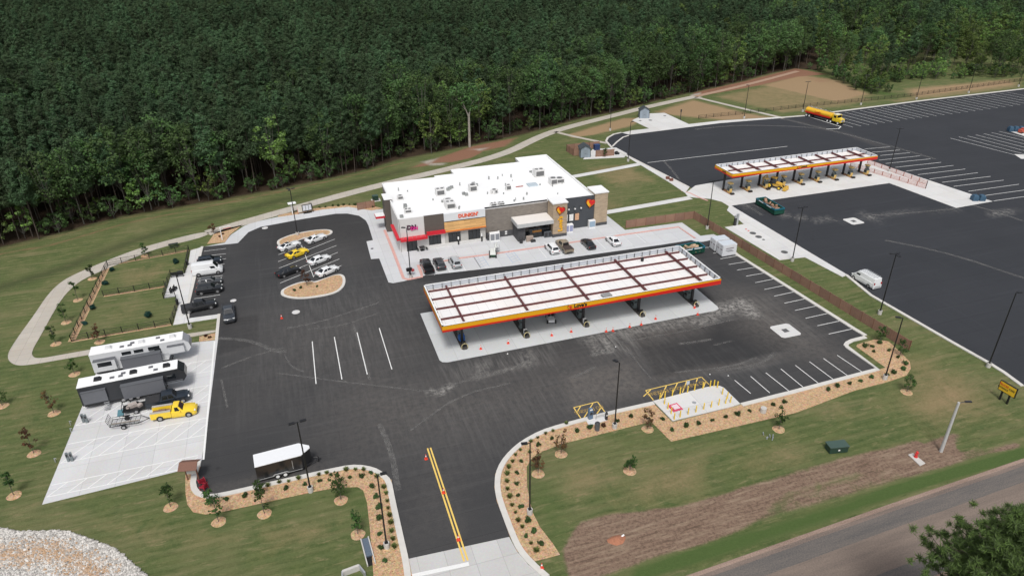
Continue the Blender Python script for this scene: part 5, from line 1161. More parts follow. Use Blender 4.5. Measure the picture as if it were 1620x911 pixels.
fence_run('black wire fence along the outer left side of the dog park',G((113.3,540),(170.7,420.5)),1.2,'wire')
fence_run('black wire fence along the top of the dog park',G((170.7,420.5),(299.2,396.5)),1.2,'wire')
fence_run('black wire fence across the middle of the dog park',G((164,468.5),(261.2,453.3)),1.2,'wire')
fence_run('black wire fence along the bottom of the dog park',G((113.3,540),(271.2,513.2)),1.2,'wire')
fence_run('black wire fence on the upper right of the dog park beside the parking row',G((299.2,396.5),(292.7,432.7),(270.7,436.2),(266,448)),1.2,'wire')
fence_run('black wire fence on the lower right of the dog park beside the paved strip',G((266,448),(259.3,472.2),(277.8,469.6),(282,483.6),(271.2,513.2)),1.2,'wire')
fence_run('black wire fence on the far grass strip behind the truck parking',G((1105,188),(1175,181),(1270,170),(1440,153),(1620,128)),1.2,'wire',3.)
fence_run('orange safety mesh barrier along the left edge of the truck lot pavement',G((1345,263),(1464,299)),1.15,'mesh')
fence_run('second orange safety mesh barrier nearer the truck stalls',G((1372,258.5),(1466,293)),1.15,'mesh')
fence_run('short brown board screen beside the green box behind the drive-through',G((566,332.8),(593,328)),1.8,'privacy')
# ---------------------------------------------------------------- rubbish enclosure and sheds
fence_run('brown board enclosure wall around the rubbish area, left and back',C(880,170,9.0,(145,625),(240,690),(330,690)),2.0,'privacy')
fence_run('brown board enclosure wall at the back by the path',C(880,170,9.0,(145,625),(470,590),(610,575)),2.0,'privacy')
fence_run('brown board enclosure wall right of the grey shed',C(880,170,9.0,(560,708),(820,690)),2.0,'privacy')
def shed(label,x,y,sx,sy,h,rz,wm):
    t=thing('storage_shed',label,'shed',(x,y,.07),rz)
    b=MB();b.b2(-sx/2,sx/2,-sy/2,sy/2,0,h);b.add([(-sx/2,-sy/2,h),(sx/2,-sy/2,h),(0,-sy/2,h+sx*.3),(-sx/2,sy/2,h),(sx/2,sy/2,h),(0,sy/2,h+sx*.3)],[(0,1,2),(5,4,3)]);b.build('wall',wm,t)
    b=MB();e=.2
    for s in(-1,1):
        b.add([(s*(sx/2+e),-sy/2-e,h-e*.6),(0,-sy/2-e,h+sx*.3+.02),(0,sy/2+e,h+sx*.3+.02),(s*(sx/2+e),sy/2+e,h-e*.6),(s*(sx/2+e),-sy/2-e,h-e*.6+.1),(0,-sy/2-e,h+sx*.3+.12),(0,sy/2+e,h+sx*.3+.12),(s*(sx/2+e),sy/2+e,h-e*.6+.1)],[(0,1,2,3),(4,5,6,7),(0,1,5,4),(2,3,7,6),(0,3,7,4)])
    b.build('roof',mat('shed_roof_slate',(.05,.06,.068),.7,var=.2),t)
    for k in(-1,1):
        b=MB();b.b2(k*.38-.34,k*.38+.34,-sy/2-.05,-sy/2-.003,.08,h-.15);d=b.build('door',mat('shed_door_grey',(.24,.28,.32),.5),t)
        b=MB();b.b2(k*.12-.03,k*.12+.03,-sy/2-.09,-sy/2-.051,h*.4,h*.5);b.build('handle',BLACK,d)
    for k in(-1,1):
        b=MB();b.b2(k*sx/2-.06,k*sx/2+.06,-sy/2-.04,-sy/2+.02,0,h);b.build('corner_trim',FRAME,t)
    return t
shed('grey blue shed with dark pitched roof in the brown enclosure',79.2,178.6,2.9,3.4,2.5,R(-12),mat('shed_grey_blue',(.26,.31,.36),.6))
p=g(1018,186);shed('small grey shed at the back corner of the far equipment slab',p[0],p[1],3.2,3.0,2.6,R(-18),mat('shed_grey_blue',(.26,.31,.36),.6))
# ---------------------------------------------------------------- vehicles (local frame: +x forward)
VK={'sedan':dict(L=4.85,W=1.84,H=1.46,belt=.94,hood=.90,tail=.98,xb=1.0,rf=.28,rr=-1.0,rb=-1.80,r=.33,fa=1.42,ra=-1.40,cw=.62),
'coupe':dict(L=4.85,W=1.92,H=1.38,belt=.96,hood=.98,tail=1.02,xb=.72,rf=.0,rr=-.85,rb=-1.85,r=.35,fa=1.45,ra=-1.40,cw=.58),
'hatch':dict(L=4.4,W=1.80,H=1.52,belt=.95,hood=.92,tail=.95,xb=1.05,rf=.35,rr=-1.45,rb=-1.95,r=.33,fa=1.35,ra=-1.3,cw=.62),
'suv':dict(L=4.75,W=1.90,H=1.70,belt=1.06,hood=1.05,tail=1.06,xb=1.05,rf=.42,rr=-1.85,rb=-2.18,r=.37,fa=1.42,ra=-1.38,cw=.68),
'pickup':dict(L=5.85,W=1.98,H=1.90,belt=1.16,hood=1.14,tail=1.16,xb=1.22,rf=.72,rr=-.72,rb=-.98,r=.40,fa=1.88,ra=-1.78,cw=.72),
'regcab':dict(L=5.95,W=2.0,H=1.92,belt=1.18,hood=1.15,tail=1.16,xb=1.25,rf=.75,rr=-.02,rb=-.22,r=.41,fa=1.92,ra=-1.80,cw=.72),
'van':dict(L=5.6,W=2.05,H=2.45,belt=1.32,hood=1.12,tail=1.32,xb=2.05,rf=1.25,rr=-2.66,rb=-2.74,r=.36,fa=1.95,ra=-1.65,cw=.84)}
def body_sections(p,xr=None):
    L2=p['L']/2;w=p['W']/2
    st=[(-L2,.80*w,.42,.78),(-L2+.10,.93*w,.28,p['tail']-.06),(-L2+.5,.985*w,.22,p['tail']),(p['rb'],w,.2,p['belt']),((p['rb']+p['xb'])/2,w,.2,p['belt']+.01),(p['xb'],w,.2,p['belt']),((p['xb']+L2)/2,.985*w,.2,p['hood']),(L2-.32,.94*w,.22,p['hood']-.10),(L2-.06,.82*w,.28,p['hood']-.24),(L2,.72*w,.36,p['hood']-.36)]
    st=sorted(st)
    if xr is not None: st=[(xr,w,.2,p['belt'])]+[s for s in st if s[0]>xr+.05]
    out=[]
    for x,hw,zb,zt in st:
        h=[(hw*.9,zb),(hw*.985,zb+.14),(hw,zb+.5*(zt-zb)),(hw*.965,zt-.05),(hw*.88,zt),(0,zt+.035)]
        out.append([(x,y,z) for y,z in h]+[(x,-y,z) for y,z in h[-2::-1]]+[])
    return out
def wheel(t,x,y,r,w=.24,s=1,nm='wheel',rimm=None):
    b=MB();b.cyl((0,-w/2,0),(0,w/2,0),r,n=16);o=b.build(nm,RUBBER,t,50,(x,y,r))
    c=MB();c.cyl((0,s*(w/2-.02),0),(0,s*(w/2+.012),0),r*.64,r*.6,12);c.build('rim',rimm or RIM,o,50)
    return o
def quad_on(t,nm,P4,m,off=.014,ins=(.06,.06)):
    """glass pane inset in a body panel"""
    a,b,c,d=[Vector(q) for q in P4]  # bottom-left, bottom-right, top-right, top-left
    u0,v0=ins
    def bl(u,v): return (a*(1-u)+b*u)*(1-v)+(d*(1-u)+c*u)*v
    q=[bl(u0,v0),bl(1-u0,v0),bl(1-u0,1-v0),bl(u0,1-v0)]
    n=(q[1]-q[0]).cross(q[3]-q[0]).normalized()
    if n.dot((q[0]+q[2])/2-Vector((0,0,.6)))<0: n=-n
    k=MB();k.add([p+n*off for p in q]+[p-n*.03 for p in q],[(0,1,2,3),(4,5,1,0),(5,6,2,1),(6,7,3,2),(7,4,0,3)]);return k.build(nm,m,t)
def car(kind,label,cat,x,y,rz,pm,group=None,nm='parked_car',topm=None,rack=False,cap=False,sidewin=True,flatbed=False,rimm=None,H=None):
    p=dict(VK[kind])
    if H: p['H']=H
    t=thing(nm,label,cat,(x,y,.02),R(rz),group);w=p['W']/2;L2=p['L']/2
    b=MB();xr=None
    if kind in('pickup','regcab'): xr=p['rb']-.02
    b.loft(body_sections(p,xr))
    # cabin shell
    zb,zt=p['belt']-.02,p['H'];cw=w*.9;tw=w*p['cw']
    bot=[(p['xb'],cw*.9,zb),(p['xb']-.25,cw,zb),(p['rb']+.25,cw,zb),(p['rb'],cw*.9,zb)];top=[(p['rf'],tw*.88,zt-.03),(p['rf']-.12,tw,zt-.05),(p['rr']+.12,tw,zt-.06),(p['rr'],tw*.88,zt-.06)]
    ringb=bot+[(q[0],-q[1],q[2]) for q in bot[::-1]];ringt=top+[(q[0],-q[1],q[2]) for q in top[::-1]]
    mid=[(q[0]-.03 if i in(0,7,1,6) else q[0]+.05,q[1]*.72,zt) for i,q in enumerate(ringt)]
    b.loft([ringb,ringt,mid],0)
    if kind=='pickup' and not flatbed:
        x0=-L2;x1=p['rb']-.03
        for s in(-1,1): b.b2(x0+.03,x1,s*w-.10 if s>0 else -w,s*w if s>0 else -w+.10,.42,p['belt'])
        b.b2(x0,x0+.1,-w+.02,w-.02,.45,p['belt']);b.b2(x1-.08,x1,-w+.1,w-.1,.45,p['belt']);b.b2(x0+.05,x1-.05,-w+.09,w-.09,.42,.62)
    # dark wheel arches
    for ax in(p['fa'],p['ra']):
        for s in(-1,1):
            b.cyl((ax,s*(w-.12),p['r']+.02),(ax,s*(w+.004),p['r']+.02),p['r']*1.16,n=14,m=1)
    b.build('body',[pm,DARK],t,38)
    for ax in(p['fa'],p['ra']):
        for s in(-1,1): wheel(t,ax,s*(w-.10),p['r'],.24,s,rimm=rimm)
    A=lambda q:(q[0],q[1],q[2])
    f0,f1=bot[0],top[0];M_=lambda q:(q[0],-q[1],q[2])
    quad_on(t,'windshield',[M_(f0),A(f0),A(f1),M_(f1)],GLASS,.02,(.05,.07))
    r0,r1=bot[3],top[3]
    if kind!='van': quad_on(t,'rear_window',[r0,M_(r0),M_(r1),r1],GLASS,.02,(.07,.09))
    for s in(1,-1):
        sb0,sb1,st1,st0=bot[1],bot[2],top[2],top[1]
        F_=(lambda q:q) if s>0 else M_
        # split at the b-pillar
        def lerp(a,c,u): return tuple(a[i]*(1-u)+c[i]*u for i in range(3))
        segs=[(0,.5),(.5,1)] if kind in('sedan','coupe','hatch','pickup') else [(0,.8)] if kind=='regcab' else [(0,.36),(.36,.70),(.70,1)]
        if kind=='van' or not sidewin: segs=[(0,.24)]
        for u0,u1 in segs:
            q=[lerp(sb0,sb1,u0),lerp(sb0,sb1,u1),lerp(st0,st1,u1),lerp(st0,st1,u0)]
            if kind=='van': q=[(q[0][0],q[0][1],1.33),(q[1][0],q[1][1],1.33),lerp(q[1],q[2],.55),lerp(q[0],q[3],.55)]
            q=[F_(c) for c in q]
            if s>0: q=[q[1],q[0],q[3],q[2]]
            quad_on(t,'side_window',q,GLASS,.016,(.05,.10))
        k=MB();k.box((p['xb']-.3,s*(w+.06),p['belt']+.1),(.16,.2,.14));k.build('mirror',pm,t)
        k=MB();k.box((L2-.22,s*w*.70,p['hood']-.20),(.22,w*.34,.13),-s*.35);k.build('headlight',WLAMP,t)
        k=MB();k.box((-L2+.06,s*w*.76,p['tail']-.16 if kind!='van' else 1.2),(.10,w*.28,.14 if kind!='van' else .4),s*.2);k.build('taillight',TLAMP,t)
    q=MB();q.box((L2-.03,0,.52),(.12,w*1.25,.17));q.build('grille',DARK,t)
    q=MB();q.box((-L2+.02,0,.56),(.10,w*1.3,.15));q.build('bumper',DARK if kind not in('van',) else STEEL,t)
    if topm:
        q=MB();q.box(((p['rf']+p['rr'])/2-.02,0,p['H']+.012),(p['rf']-p['rr']-.1,tw*1.5,.02));q.build('roof_panel',topm,t)
    if cap:  # hard bed cover
        q=MB();q.b2(-L2+.05,p['rb']-.05,-w+.05,w-.05,p['belt']+.001,p['belt']+.05);q.build('bed_cover',cap if cap is not True else DARK,t)
    if rack:
        for s in(-1,1):
            q=MB();q.tube([(-2.3,s*.7,p['H']),(-2.3,s*.7,p['H']+.2),(.9,s*.7,p['H']+.2),(.9,s*.7,p['H'])],.03,5);q.build('roof_rack',STEEL,t)
        q=MB();q.tube([(-2.6,.35,p['H']+.26),(.9,.35,p['H']+.26)],.035,5);q.tube([(-2.6,-.05,p['H']+.26),(.9,-.05,p['H']+.26)],.035,5)
        for k in range(9): q.tube([(-2.5+k*.42,.35,p['H']+.26),(-2.5+k*.42,-.05,p['H']+.26)],.025,4)
        q.build('ladder',STEEL,t)
    return t
PW=paint('white',(.74,.75,.75));PB=paint('black',(.012,.013,.015));PG=paint('dark_grey',(.045,.048,.052));PS=paint('silver',(.40,.42,.43));PT=paint('tan',(.26,.22,.16));PY=paint('yellow',(.80,.56,.03));PBL=paint('blue_black',(.015,.022,.032));PCH=paint('charcoal',(.03,.035,.042))
TR='cars parked beside the dog park'
car('suv','dark blue-black wagon mostly hidden behind the tall white van','car',-19.5,138.9,0,PBL,TR)
car('van','tall white panel van parked beside the dog park','van',-19.55,134.4,-.8,PW,TR,nm='panel_van')
car('hatch','dark grey hatchback squeezed between the white van and the black wagon','car',-18.9,129.3,-1,PG,TR)
car('suv','black wagon with a bright sky reflection, above the long black pickup','car',-18.8,126.1,-1.6,PB,TR)
car('pickup','long black crew pickup with a black bed cover, nose toward the lane','pickup',-20.2,119.8,8,PB,TR,nm='pickup_truck',cap=True)
car('pickup','dark grey pickup parked crosswise in the lane beside the black pickup','pickup',-15.1,115.5,-85,PCH,None,nm='pickup_truck',cap=True)
TI='cars on the angled stalls between the parking islands'
car('coupe','white muscle coupe beside the upper parking island','car',1.7,143.3,30,PW,TI)
car('coupe','white two-door car with a black roof next to the yellow coupe','car',-3.9,141.3,30,PW,TI,topm=PB)
car('coupe','bright yellow muscle coupe between the parking islands','car',-2.5,137.0,30,PY,TI)
car('sedan','plain white four-door sedan in the middle of the angled stalls','car',1.6,132.4,29,PW,TI)
car('sedan','black sedan at the lower left of the angled stalls','car',-4.6,129.0,28,PB,TI)
car('sedan','white sedan touching the lower parking island','car',2.7,126.8,32,PW,TI)
TS='cars parked in front of the store'
car('pickup','black pickup with an open bed at the left end of the storefront stalls','pickup',21.5,122.4,90,PB,TS,nm='pickup_truck')
car('suv','dark grey wagon between the black pickup and the silver one','car',24.1,122.7,91,PG,TS)
car('suv','silver wagon, third from the left at the storefront kerb','car',27.2,122.4,91,PS,TS)
car('suv','white wagon parked next to the tan pickup at the storefront','car',47.8,122.2,91,PW,TS)
car('pickup','tan pickup with a dark open bed beside the white wagon','pickup',50.5,122.2,91,PT,TS,nm='pickup_truck',cap=mat('bed_clutter',(.05,.035,.03),.8,var=.6,scale=6))
car('sedan','black rounded sedan alone at the storefront stalls','car',55.8,121.9,90,PB,TS)
car('sedan','white sedan at the right end of the storefront stalls','car',61.4,121.6,91,PW,TS)
car('van','white work van with a ladder rack on the truck lot','van',98.4,89.9,92,PW,None,nm='work_van',rack=True,H=2.2)
# ---- yellow service pickup
t=car('regcab','yellow service pickup with open tool boxes on the camper pad','pickup',-21.45,88.95,-3.6,PY,None,nm='service_truck',flatbed=True)
b=MB()
for s in(-1,1): b.b2(-2.95,-.28,s*1.0-.42 if s>0 else -1.0,s*1.0 if s>0 else -1.0+.42,.45,1.38)
b.b2(-2.95,-.28,-.58,.58,.5,.8);b.b2(-.36,-.28,-.58,.58,.8,1.5);b.build('tool_body',PY,t,38)
for s in(-1,1):
    b=MB();b.b2(-2.95,-.28,s*.79-.2,s*.79+.2,1.385,1.44);b.build('box_lid',mat('diamond_plate',(.50,.47,.42),.4,.3),t)
b=MB();b.b2(-2.85,-.4,-.56,.56,.81,.9);b.box((-1.6,0,1.0),(.9,.7,.25));b.build('load',mat('brown_load',(.20,.12,.07),.8,var=.4,scale=4),t)
# ---- flat utility trailer behind it
t=thing('utility_trailer','empty black utility trailer with a raised ramp gate behind the yellow pickup','trailer',(-27.6,88.85,.04),R(-3.6))
b=MB()
for s in(-1,1): b.tube([(-1.9,s*.85,.55),(1.7,s*.85,.55)],.05,5);b.tube([(-1.9,s*.85,.9),(1.7,s*.85,.9)],.03,5)
for k in range(7): b.tube([(-1.9+k*.6,-.85,.55),(-1.9+k*.6,.85,.55)],.03,4)
for k in range(5):
    for s in(-1,1): b.tube([(-1.9+k*.9,s*.85,.55),(-1.9+k*.9,s*.85,.9)],.025,4)
b.build('frame',BLACK,t)
b=MB();b.b2(-1.9,1.7,-.3,-.1,.57,.60);b.build('deck',mat('deck_boards',(.22,.19,.16),.8,var=.3),t)
b=MB();b.tube([(1.7,.85,.55),(2.9,0,.5),(1.7,-.85,.55)],.05,5);b.build('tongue',BLACK,t)
b=MB()
for k in range(6): b.tube([(-1.95,-.8+k*.32,.5),(-2.25,-.8+k*.32,1.6)],.025,4)
for z in(.5,1.05,1.6): b.tube([(-1.95-.3*(z-.5)/1.1,-.85,z),(-1.95-.3*(z-.5)/1.1,.85,z)],.03,4)
b.build('ramp_gate',BLACK,t)
for s in(-1,1):
    wheel(t,-.2,s*1.02,.34,.22,s);b=MB();b.box((-.2,s*1.02,.76),(.95,.26,.04));b.build('fender',BLACK,t)
# ---- black flatbed pickup with open trailer next to it
t=car('pickup','black pickup with grey front parked close beside the dark camper','pickup',-22.6,92.35,5,PBL,None,nm='pickup_truck',cap=True)
t=thing('equipment_trailer','small black open trailer loaded with gear beside the yellow pickup','trailer',(-26.9,92.0,.04),R(5))
b=MB();b.b2(-1.6,1.3,-.85,.85,.5,.62);
for s in(-1,1): b.tube([(-1.6,s*.85,.6),(-1.6,s*.85,1.3),(-.6,s*.85,1.3),(-.6,s*.85,.6)],.04,5)
b.tube([(-1.6,-.85,1.3),(-1.6,.85,1.3)],.04,5);b.tube([(1.3,.8,.55),(2.2,0,.55),(1.3,-.8,.55)],.05,5);b.build('frame',BLACK,t)
b=MB();b.box((-.3,.1,.85),(1.1,.8,.45),.3);b.box((.6,-.2,.8),(.6,.6,.35),.7);b.sphere((-.9,-.3,.85),.28);b.build('gear_load',mat('gear_pale',(.38,.33,.30),.7,var=.5,scale=5),t)
b=MB();b.b2(-2.4,-1.6,-.75,.75,.08,.16);b.build('ramp',mat('teal_ramp',(.10,.22,.26),.5),t)
for s in(-1,1): wheel(t,.1,s*.98,.36,.24,s)
# ---- camper trailers
def camper(label,x,y,rz,L,roofm,wallm,nose,slides,dark):
    t=thing('camper_trailer',label,'camper',(x,y,.05),R(rz));h=L/2;H=3.85;w=1.25
    b=MB();b.xprism([(-h,.75),(h-3.6,.75),(h-3.3,1.55),(h-.55,1.65),(h-.05,2.3),(h-.25,3.1),(h-1.1,H-.02),(-h,H-.02)],-w,w);b.build('body',wallm,t)
    b=MB();b.b2(-h-.03,h-1.0,-w-.02,w+.02,H,H+.06);b.build('roof',roofm,t)
    b=MB();b.add([(h-.06,-w+.05,2.3),(h-.06,w-.05,2.3),(h-.26,w-.12,3.1),(h-.26,-w+.12,3.1),(h-1.0,w-.15,H-.0),(h-1.0,-w+.15,H-.0)],[(0,1,2,3),(3,2,4,5)]);bm=b.build('front_cap',nose,t)
    bm.location.x=.03;bm.location.z=.02
    b=MB();b.b2(-h+.2,h-3.7,-w+.15,w-.15,.45,.74);b.build('underframe',DARK,t)
    for k in range(3):
        for s in(-1,1): wheel(t,-1.9+k*.95,s*(w-.14),.40,.26,s)
    for x0,x1,z0,z1,dd,m,win in slides:
        b=MB();b.b2(x0,x1,-w-dd,-w-.002,z0,z1);o=b.build('slide_out',m,t)
        b=MB();b.b2(x0-.05,x1+.05,-w-dd-.06,-w-.001,z1+.001,z1+.06);b.build('slide_roof',mat('slide_topper',(.10,.105,.115),.7) ,o)
        if win:
            for a,c in win:
                b=MB();b.b2(a,c,-w-dd-.025,-w-dd-.002,z0+(z1-z0)*.45,z0+(z1-z0)*.85);b.build('window',GLASS,o)
    for a,c,z0,z1 in((h-5.2,h-4.3,2.2,3.0),(h-2.6,h-1.5,2.4,3.1))+(() if dark else ((-2.7,-1.4,2.95,3.5),(-1.0,.3,2.95,3.5),(1.0,2.6,2.95,3.55))):
        b=MB();b.b2(a,c,-w-.03,-w-.003,z0,z1);b.build('window',GLASS,t)
    for i,xx in enumerate((-h+2.6,.2,h-2.4)):
        b=MB();b.loft([[(xx-.55,-.42,H+.061),(xx+.45,-.42,H+.061),(xx+.45,.42,H+.061),(xx-.55,.42,H+.061)],[(xx-.5,-.38,H+.33),(xx+.2,-.36,H+.36),(xx+.2,.36,H+.36),(xx-.5,.38,H+.33)]]);b.build('air_conditioner',(BLACK if dark else mat('ac_white',(.62,.62,.62),.5)),t)
    for xx,yy in ((-h+4.4,-.3),(-h+5.5,-.3),(h-4.6,.5),(h-3.9,-.5),(-1.2,.3)):
        b=MB();b.b2(xx-.28,xx+.28,yy-.22,yy+.22,H+.061,H+.16);b.build('roof_vent',mat('roof_hatch',(.12,.12,.13),.4),t)
    b=MB();b.b2(h-5.9,h-5.2,-w-.03,-w-.003,1.0,2.9);b.build('door',mat('camper_door',(.15,.155,.165),.5),t)
    for k in range(4):
        b=MB();b.b2(-h+2.7,-h+3.4,-w-.35-k*.28,-w-.1-k*.28,.78-k*.19,.82-k*.19);b.build('step',STEEL,t)
    b=MB();b.tube([(h-3.2,-.5,1.4),(h-3.2,-.5,.1)],.06,5);b.tube([(h-3.2,.5,1.4),(h-3.2,.5,.1)],.06,5);b.box((h-2.2,0,1.42),(.5,.5,.3));b.build('landing_gear',BLACK,t)
    for z0,z1,m in((1.62,1.72,mat('stripe_silver',(.4,.42,.45),.3,.5)),(1.86,1.92,mat('stripe_silver',(.4,.42,.45),.3,.5))):
        b=MB();b.b2(h-5.1,h-.7,-w-.02,-w-.004,z0,z1);b.build('stripe',m,t)
    return t
SLG=mat('slide_grey',(.13,.135,.15),.6,var=.08);CWG=mat('camper_white',(.60,.61,.62),.45,var=.05);CDK=mat('camper_charcoal',(.028,.030,.035),.35);RW=mat('camper_roof_white',(.78,.78,.77),.6,var=.05)
camper('white-sided long camper with dark slide-outs, upper of the two',-26.95,104.15,2.0,14.0,RW,CWG,mat('cap_grey',(.30,.31,.33),.4),[(-2.9,2.6,.95,2.7,.9,SLG,None),(-6.6,-3.7,1.2,3.0,.7,CWG,[(-6.1,-4.2)]),(3.7,6.0,1.95,3.2,.5,CWG,None)],False)
camper('dark grey long camper with black front and white roof, lower of the two',-27.0,95.75,3.4,14.0,RW,CDK,mat('cap_black',(.012,.013,.016),.15),[(-1.6,3.9,.95,3.1,.75,SLG,None),(-6.7,-3.6,1.15,3.1,.35,SLG,None)],True)
# ---- enclosed cargo trailer
t=thing('cargo_trailer','black enclosed trailer with a white roof parked by the lower kerb','trailer',(-7.4,72.6,.02),R(4.5))
b=MB();pl=[(-3.1,-1.2),(2.35,-1.2),(3.55,-.25),(3.55,.25),(2.35,1.2),(-3.1,1.2)];b.prism(pl,.45,2.58);b.build('body',PB,t)
b=MB();b.prism([(p[0]*1.01,p[1]*1.02) for p in pl],2.59,2.66);b.build('roof',mat('trailer_roof_white',(.72,.73,.74),.5,var=.05),t)
for s in(-1,1):
    for xx in(-.75,.15): wheel(t,xx,s*1.22,.37,.22,s,rimm=WHITE)
    b=MB();b.xprism([(-1.3,.72),(-1.05,.9),(.4,.9),(.7,.72),(.6,.72),(.36,.84),(-1.0,.84),(-1.2,.72)],s*1.34-.14,s*1.34+.0);b.build('fender',STEEL,t)
    b=MB();b.b2(-3.1,2.3,s*1.2-.012,s*1.2+.012,.46,.55);b.build('trim',STEEL,t)
b=MB();b.tube([(2.4,-1.0,.5),(4.7,0,.5),(2.4,1.0,.5)],.06,6);b.tube([(4.4,0,.1),(4.4,0,.9)],.05,6);b.cyl((4.4,0,0),(4.4,0,.1),.12,n=8);b.build('tongue',BLACK,t)
b=MB();b.b2(1.2,2.0,-1.225,-1.203,.65,2.35);d=b.build('side_door',mat('trailer_door',(.02,.02,.022),.3),t)
b=MB();b.b2(1.18,1.24,-1.25,-1.226,.9,2.2);b.build('door_bar',STEEL,d)
# ---- tanker truck
t=thing('tanker_truck','long yellow fuel tanker truck parked at the far stalls','truck',(169.6,186.6,.02),R(-79))
b=MB();n=14
def ring(x,sc=1.): return [(x,1.2*sc*math.cos(2*math.pi*k/n),2.15+.95*sc*math.sin(2*math.pi*k/n)) for k in range(n)]
b.loft([ring(-8.2,.75),ring(-8.0,1),ring(2.0,1),ring(2.2,.75)]);b.build('tank',paint('tanker_yellow',(.74,.42,.02)),t,40)
b=MB();b.b2(-7.9,2.0,-.22,.22,3.09,3.2);b.build('walkway',mat('walkway_grey',(.3,.28,.24),.6),t)
for k in range(5):
    b=MB();b.cyl((-6.8+k*1.9,0,3.15),(-6.8+k*1.9,0,3.36),.28,n=10);b.build('hatch',STEEL,t)
b=MB();b.b2(-8.1,2.0,-1.23,-1.05,1.35,1.75);b.build('red_skirt',FR,t)
b=MB();b.b2(-8.0,6.0,-.5,.5,.8,1.1);b.build('chassis',DARK,t)
b=MB();b.b2(2.8,4.5,-1.15,1.15,.9,2.95);b.loft([[(4.4,-1.1,.8),(4.4,1.1,.8),(4.4,1.1,1.95),(4.4,-1.1,1.95)],[(6.0,-.95,.75),(6.0,.95,.75),(6.0,.95,1.75),(6.0,-.95,1.75)]]);b.build('cab',PY,t)
quad_on(t,'windshield',[(4.52,-1.1,2.0),(4.52,1.1,2.0),(4.50,1.1,2.9),(4.50,-1.1,2.9)],GLASS,.02,(.05,.05))
for s in(-1,1):
    b=MB();b.b2(3.3,4.2,s*1.155-.01,s*1.155+.01,2.0,2.7);b.build('side_window',GLASS,t)
    for xx in(-7.3,-6.1,1.2,2.4,5.2): wheel(t,xx,s*1.05,.5,.34,s,rimm=WHITE)
    b=MB();b.box((6.0,s*.7,1.2),(.1,.35,.25));b.build('headlight',WLAMP,t)
b=MB();b.b2(5.98,6.06,-.5,.5,.9,1.65);b.build('grille',STEEL,t)
b=MB();b.b2(2.9,4.4,-1.05,1.05,2.96,3.06);b.build('cab_roof',mat('cab_roof_pale',(.7,.66,.5),.4),t)
text("Love's",.9,FR,t,(-3,-1.215,2.3),name='lettering')
# ---- backhoe under the truck canopy
t=thing('backhoe_loader','yellow backhoe loader standing between the truck pump islands','backhoe',(113.9,138.6,.06),R(-60))
b=MB();b.b2(-1.6,1.9,-.55,.55,.7,1.3);b.loft([[(.5,-.5,1.3),(.5,.5,1.3),(.5,.5,1.75),(.5,-.5,1.75)],[(2.1,-.4,1.1),(2.1,.4,1.1),(2.1,.4,1.5),(2.1,-.4,1.5)]]);b.build('body',mat('machine_yellow',(.60,.36,.05),.5),t)
b=MB();b.b2(-1.0,.5,-.7,.7,2.65,2.75);b.build('cab_roof',mat('machine_yellow',(.6,.36,.05),.5),t)
b=MB();b.b2(-.95,.45,-.65,.65,1.3,2.64);b.build('cab',GLASS,t)
for s in(-1,1): wheel(t,-.9,s*.85,.75,.45,s,rimm=YEL);wheel(t,1.6,s*.8,.48,.35,s,rimm=YEL)
b=MB();b.loft([[(2.6,-1.1,.2),(3.4,-1.1,.15),(3.2,-1.1,1.0),(2.7,-1.1,.95)],[(2.6,1.1,.2),(3.4,1.1,.15),(3.2,1.1,1.0),(2.7,1.1,.95)]]);b.build('bucket',mat('machine_yellow',(.6,.36,.05),.5),t)
for s in(-1,1):
    b=MB();b.tube([(.6,s*.6,1.5),(1.8,s*.6,1.3),(2.7,s*.6,.6)],.09,6);b.build('loader_arm',mat('machine_yellow',(.6,.36,.05),.5),t)
b=MB();b.tube([(-1.6,0,.9),(-2.2,0,2.9),(-3.2,0,2.0),(-2.9,0,.9)],.14,7);b.box((-2.8,0,.7),(.5,.6,.5));b.build('digger_arm',mat('machine_yellow',(.6,.36,.05),.5),t)
# ---- buggy under the canopy
p=g(875,512);t=thing('utility_buggy','small white utility buggy with open black cage under the big canopy','buggy',(p[0],p[1]+1.1,.07),R(-105))
b=MB();b.loft([[(-1.3,-.7,.4),(-1.3,.7,.4),(-1.3,.7,.85),(-1.3,-.7,.85)],[(.4,-.72,.35),(.4,.72,.35),(.4,.72,.8),(.4,-.72,.8)],[(1.4,-.5,.4),(1.4,.5,.4),(1.4,.5,.78),(1.4,-.5,.78)]]);b.build('body',PW,t)
for xx,yy in((-1.0,.7),(-1.0,-.7),(1.0,.7),(1.0,-.7)): wheel(t,xx,yy,.32,.26,1 if yy>0 else -1)
b=MB()
for s in(-1,1): b.tube([(.7,s*.6,.8),(.35,s*.6,1.75),(-.7,s*.6,1.75),(-.9,s*.6,.85)],.04,5)
b.tube([(.35,-.6,1.75),(.35,.6,1.75)],.04,5);b.tube([(-.7,-.6,1.75),(-.7,.6,1.75)],.04,5);b.build('roll_cage',BLACK,t)
b=MB();b.b2(-.75,.4,-.62,.62,1.79,1.84);b.build('cage_roof',BLACK,t)
for s in(-1,1):
    b=MB();b.box((-.2,s*.33,.95),(.5,.5,.2));b.box((-.45,s*.33,1.2),(.12,.5,.5));b.build('seat',DARK,t)
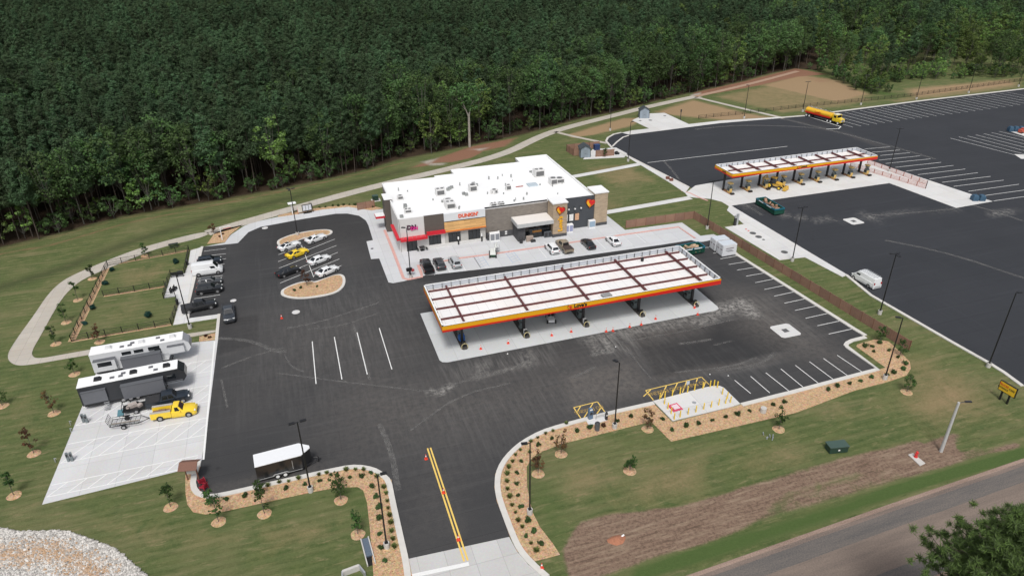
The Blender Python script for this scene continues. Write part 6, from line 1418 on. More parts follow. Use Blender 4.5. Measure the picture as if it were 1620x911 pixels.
# ---- boom lift at the storefront
p=g(781,407);t=thing('boom_lift','white and green folded boom lift standing on the store forecourt','lift',(p[0],p[1]+.6,.02),R(75))
b=MB();b.box((0,0,.55),(2.0,1.0,.4));b.build('chassis',mat('lift_green',(.03,.10,.05),.5),t)
for xx,yy in((-.8,.62),(-.8,-.62),(.8,.62),(.8,-.62)): wheel(t,xx,yy,.42,.3,1 if yy>0 else -1)
b=MB();b.loft([[(-1.2,-.6,.8),(1.0,-.6,.8),(1.0,.6,.8),(-1.2,.6,.8)],[(-1.0,-.5,1.5),(.8,-.5,1.4),(.8,.5,1.4),(-1.0,.5,1.5)]]);b.build('turret',mat('lift_white',(.66,.68,.64),.4),t)
b=MB();b.tube([(-.8,-.3,1.5),(1.2,-.75,2.4),(-1.0,-.9,2.7),(1.6,-1.0,1.4)],.13,6);b.build('boom',mat('lift_white',(.66,.68,.64),.4),t)
b=MB();b.tube([(1.6,-1.4,.7),(1.6,-.4,.7),(2.3,-.4,.7),(2.3,-1.4,.7),(1.6,-1.4,.7)],.04,5);b.tube([(1.6,-1.4,1.7),(1.6,-.4,1.7),(2.3,-.4,1.7),(2.3,-1.4,1.7),(1.6,-1.4,1.7)],.03,5)
for xx,yy in((1.6,-1.4),(1.6,-.4),(2.3,-.4),(2.3,-1.4)): b.tube([(xx,yy,.7),(xx,yy,1.7)],.03,5)
b.b2(1.6,2.3,-1.4,-.4,.66,.72);b.build('basket',STEEL,t)
# ---- skips and containers
def skip(label,x,y,rz,L,W,H,loadm):
    t=thing('roll_off_skip',label,'skip',(x,y,.05),rz)
    b=MB();o=.0;b.loft([[(-L/2,-W/2+.15,.25),(L/2,-W/2+.15,.25),(L/2,W/2-.15,.25),(-L/2,W/2-.15,.25)],[(-L/2,-W/2,H),(L/2,-W/2,H),(L/2,W/2,H),(-L/2,W/2,H)]],caps=False)
    b.loft([[(-L/2+.12,-W/2+.1,H),(L/2-.12,-W/2+.1,H),(L/2-.12,W/2-.1,H),(-L/2+.12,W/2-.1,H)],[(-L/2+.12,-W/2+.2,.35),(L/2-.12,-W/2+.2,.35),(L/2-.12,W/2-.2,.35),(-L/2+.12,W/2-.2,.35)]],caps=False)
    b.b2(-L/2,L/2,-W/2+.15,W/2-.15,.25,.34);n=int(L/.6)
    for k in range(n+1):
        for s in(-1,1): b.box((-L/2+k*L/n,s*(W/2-.04),H*.55),(.09,.16,H*.75))
    b.build('bin',GREEN,t)
    b=MB()
    for s in(-1,1): b.b2(-L/2-.04,L/2+.04,s*W/2-.09,s*W/2+.09,H-.28,H+.06)
    b.b2(-L/2-.09,-L/2+.09,-W/2,W/2,H-.28,H+.062);b.b2(L/2-.09,L/2+.09,-W/2,W/2,H-.28,H+.062);b.build('rim',TEAL,t)
    for xx in(-L*.22,L*.2):
        for s in(-1,1):
            b=MB();b.b2(xx-.9,xx+.9,s*(W/2+.1)-.008,s*(W/2+.1)+.008,H-.22,H-.02);b.build('white_sticker',WHITE,t)
    b=MB();r3=random.Random(int(x))
    for k in range(26): b.box((r3.uniform(-L/2+.5,L/2-.5),r3.uniform(-W/2+.5,W/2-.5),r3.uniform(.6,H-.1)),(r3.uniform(.4,1.3),r3.uniform(.3,.8),r3.uniform(.1,.4)),r3.uniform(0,3),ry=r3.uniform(-.5,.5))
    b.b2(-L/2+.2,L/2-.2,-W/2+.25,W/2-.25,.5,.8);b.build('rubble_load',loadm,t);return t
skip('long teal and green skip of rubble on the truck lot',103.9,126.7,math.atan2(-7.6,-.2),7.4,2.5,1.6,mat('skip_rubble',(.30,.18,.12),.9,var=.6,scale=2.5))
skip('green skip with boards on top at the corner of the big canopy',74.0,111.9,R(2),5.4,2.4,1.6,mat('skip_boards',(.42,.30,.20),.9,var=.5,scale=1.5))
def container(label,x,y,rz,L,W,H):
    t=thing('storage_container',label,'container',(x,y,.03),rz,)
    b=MB();n=int(L/.28)
    b.b2(-L/2,L/2,-W/2,W/2,.12,H)
    for k in range(n):
        for s in(-1,1): b.box((-L/2+(k+.5)*L/n,s*(W/2+.012),H*.52),(.14,.03,H*.8))
    b.build('shell',mat('container_white',(.66,.67,.69),.5,var=.06),t)
    b=MB();b.b2(-L/2+.05,L/2-.05,-W/2+.05,W/2-.05,H+.002,H+.03);b.build('roof',mat('container_roof',(.52,.56,.60),.6,var=.12),t)
    for s in(-1,1):
        b=MB();b.b2(-L/2-.04,-L/2-.003,s*W/4-W/4+.06,s*W/4+W/4-.06,.2,H-.1);d=b.build('door',mat('container_door',(.70,.71,.72),.5),t)
        b=MB();b.tube([(-L/2-.06,s*W/4,.25),(-L/2-.06,s*W/4,H-.15)],.025,5);b.build('lock_bar',STEEL,d)
        b=MB();b.b2(-L/2-.048,-L/2-.041,s*W/4-.32,s*W/4+.25,H*.55,H*.62);b.build('decal',mat('decal_dark',(.10,.04,.05),.6),d)
    for z,a,c,mm in((.66,-.9,.9,mat('decal_dark',(.10,.04,.05),.6)),(.5,-.9,.6,mat('decal_grey',(.2,.2,.22),.6)),(.4,-.5,.9,mat('decal_grey',(.2,.2,.22),.6))):
        b=MB();b.b2(a,c,-W/2-.045,-W/2-.03,H*z,H*z+.12);b.build('decal',mm,t)
    return t
container('white storage container nearer the right-hand stalls',80.9,109.3,R(0),3.2,2.2,2.5)
container('white storage container nearer the store, partly hidden by its twin',80.9,111.9,R(0),3.2,2.0,2.5)
# ---------------------------------------------------------------- lamp posts
def lamp(label,base,h,heads,ang,group='black light poles',cat='light pole'):
    x,y=g(*base);t=thing('light_pole',label,cat,(x,y,0),0,group)
    b=MB();b.cyl((0,0,-.1),(0,0,.78),.34,.34,14);b.build('concrete_base',CONCB,t,40)
    b=MB();b.b2(-.2,.2,-.2,.2,.781,.82);b.cyl((0,0,.82),(0,0,h-.1),.105,.075,8);b.build('pole',BLACK,t,40)
    for k in range(heads):
        a=R(ang)+k*(math.pi if heads==2 else 2*math.pi/heads);c,s=math.cos(a),math.sin(a)
        m=MB();m.tube([(0,0,h-.15),(.35,0,h-.1)],.045,5);m.b2(.3,1.0,-.2,.2,h-.14,h-.04);o=m.build('lamp_head',BLACK,t,None,None,a)
        m=MB();m.b2(.36,.96,-.16,.16,h-.155,h-.142);m.build('lens',WLAMP,o)
LP=[('light pole in the bed beside the enclosed trailer',(491.6,776.9),10.8,2,8),('light pole in the bed left of the driveway',(612.1,865.6),10.8,1,0),('light pole in the bed right of the driveway bend',(838.1,812.5),10.8,1,170),('light pole beside the air station',(972.2,676.8),10.8,1,120),
('light pole at the right tip of the front mulch bed',(1399.4,599.9),10.8,1,150),('light pole in the upper parking island',(471,372.5),10.8,3,15),('light pole between the dog park and the campers',(301,519),10.8,1,0),('light pole at the storefront corner by the black pickup',(650,440),10.6,1,150),
('light pole by the bend of the right-hand kerb near the yellow sign',(1563,580.2),13.0,1,0),('twin light pole in the grass beside the white work van',(1391.2,496.9),11.6,3,20),('light pole at the lower end of the tank slab',(1253.1,413.1),11.6,2,0),('light pole inside the bend of the long brown fence',(1118.6,362.3),11.2,2,0),
('light pole near the grey blue shed',(993.6,255.5),11.2,1,20),('short light pole in the grass behind the shed enclosure',(965.1,206.7),6.5,1,20),('light pole on the pavement between the barrier and truck stalls',(1406.6,271.5),11.7,2,0),('light pole in the grass right of the far equipment slab',(1177,187.7),11.2,1,180),
('light pole behind the yellow tanker truck',(1269.8,177),10.3,2,0),('light pole in the far grass right of the tanker truck',(1361.7,166.2),10.5,2,0),('light pole in front of the round scrub bush in the clearing',(1449.5,157.5),10.5,2,0),('light pole at the far truck stalls, second from the right edge',(1532,147.5),10.5,2,0),('light pole at the far right edge of the truck stalls',(1611,137.5),10.5,2,0)]
for a in LP: lamp('black '+a[0],*a[1:])
x,y=g(1488.5,713.7);t=thing('street_lamp','tall grey concrete street lamp with a short arm by the road','street lamp',(x,y,0))
b=MB();b.cyl((0,0,-.2),(0,0,7.9),.23,.15,12);b.build('pole',mat('grey_cast_pole',(.44,.44,.43),.7),t,40)
b=MB();b.tube([(0,0,7.8),(.8,-.25,8.0)],.05,6);b.box((1.1,-.34,8.0),(.8,.3,.14),-.3);b.build('lamp_head',DARK,t)
# ---------------------------------------------------------------- cones
CONE=mat('cone_red_orange',(.70,.06,.03),.6)
def cone(p,label,group):
    t=thing('traffic_cone',label,'traffic cone',(p[0],p[1],.07),0,group)
    b=MB();b.box((0,0,.02),(.42,.42,.04));b.cyl((0,0,.04),(0,0,.78),.17,.03,10);b.build('cone',CONE,t,40)
    b=MB();b.cyl((0,0,.44),(0,0,.62),.098,.075,10,caps=False);b.build('reflective_band',WHITE,t,40)
for i,p in enumerate(G((760.7,552.6),(804,543.7),(872.9,531.4),(903.6,525.6),(958.9,525.3),(969.6,524.2),(996.1,518),(1014.5,514.5),(1037,505.3),(1098.6,487.6),(1103.6,498.4))): cone(p,'%s red cone from the left along the front of the big canopy slab'%ordn(i),'red cones along the canopy slab')
for p,l in zip(G((445.8,504.2),(674.2,726.3),(701.9,779.8),(725.4,854.2),(857,898.8)),('red cone alone on the lot below the lower parking island','red cone at the top end of the double yellow line','red cone in the middle of the double yellow line','red cone near the stop line end of the double yellow line','red cone at the right end of the driveway by the road')): cone(p,l,None)
# ---------------------------------------------------------------- yellow bollards
def bollard(p,label,group,h=1.15,r=.085):
    t=thing('bollard',label,'bollard',(p[0],p[1],.13),0,group)
    b=MB();b.cyl((0,0,0),(0,0,h-.08),r,n=10);b.sphere((0,0,h-.08),r,10,6);b.build('post',YEL,t,50)
BK=C(1040,590,11.38,(40,485),(130,455),(265,425),(405,390),(540,362),(665,325),(815,293),(945,262),(1015,250),(1075,275))
FRN=C(1040,590,11.38,(125,570),(185,660),(245,745),(300,845),(405,805),(550,755),(690,715),(830,665),(965,630),(1100,590),(1225,560),(1310,545),(1255,470),(1165,395))
for i,p in enumerate(BK): bollard(p,'%s yellow bollard from the left along the lot edge of the white slab'%ordn(i),'yellow bollards on the lot side of the slab')
for i,p in enumerate(FRN): bollard(p,'%s yellow bollard along the left, lower and right edge of the white slab'%ordn(i),'yellow bollards on the mulch side of the slab')
x,y=C(1040,590,11.38,(320,640))[0]
t=thing('crate_stack','small pink-red plastic grid pallet lying on the white slab','pallet',(x,y,.14),R(5))
b=MB()
for k in range(5): b.b2(-.75,.75,-.75+k*.32,-.55+k*.32,.12,.16)
for k in range(4): b.b2(-.75+k*.46,-.63+k*.46,-.75,.75,.0,.119)
b.build('slats',mat('pallet_pink_red',(.62,.05,.12),.5),t)
b=MB();b.b2(-.45,.5,-.5,.45,.161,.24);b.build('white_sheet',mat('pallet_white',(.7,.55,.58),.6,var=.3,scale=9),t)
x,y=C(1040,590,11.38,(425,240))[0];t=thing('sign_post','slim grey sign post standing in the striped bay by the bollards','sign',(x,y-1.6,.1))
b=MB();b.cyl((0,0,0),(0,0,1.9),.05,n=7);b.build('post',STEEL,t)
b=MB();b.box((0,-.03,1.7),(.5,.04,.6));b.build('sign_plate',mat('sign_pale_blue',(.45,.5,.56),.4),t)
b=MB();b.cyl((0,0,0),(0,0,.03),.3,n=12);o=b.build('drain_cover',STEEL,None,None,(*C(1040,590,11.38,(660,545))[0],.142));tag(o,'small round grey cover in the middle of the bollard slab','drain cover')
# ---------------------------------------------------------------- air station
x,y=C(890,620,10.8,(470,460))[0];t=thing('air_machine','blue-grey air and water machine on the small white slab','air machine',(x,y,.14),R(5))
b=MB();b.box((0,0,.7),(.6,.5,1.4));b.box((0,0,1.55),(.5,.4,.3));b.build('cabinet',mat('machine_blue_grey',(.10,.16,.24),.4),t)
b=MB();b.cyl((0,-.27,1.0),(0,-.32,1.0),.22,n=12);b.build('hose_reel',DARK,t)
b=MB();b.box((0,-.21,1.58),(.42,.03,.22));b.build('sign_plate',WHITE,t)
x,y=C(890,620,10.8,(670,455))[0];t=thing('guard_rail','low steel guard rail frame on the air station slab','rail',(x,y,.14),R(4))
b=MB();b.tube([(-.9,0,0),(-.9,0,.9),(.8,0,.9),(.8,0,0)],.04,6);b.tube([(-.9,0,.5),(.8,0,.5)],.03,5);b.build('rail',STEEL,t)
x,y=C(890,620,10.8,(745,480))[0];t=thing('vacuum_post','dark narrow vacuum post at the right end of the air station slab','vacuum post',(x,y,.14))
b=MB();b.box((0,0,.55),(.3,.3,1.1));b.cyl((0,0,1.1),(0,0,1.3),.12,n=8);b.build('housing',DARK,t)
b=MB();b.box((0,-.16,.8),(.2,.02,.2));b.build('label_plate',WHITE,t)
def bin_(label,p,m,h=1.0,r=.33):
    t=thing('litter_bin',label,'bin',(p[0],p[1],.05));b=MB();b.cyl((0,0,0),(0,0,h),r*.9,r,12);b.build('drum',m,t,40);b=MB();b.cyl((0,0,h),(0,0,h+.18),r*1.02,r*.55,12);b.build('lid',DARK,t,40)
bin_('dark grey litter bin in the mulch below the air station',C(890,620,10.8,(590,650))[0],mat('bin_slate',(.09,.10,.11),.5),1.15,.36)
b=MB();b.cyl((0,0,-.1),(0,0,.8),.42,n=14);b.cyl((0,0,.8),(0,0,.84),.2,n=10);x,y=g(1207,652);o=b.build('lamp_base',CONCB,None,40,(x,y,0));tag(o,'bare white concrete pole base without a pole in the front bed','pole base')
# ---------------------------------------------------------------- yellow road sign
a=Vector(g(1584.6,600.4,3.0));c=Vector(g(1611,615.8,3.0));mid=(a+c)/2;d=c-a;rz=math.atan2(d.y,d.x);wd=d.length
t=thing('direction_sign','wide yellow board sign with red and black words on black legs','sign',(mid.x,mid.y,0),rz)
b=MB();b.b2(-wd/2,wd/2,-.1,.1,1.45,3.0);b.build('sign_box',FRAME,t)
b=MB();b.b2(-wd/2+.1,wd/2-.1,-.125,-.101,1.55,2.9);f=b.build('sign_face',mat('sign_yellow',(.75,.48,.03),.4),t)
for sx_ in(-wd*.22,wd*.22):
    b=MB();b.b2(sx_-.12,sx_+.12,-.08,.08,0,1.449);b.build('leg',FRAME,t)
for s,x_,z_,m_,sz in(('TRUCKS',-wd*.24,2.5,FR,.42),('ENTRANCE',-wd*.24,2.0,FRAME,.34),('CARS',wd*.24,2.35,FRAME,.40)): text(s,sz,m_,f,(x_,-.13,z_),name='sign_letters',ext=.01,sx=.85)
# ---------------------------------------------------------------- hydrant, transformer, verge things
x,y=C(1200,600,2.929,(727,362))[0];t=thing('fire_hydrant','red fire hydrant on a white slab in the brown verge','hydrant',(x,y,.12))
b=MB();b.cyl((0,0,0),(0,0,.75),.16,.14,12);b.sphere((0,0,.75),.17,12,6);b.cyl((0,0,0),(0,0,.08),.24,n=12);b.cyl((0,0,.9),(0,0,1.0),.05,n=6);b.build('barrel',RED,t,40)
for s in(-1,1):
    b=MB();b.cyl((s*.12,0,.55),(s*.3,0,.55),.08,n=8);b.build('outlet',RED,t)
sheet('hydrant_slab',C(1200,600,2.929,(693,350),(715,343),(772,390),(748,402)),.01,CONCB,.1)
a=Vector(g(1313,718));c=Vector(g(1342,715));d=c-a
t=thing('transformer_box','dark green utility box alone on the front lawn','utility box',((a+c)/2).to_tuple() ,math.atan2(d.y,d.x));t.location.y+=.6
b=MB();b.b2(-1.25,1.25,-.6,.6,.05,.95);b.build('cabinet',mat('utility_green',(.022,.050,.036),.5),t)
b=MB();b.b2(-1.33,1.33,-.68,.68,.951,1.06);b.build('lid',mat('utility_green_lid',(.05,.085,.07),.5),t)
b=MB();b.b2(-.12,.12,-.63,-.601,.4,.6);b.build('warning_plate',WHITE,t)
x,y=g(1213,691);t=thing('pipe_bundle','cluster of pale grey marker pipes in the front lawn','pipes',(x,y,0))
for k in range(6):
    b=MB();xx,yy=rnd.uniform(-.6,.6),rnd.uniform(-.8,.6);b.cyl((xx,yy,0),(xx+rnd.uniform(-.2,.2),yy,rnd.uniform(.3,.8)),.07,n=7);b.build('pipe',mat('pipe_grey',(.3,.32,.35),.5),t)
x,y=g(976,854);t=thing('soil_mound','small reddish soil heap with a white pipe in the brown verge','soil heap',(x,y,0))
b=MB();b.loft([[(1.1*math.cos(a)*(1+.2*math.sin(3*a)),.7*math.sin(a),0) for a in [k*.628 for k in range(10)]],[(.5*math.cos(a),.35*math.sin(a),.3) for a in [k*.628 for k in range(10)]],[(.1*math.cos(a),.1*math.sin(a),.4) for a in [k*.628 for k in range(10)]]]);b.build('soil',mat('red_soil',(.33,.14,.08),.95,var=.4,scale=5),t,60)
b=MB();b.cyl((.6,.2,.1),(1.0,.3,.2),.1,n=8);b.build('pipe',WHITE,t)
a=Vector(g(577,852.5));c=Vector(g(588,894));d=c-a
t=thing('drain_channel','open concrete drain channel with pale edges in the lawn by the driveway','drain',((a+c)/2).to_tuple(),math.atan2(d.y,d.x));L2=d.length/2
for s in(-1,1):
    b=MB();b.b2(-L2,L2,s*.42-.06,s*.42+.06,0,.32);b.build('side_wall',CONCB,t)
b=MB();b.b2(-L2,L2*.35,-.355,.355,.01,.16);b.build('grating',mat('grating_blue_grey',(.10,.13,.17),.5,var=.3,scale=8),t)
b=MB();b.b2(L2*.36,L2,-.355,.355,.01,.03);b.build('opening_shade',mat('painted_opening_shade',(.008,.008,.008),.9),t)  # near-black slab: the shade inside the open channel, put into its colour
x,y=g(556,905);t=thing('headwall','grey concrete culvert headwall at the bottom of the lawn','headwall',(x,y,0),R(8))
b=MB();b.b2(-.9,.9,-.15,.15,0,.7);b.build('wall',CONCB,t)
for s in(-1,1):
    b=MB();b.box((s*1.05,-.5,.3),(.18,1.3,.6),s*.25);b.build('wing_wall',STEEL,t)
# ---------------------------------------------------------------- notice board and red chairs
x,y=C(270,680,8.29,(300,650))[0];t=thing('notice_board','notice board under a small brown pitched roof by the camper pad','notice board',(x,y,.05),R(-12))
b=MB()
for s in(-1,1): b.box((s*.65,0,1.2),(.14,.14,2.4))
b.build('post',BROWNWALL,t)
b=MB();b.box((0,0,1.45),(1.2,.08,1.0));b.build('board',mat('board_pale',(.55,.56,.55),.5,var=.15,scale=5),t)
b=MB()
for s in(-1,1): b.box((0,s*.5,2.55),(2.2,1.15,.08),0,rx=-s*.5)
b.build('roof',mat('brown_shingle',(.17,.085,.06),.85,var=.25,scale=6),t)
CH=mat('chair_red',(.30,.015,.03),.4)
for k,(q,rz,l) in enumerate(((C(270,680,8.29,(415,700))[0],200,'upper red slatted chair at the corner of the lot by the mulch bed'),(C(270,680,8.29,(440,775))[0],235,'lower red slatted chair at the corner of the lot by the mulch bed'))):
    t=thing('garden_chair',l,'chair',(q[0],q[1],.02),R(rz))
    b=MB()
    for j in range(5): b.box((0,-.3+j*.15,.38-j*.01),(.62,.12,.03))
    b.build('seat',CH,t)
    b=MB()
    for j in range(5): b.box((-.26+j*.13,.42,.78),(.10,.03,.85),rx=-.3)
    b.build('backrest',CH,t)
    for s in(-1,1):
        b=MB();b.box((s*.36,.02,.6),(.12,.75,.03));b.build('armrest',CH,t)
        b=MB();b.box((s*.34,-.3,.3),(.05,.09,.6));b.build('leg',CH,t);b=MB();b.box((s*.34,.35,.25),(.05,.09,.5));b.build('leg',CH,t)
# ---------------------------------------------------------------- drive-through boards
x,y=g(487,337);t=thing('menu_board','black drive-through menu board with white panels and a rounded frame','menu board',(x,y,.05),R(8))
b=MB();b.b2(-1.15,1.15,-.12,.12,.5,2.1);b.b2(-.9,.9,-.3,.3,0,.12);b.b2(-.12,.12,-.1,.1,.12,.5);b.build('frame',FRAME,t)
for k in range(3):
    b=MB();b.b2(-1.0+k*.68,-.4+k*.68,-.15,-.121,.7,2.0);b.build('panel',mat('menu_white',(.62,.63,.66),.4,var=.35,scale=4),t)
b=MB();b.tube([(1.3,0,0),(1.3,0,1.2),(1.1,0,2.3),(.4,0,2.5)],.05,6);b.build('arch_pipe',BLACK,t)
x,y=g(463,339);t=thing('order_canopy','white flat order canopy on a post left of the menu board','canopy',(x,y,.05),R(8))
b=MB();b.b2(-.1,.1,-.1,.1,0,2.6);b.build('post',WHITE,t)
b=MB();b.b2(-.7,1.1,-.6,.6,2.6,2.75);b.build('top',WHITE,t)
b=MB();b.b2(.1,.14,-.35,.35,1.0,1.8);b.build('screen',SCR if 'SCR' in globals() else GLASS,t)
x,y=g(476,338.5);t=thing('preview_board','small pale preview board with a red edge between the order canopy and the menu board','menu board',(x,y,.05),R(8))
b=MB();b.b2(-.6,.6,-.06,.06,.4,1.7);b.build('board',mat('preview_pale',(.62,.58,.50),.4,var=.2,scale=4),t)
b=MB();b.b2(-.64,-.601,-.07,.07,.0,1.7);b.build('red_post',RED,t)
x,y=g(352,380);t=thing('clearance_pole','white clearance pole with a hanging bar by the end of the parking row','clearance pole',(x,y,.05),R(5))
b=MB();b.cyl((0,0,0),(0,0,2.9),.09,n=8);b.build('pole',WHITE,t)
b=MB();b.tube([(0,0,2.85),(2.2,.2,2.85)],.06,6);b.build('arm',WHITE,t);b=MB();b.tube([(.6,.05,2.5),(2.2,.2,2.5)],.05,6);b.build('hanging_bar',RED,t)
x,y=g(594,317);t=thing('transformer_box','small green utility box behind the brown screen by the store','utility box',(x,y,0),R(5))
b=MB();b.box((0,0,.6),(1.3,1.1,1.2));b.build('cabinet',mat('utility_green',(.022,.05,.036),.5),t);b=MB();b.box((0,0,1.24),(1.4,1.2,.07));b.build('lid',mat('utility_green_lid',(.05,.085,.07),.5),t)
sheet('utility_slab',[(x-1,y-1),(x+1.2,y-1),(x+1.2,y+1),(x-1,y+1)],.008,CONCB,.06)
# ---------------------------------------------------------------- store front things
for q,l in((C(600,310,6.505,(817,500))[0],'left'),(C(600,310,6.505,(1057,468))[0],'middle'),(C(600,310,6.505,(1232,438))[0],'right')):
    t=thing('bollard_light','%s one of three black light posts with a white top before the store wall'%l,'bollard light',(q[0],q[1],.03),0,None)
    b=MB();b.cyl((0,0,0),(0,0,1.2),.17,n=12);b.build('post',BLACK,t,40);b=MB();b.cyl((0,0,1.2),(0,0,1.75),.16,.15,12);b.build('lamp_shade',WHITE,t,40)
def cage(label,nm,cat,x,y,w,d,h,m,n,door,rz=0):
    t=thing(nm,label,cat,(x,y,.03),rz);b=MB();b.box((0,0,h/2),(w,d,h));b.build('cabinet',m,t)
    for k in range(n):
        b=MB();b.b2(-w/2+w*k/n+.1,-w/2+w*(k+1)/n-.1,-d/2-.03,-d/2-.002,h*.18,h*.9);b.build('door',door,t)
cage('white ice chest with two dark doors against the grey brick wall','ice_chest','ice chest',38.0,130.9,2.1,.9,1.9,WHITE,2,mat('chest_door_grey',(.22,.23,.25),.4))
cage('white and blue gas bottle cage left of the charcoal wall','bottle_cage','bottle cage',54.6,129.9,1.9,.9,1.9,WHITE,2,mat('cage_door_blue',(.30,.32,.48),.5))
cage('white and blue ice box beside the right tan tower','ice_box','ice box',60.4,130.6,1.5,.8,1.8,WHITE,1,mat('ice_door_blue',(.28,.38,.48),.4))
cage('dark grey display rack beside the ice chest','display_rack','rack',36.9,131.6,.7,.5,1.4,mat('rack_dark',(.06,.06,.065),.5),1,DARK)
cage('beige sandwich board stand beside the store entrance','display_stand','stand',45.0,128.2,1.5,.5,1.2,mat('stand_beige',(.40,.33,.28),.6),1,mat('stand_face',(.34,.27,.23),.6))
b=MB();b.box((0,0,.25),(1.0,.5,.5));o=b.build('planter_box',DARK,None,None,(45.6,127.6,.03));tag(o,'low dark planter box in front of the beige stand','planter')
bin_('tall black litter bin at the left pier of the entrance',(43.0,127.9),DARK,1.1,.4)
cage('grey vending cabinet with two doors inside the entrance canopy','vending_cabinet','cabinet',49.4,129.0,1.6,.6,1.3,mat('cabinet_grey',(.11,.12,.13),.4),2,DARK)
t=thing('patio_table','black square patio table with benches at the left store door','table',(*C(600,310,6.505,(443,560))[0],.03))
b=MB();b.b2(-.55,.55,-.55,.55,.72,.77);b.build('tabletop',DARK,t);b=MB();b.cyl((0,0,0),(0,0,.72),.06,n=8);b.b2(-.4,.4,-.4,.4,0,.04);b.build('leg',BLACK,t)
for s in(-1,1):
    b=MB();b.b2(s*.95-.18,s*.95+.18,-.5,.5,.42,.46);b.b2(s*.95-.03,s*.95+.03,-.4,.4,0,.42);b.build('bench',BLACK,t)
t=thing('litter_bin','black and red bin with a flag at the base of the storefront light pole','bin',(*C(600,310,6.505,(318,818))[0],.03))
b=MB();b.cyl((0,0,0),(0,0,1.0),.2,n=10);b.build('post',BLACK,t);b=MB();b.box((-.1,0,1.3),(1.1,.5,.6),.1);b.build('box',BLACK,t);b=MB();b.box((.55,-.1,1.1),(.5,.5,.4),.4);b.build('red_box',mat('bin_red',(.40,.06,.06),.5),t)
for k,(x,y) in enumerate(((40.9,131.9),(40.9,132.0))): pass
t=thing('wall_vent','pair of white wall vents low on the grey brick wall','vent',(41.0,132.22,.5))
for z in(0,.45):
    b=MB();b.box((0,0,z+.15),(.45,.15,.28));b.build('vent',WHITE,t)
# ---------------------------------------------------------------- dog park
x,y=C(240,380,5.694,(200,62))[0];t=thing('picnic_table','dark picnic table in the grass between the path and the dog park','picnic table',(x,y,0),R(8))
b=MB();b.b2(-.95,.95,-.38,.38,.70,.76);b.build('tabletop',mat('dark_green_slats',(.02,.03,.026),.5),t)
for s in(-1,1):
    b=MB();b.b2(-.95,.95,s*.75-.14,s*.75+.14,.42,.47);b.build('bench',mat('dark_green_slats',(.02,.03,.026),.5),t)
    b=MB();b.tube([(s*.6,-.75,.42),(s*.6,.75,.42)],.03,5);b.tube([(s*.6,-.5,0),(s*.6,.2,.7)],.03,5);b.tube([(s*.6,.5,0),(s*.6,-.2,.7)],.03,5);b.build('leg',BLACK,t)
for i,q in enumerate(C(240,380,5.694,(205,335),(262,330),(185,470),(215,450))):
    t=thing('park_bench','black bench on the white slab at the dog park gate, %s'%('upper left','upper right','lower left','lower right')[i],'bench',(q[0],q[1],.09),R((0,0,80,80)[i]))
    b=MB();b.b2(-.6,.6,-.22,.22,.42,.46);b.build('seat',BLACK,t);b=MB();b.b2(-.6,.6,.2,.24,.5,.9);b.build('backrest',BLACK,t)
    for s in(-1,1):
        b=MB();b.b2(s*.5-.03,s*.5+.03,-.2,.24,0,.42);b.build('leg',BLACK,t)
for q,l in zip(C(240,380,5.694,(325,225),(235,580)),('upper','lower')): bin_('black dog waste bin by the %s gate of the dog park'%l,q,BLACK,1.0,.26)
# ---------------------------------------------------------------- camper hook-ups
for i,q in enumerate(C(60,500,3.037,(222,510),(238,512),(150,697),(168,695))):
    t=thing('hookup_pedestal','grey hook-up pedestal on the camper pad, %s'%('left of the upper pair','right of the upper pair','left of the lower pair','right of the lower pair')[i],'pedestal',(q[0],q[1],.05))
    b=MB();b.b2(-.14,.14,-.14,.14,0,1.35);b.build('post',mat('pedestal_steel',(.20,.23,.24),.4,.4),t);b=MB();b.b2(-.1,.1,-.17,-.141,.8,1.2);b.build('panel',DARK,t)
for i,q in enumerate(G((113,683.5),(88,731),(112,672))):
    t=thing('water_tap','small grey water tap post in the grass beside the camper pad, %s'%('middle','lower','upper')[i],'tap',(q[0],q[1],0))
    b=MB();b.cyl((0,0,0),(0,0,.7),.06,n=7);b.build('post',STEEL,t);b=MB();b.tube([(0,0,.65),(.2,0,.65),(.2,0,.5)],.035,5);b.build('spout',STEEL,t)
# ---------------------------------------------------------------- covers and drains in the paving
def cover(p,label,r=.45,m=None,z=.025,sq=0):
    b=MB()
    if sq:
        q=[(sq*a,sq*c) for a,c in((-1,-.8),(-.8,-1),(.8,-1),(1,-.8),(1,.8),(.8,1),(-.8,1),(-1,.8))];b.prism(q,-.015,0.005)
        t=thing('drain_inlet',label,'drain',(p[0],p[1],z));b.build('concrete_collar',CONCW,t);c=MB();c.b2(-.5,.5,-.5,.5,.006,.02);c.build('grate',mat('iron_grate',(.10,.10,.10),.7),t)
    else:
        b.cyl((0,0,-.01),(0,0,.015),r,n=16);o=b.build('manhole_cover',m or CONCW,None,None,(p[0],p[1],z));tag(o,label,'manhole cover')
cover(g(1242.5,523),'large white drain inlet square on the right of the car lot',sq=1.9);cover(g(1350.4,350),'white drain inlet square on the truck lot',sq=1.7)
cover(C(270,330,4.794,(950,785))[0],'white round cover on the lot below the lower parking island',.7);cover(C(270,330,4.794,(475,698))[0],'white round cover in the lane beside the grey pickup',.55);cover(C(270,330,4.794,(715,148))[0],'white round cover near the top bend of the lot',.65)
IRON=mat('cover_iron',(.09,.09,.09),.6)
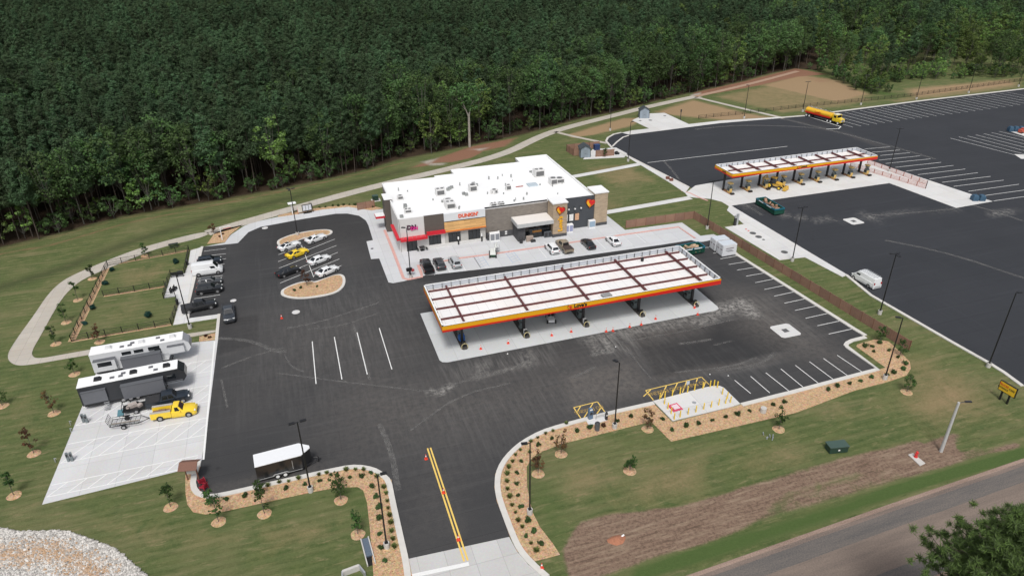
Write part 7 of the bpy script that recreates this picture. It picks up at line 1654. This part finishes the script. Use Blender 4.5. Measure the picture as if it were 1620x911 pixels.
for p_,l,r_ in((C(1130,310,8.285,(505,492))[0],'upper dark oval tank cover on the tank slab',.7),(C(1130,310,8.285,(580,540))[0],'second dark oval tank cover on the tank slab',.7),(C(1130,310,8.285,(918,740))[0],'lowest dark tank cover on the tank slab near the light pole',.7),(C(1130,310,8.285,(645,577))[0],'small grey cover between the dark tank covers',.3),(C(880,170,9.,(1340,187))[0],'dark cover in the middle of the far equipment slab',.6),(C(880,170,9.,(1195,195))[0],'small dark cover at the left of the far equipment slab',.45),(C(880,170,9.,(1545,125))[0],'dark cover at the right of the far equipment slab',.5)): cover(p_,l,r_,IRON,.08)
for i,q in enumerate(C(1130,310,8.285,(415,440),(448,460))): cover(q,'%s small red filler cap on the tank slab'%('upper','lower')[i],.22,RED,.08)
for i,q in enumerate(C(440,290,8.1,(1205,838),)): cover(q,'small dark cover on the paved notch beside the lot',.3,IRON,.03)
for i,q in enumerate(C(880,100,3.795,(668,697),(690,708))):
    b=MB();b.box((0,0,.25),(.9,.7,.5));b.box((0,0,.53),(.96,.76,.06));o=b.build('valve_box',mat('valve_rust',(.16,.06,.04),.7),None,None,(q[0],q[1],.1),R(-20));tag(o,'%s rusty valve box beside the truck lot sidewalk'%('left','right')[i],'valve box')
# ---------------------------------------------------------------- far bits
for q,l,m_,h in((C(1130,310,8.285,(265,390))[0],'tall black service pedestal at the top edge of the tank slab',DARK,2.3),(C(1130,310,8.285,(292,382))[0],'grey cylinder topped pedestal next to the black one',mat('pedestal_pale',(.36,.38,.38),.5),2.6)):
    t=thing('service_pedestal',l,'pedestal',(q[0],q[1],.06));b=MB();b.box((0,0,h*.4),(.4,.4,h*.8));b.build('housing',m_,t);b=MB();b.cyl((0,0,h*.8),(0,0,h),.3,n=10);b.build('top',STEEL,t)
BLU=mat('blue_wrap',(.035,.085,.14),.6,var=.3,scale=3)
t=thing('wrapped_pallet','two dark blue wrapped bundles at the end of the truck pavement','pallet',(154.4,115.4,.06),R(-20))
for s in(-1,1):
    b=MB();b.loft([[(s*.8-.65,-.7,0),(s*.8+.65,-.7,0),(s*.8+.65,.7,0),(s*.8-.65,.7,0)],[(s*.8-.7,-.75,.8),(s*.8+.7,-.75,.8),(s*.8+.7,.75,.8),(s*.8-.7,.75,.8)],[(s*.8-.45,-.5,1.35),(s*.8+.45,-.5,1.35),(s*.8+.45,.5,1.35),(s*.8-.45,.5,1.35)]]);b.build('bundle',BLU,t,50)
q=g(1606,208);t=thing('wrapped_pallet','row of dark blue wrapped bundles on a small slab at the far right','pallet',(q[0],q[1],.06),R(-20))
for s in(-1.6,0,1.6):
    b=MB();b.loft([[(s-.7,-.7,0),(s+.7,-.7,0),(s+.7,.7,0),(s-.7,.7,0)],[(s-.7,-.75,.9),(s+.7,-.75,.9),(s+.7,.75,.9),(s-.7,.75,.9)],[(s-.4,-.5,1.5),(s+.4,-.5,1.5),(s+.4,.5,1.5),(s-.4,.5,1.5)]]);b.build('bundle',BLU,t,50)
q=g(1613,210);t=thing('red_machine','small red-orange machine beside the far right blue bundles','machine',(q[0],q[1]-.6,.06))
b=MB();b.box((0,0,.7),(1.8,1.2,.9));b.box((.3,0,1.3),(.9,.9,.4));b.build('body',mat('machine_red',(.50,.10,.06),.5),t)
for s in(-1,1):
    b=MB();b.cyl((s*.6,-.65,.3),(s*.6,.65,.3),.3,n=10);b.build('wheel',RUBBER,t)
sheet('equipment_slab',C(1480,120,4.14,(470,360),(520,345),(640,385),(590,400)),.016,CONCW,.04);sheet('equipment_slab',C(1480,120,4.14,(515,515),(580,518),(680,545),(560,545)),.016,CONCW,.04)
for i,q in enumerate(C(1240,60,3.795,(0,0),)): pass
x,y=C(880,100,3.795,(745,340))[0];t=thing('black_post','thin dark sign post standing at the right of the far equipment slab','post',(x,y,0))
b=MB();b.cyl((0,0,0),(0,0,3.4),.12,n=8);b.build('pole',DARK,t);b=MB();b.box((0,0,3.0),(.5,.1,.8));b.build('plate',DARK,t)
q=C(880,170,9.,(548,600))[0];t=thing('blue_container','dark blue rubbish container beside the grey blue shed','container',(q[0]+.3,q[1]-.6,.07));b=MB();b.box((0,0,.75),(1.6,1.3,1.5));b.build('bin',mat('navy_bin',(.012,.03,.10),.5),t);b=MB();b.box((0,0,1.55),(1.7,1.4,.09));b.build('lid',mat('navy_lid',(.02,.05,.15),.5),t)
q=C(880,170,9.,(855,672))[0];t=thing('black_sack','black rubbish sack at the right end of the brown enclosure wall','sack',(q[0],q[1],.07));b=MB();b.sphere((0,0,.45),.6,10,6,sz=.8);b.sphere((.5,-.2,.3),.42,9,5,sz=.75);b.build('sack',RUBBER,t,60)
# small change lying on the paving
for i,(u,v) in enumerate(((1152,594.6),(803,560),(974,549),(1123,592.5))):
    b=MB();b.box((0,0,.04),(.17,.13,.07),.4*i);b.box((.03,.02,.09),(.1,.09,.04),.9);o=b.build('paper_scrap',WHITE,None,None,(*g(u,v),.02));tag(o,('white paper scrap on the lot above the bollard slab corner','white paper scrap on the lot in front of the left canopy half','white paper scrap on the lot in front of the canopy middle','pale scrap beside the striped charging bay')[i],'litter')
# ---------------------------------------------------------------- camera, sky, sun
cam=bpy.data.cameras.new('camera');co=bpy.data.objects.new('camera',cam);COL.objects.link(co)
cam.sensor_width=36;cam.lens=F/1620*36;cam.clip_start=.5;cam.clip_end=6000
rt,dn,fw=CM[0],CM[1],CM[2]
co.matrix_world=Matrix(((rt[0],-dn[0],-fw[0],0),(rt[1],-dn[1],-fw[1],0),(rt[2],-dn[2],-fw[2],CAMH),(0,0,0,1)))
scn.camera=co
SUN_EL,SUN_AZ=R(58),R(200)   # azimuth measured clockwise from +Y
w=bpy.data.worlds.new('World');scn.world=w;w.use_nodes=True;nt=w.node_tree
bg=nt.nodes['Background'];sk=nt.nodes.new('ShaderNodeTexSky');sk.sky_type='NISHITA';sk.sun_disc=False
sk.sun_elevation=SUN_EL;sk.sun_rotation=SUN_AZ;sk.air_density=1.0;sk.dust_density=4.;sk.ozone_density=1.
hs=nt.nodes.new('ShaderNodeHueSaturation');hs.inputs['Saturation'].default_value=.42
nt.links.new(sk.outputs[0],hs.inputs['Color']);nt.links.new(hs.outputs[0],bg.inputs[0]);bg.inputs[1].default_value=.092
sl=bpy.data.lights.new('sun','SUN');sl.energy=1.55;sl.angle=R(13);sl.color=(1,.985,.965)
so=bpy.data.objects.new('sun',sl);COL.objects.link(so)
d=Vector((math.sin(SUN_AZ)*math.cos(SUN_EL),math.cos(SUN_AZ)*math.cos(SUN_EL),math.sin(SUN_EL)))
so.rotation_euler=d.to_track_quat('Z','Y').to_euler();so.location=(0,0,120)
vs=scn.view_settings;vs.view_transform='Standard';vs.look='None';vs.gamma=1;vs.exposure=.5;vs.use_curve_mapping=False
scn.render.engine='CYCLES'
scn.cycles.max_bounces=6;scn.cycles.diffuse_bounces=3
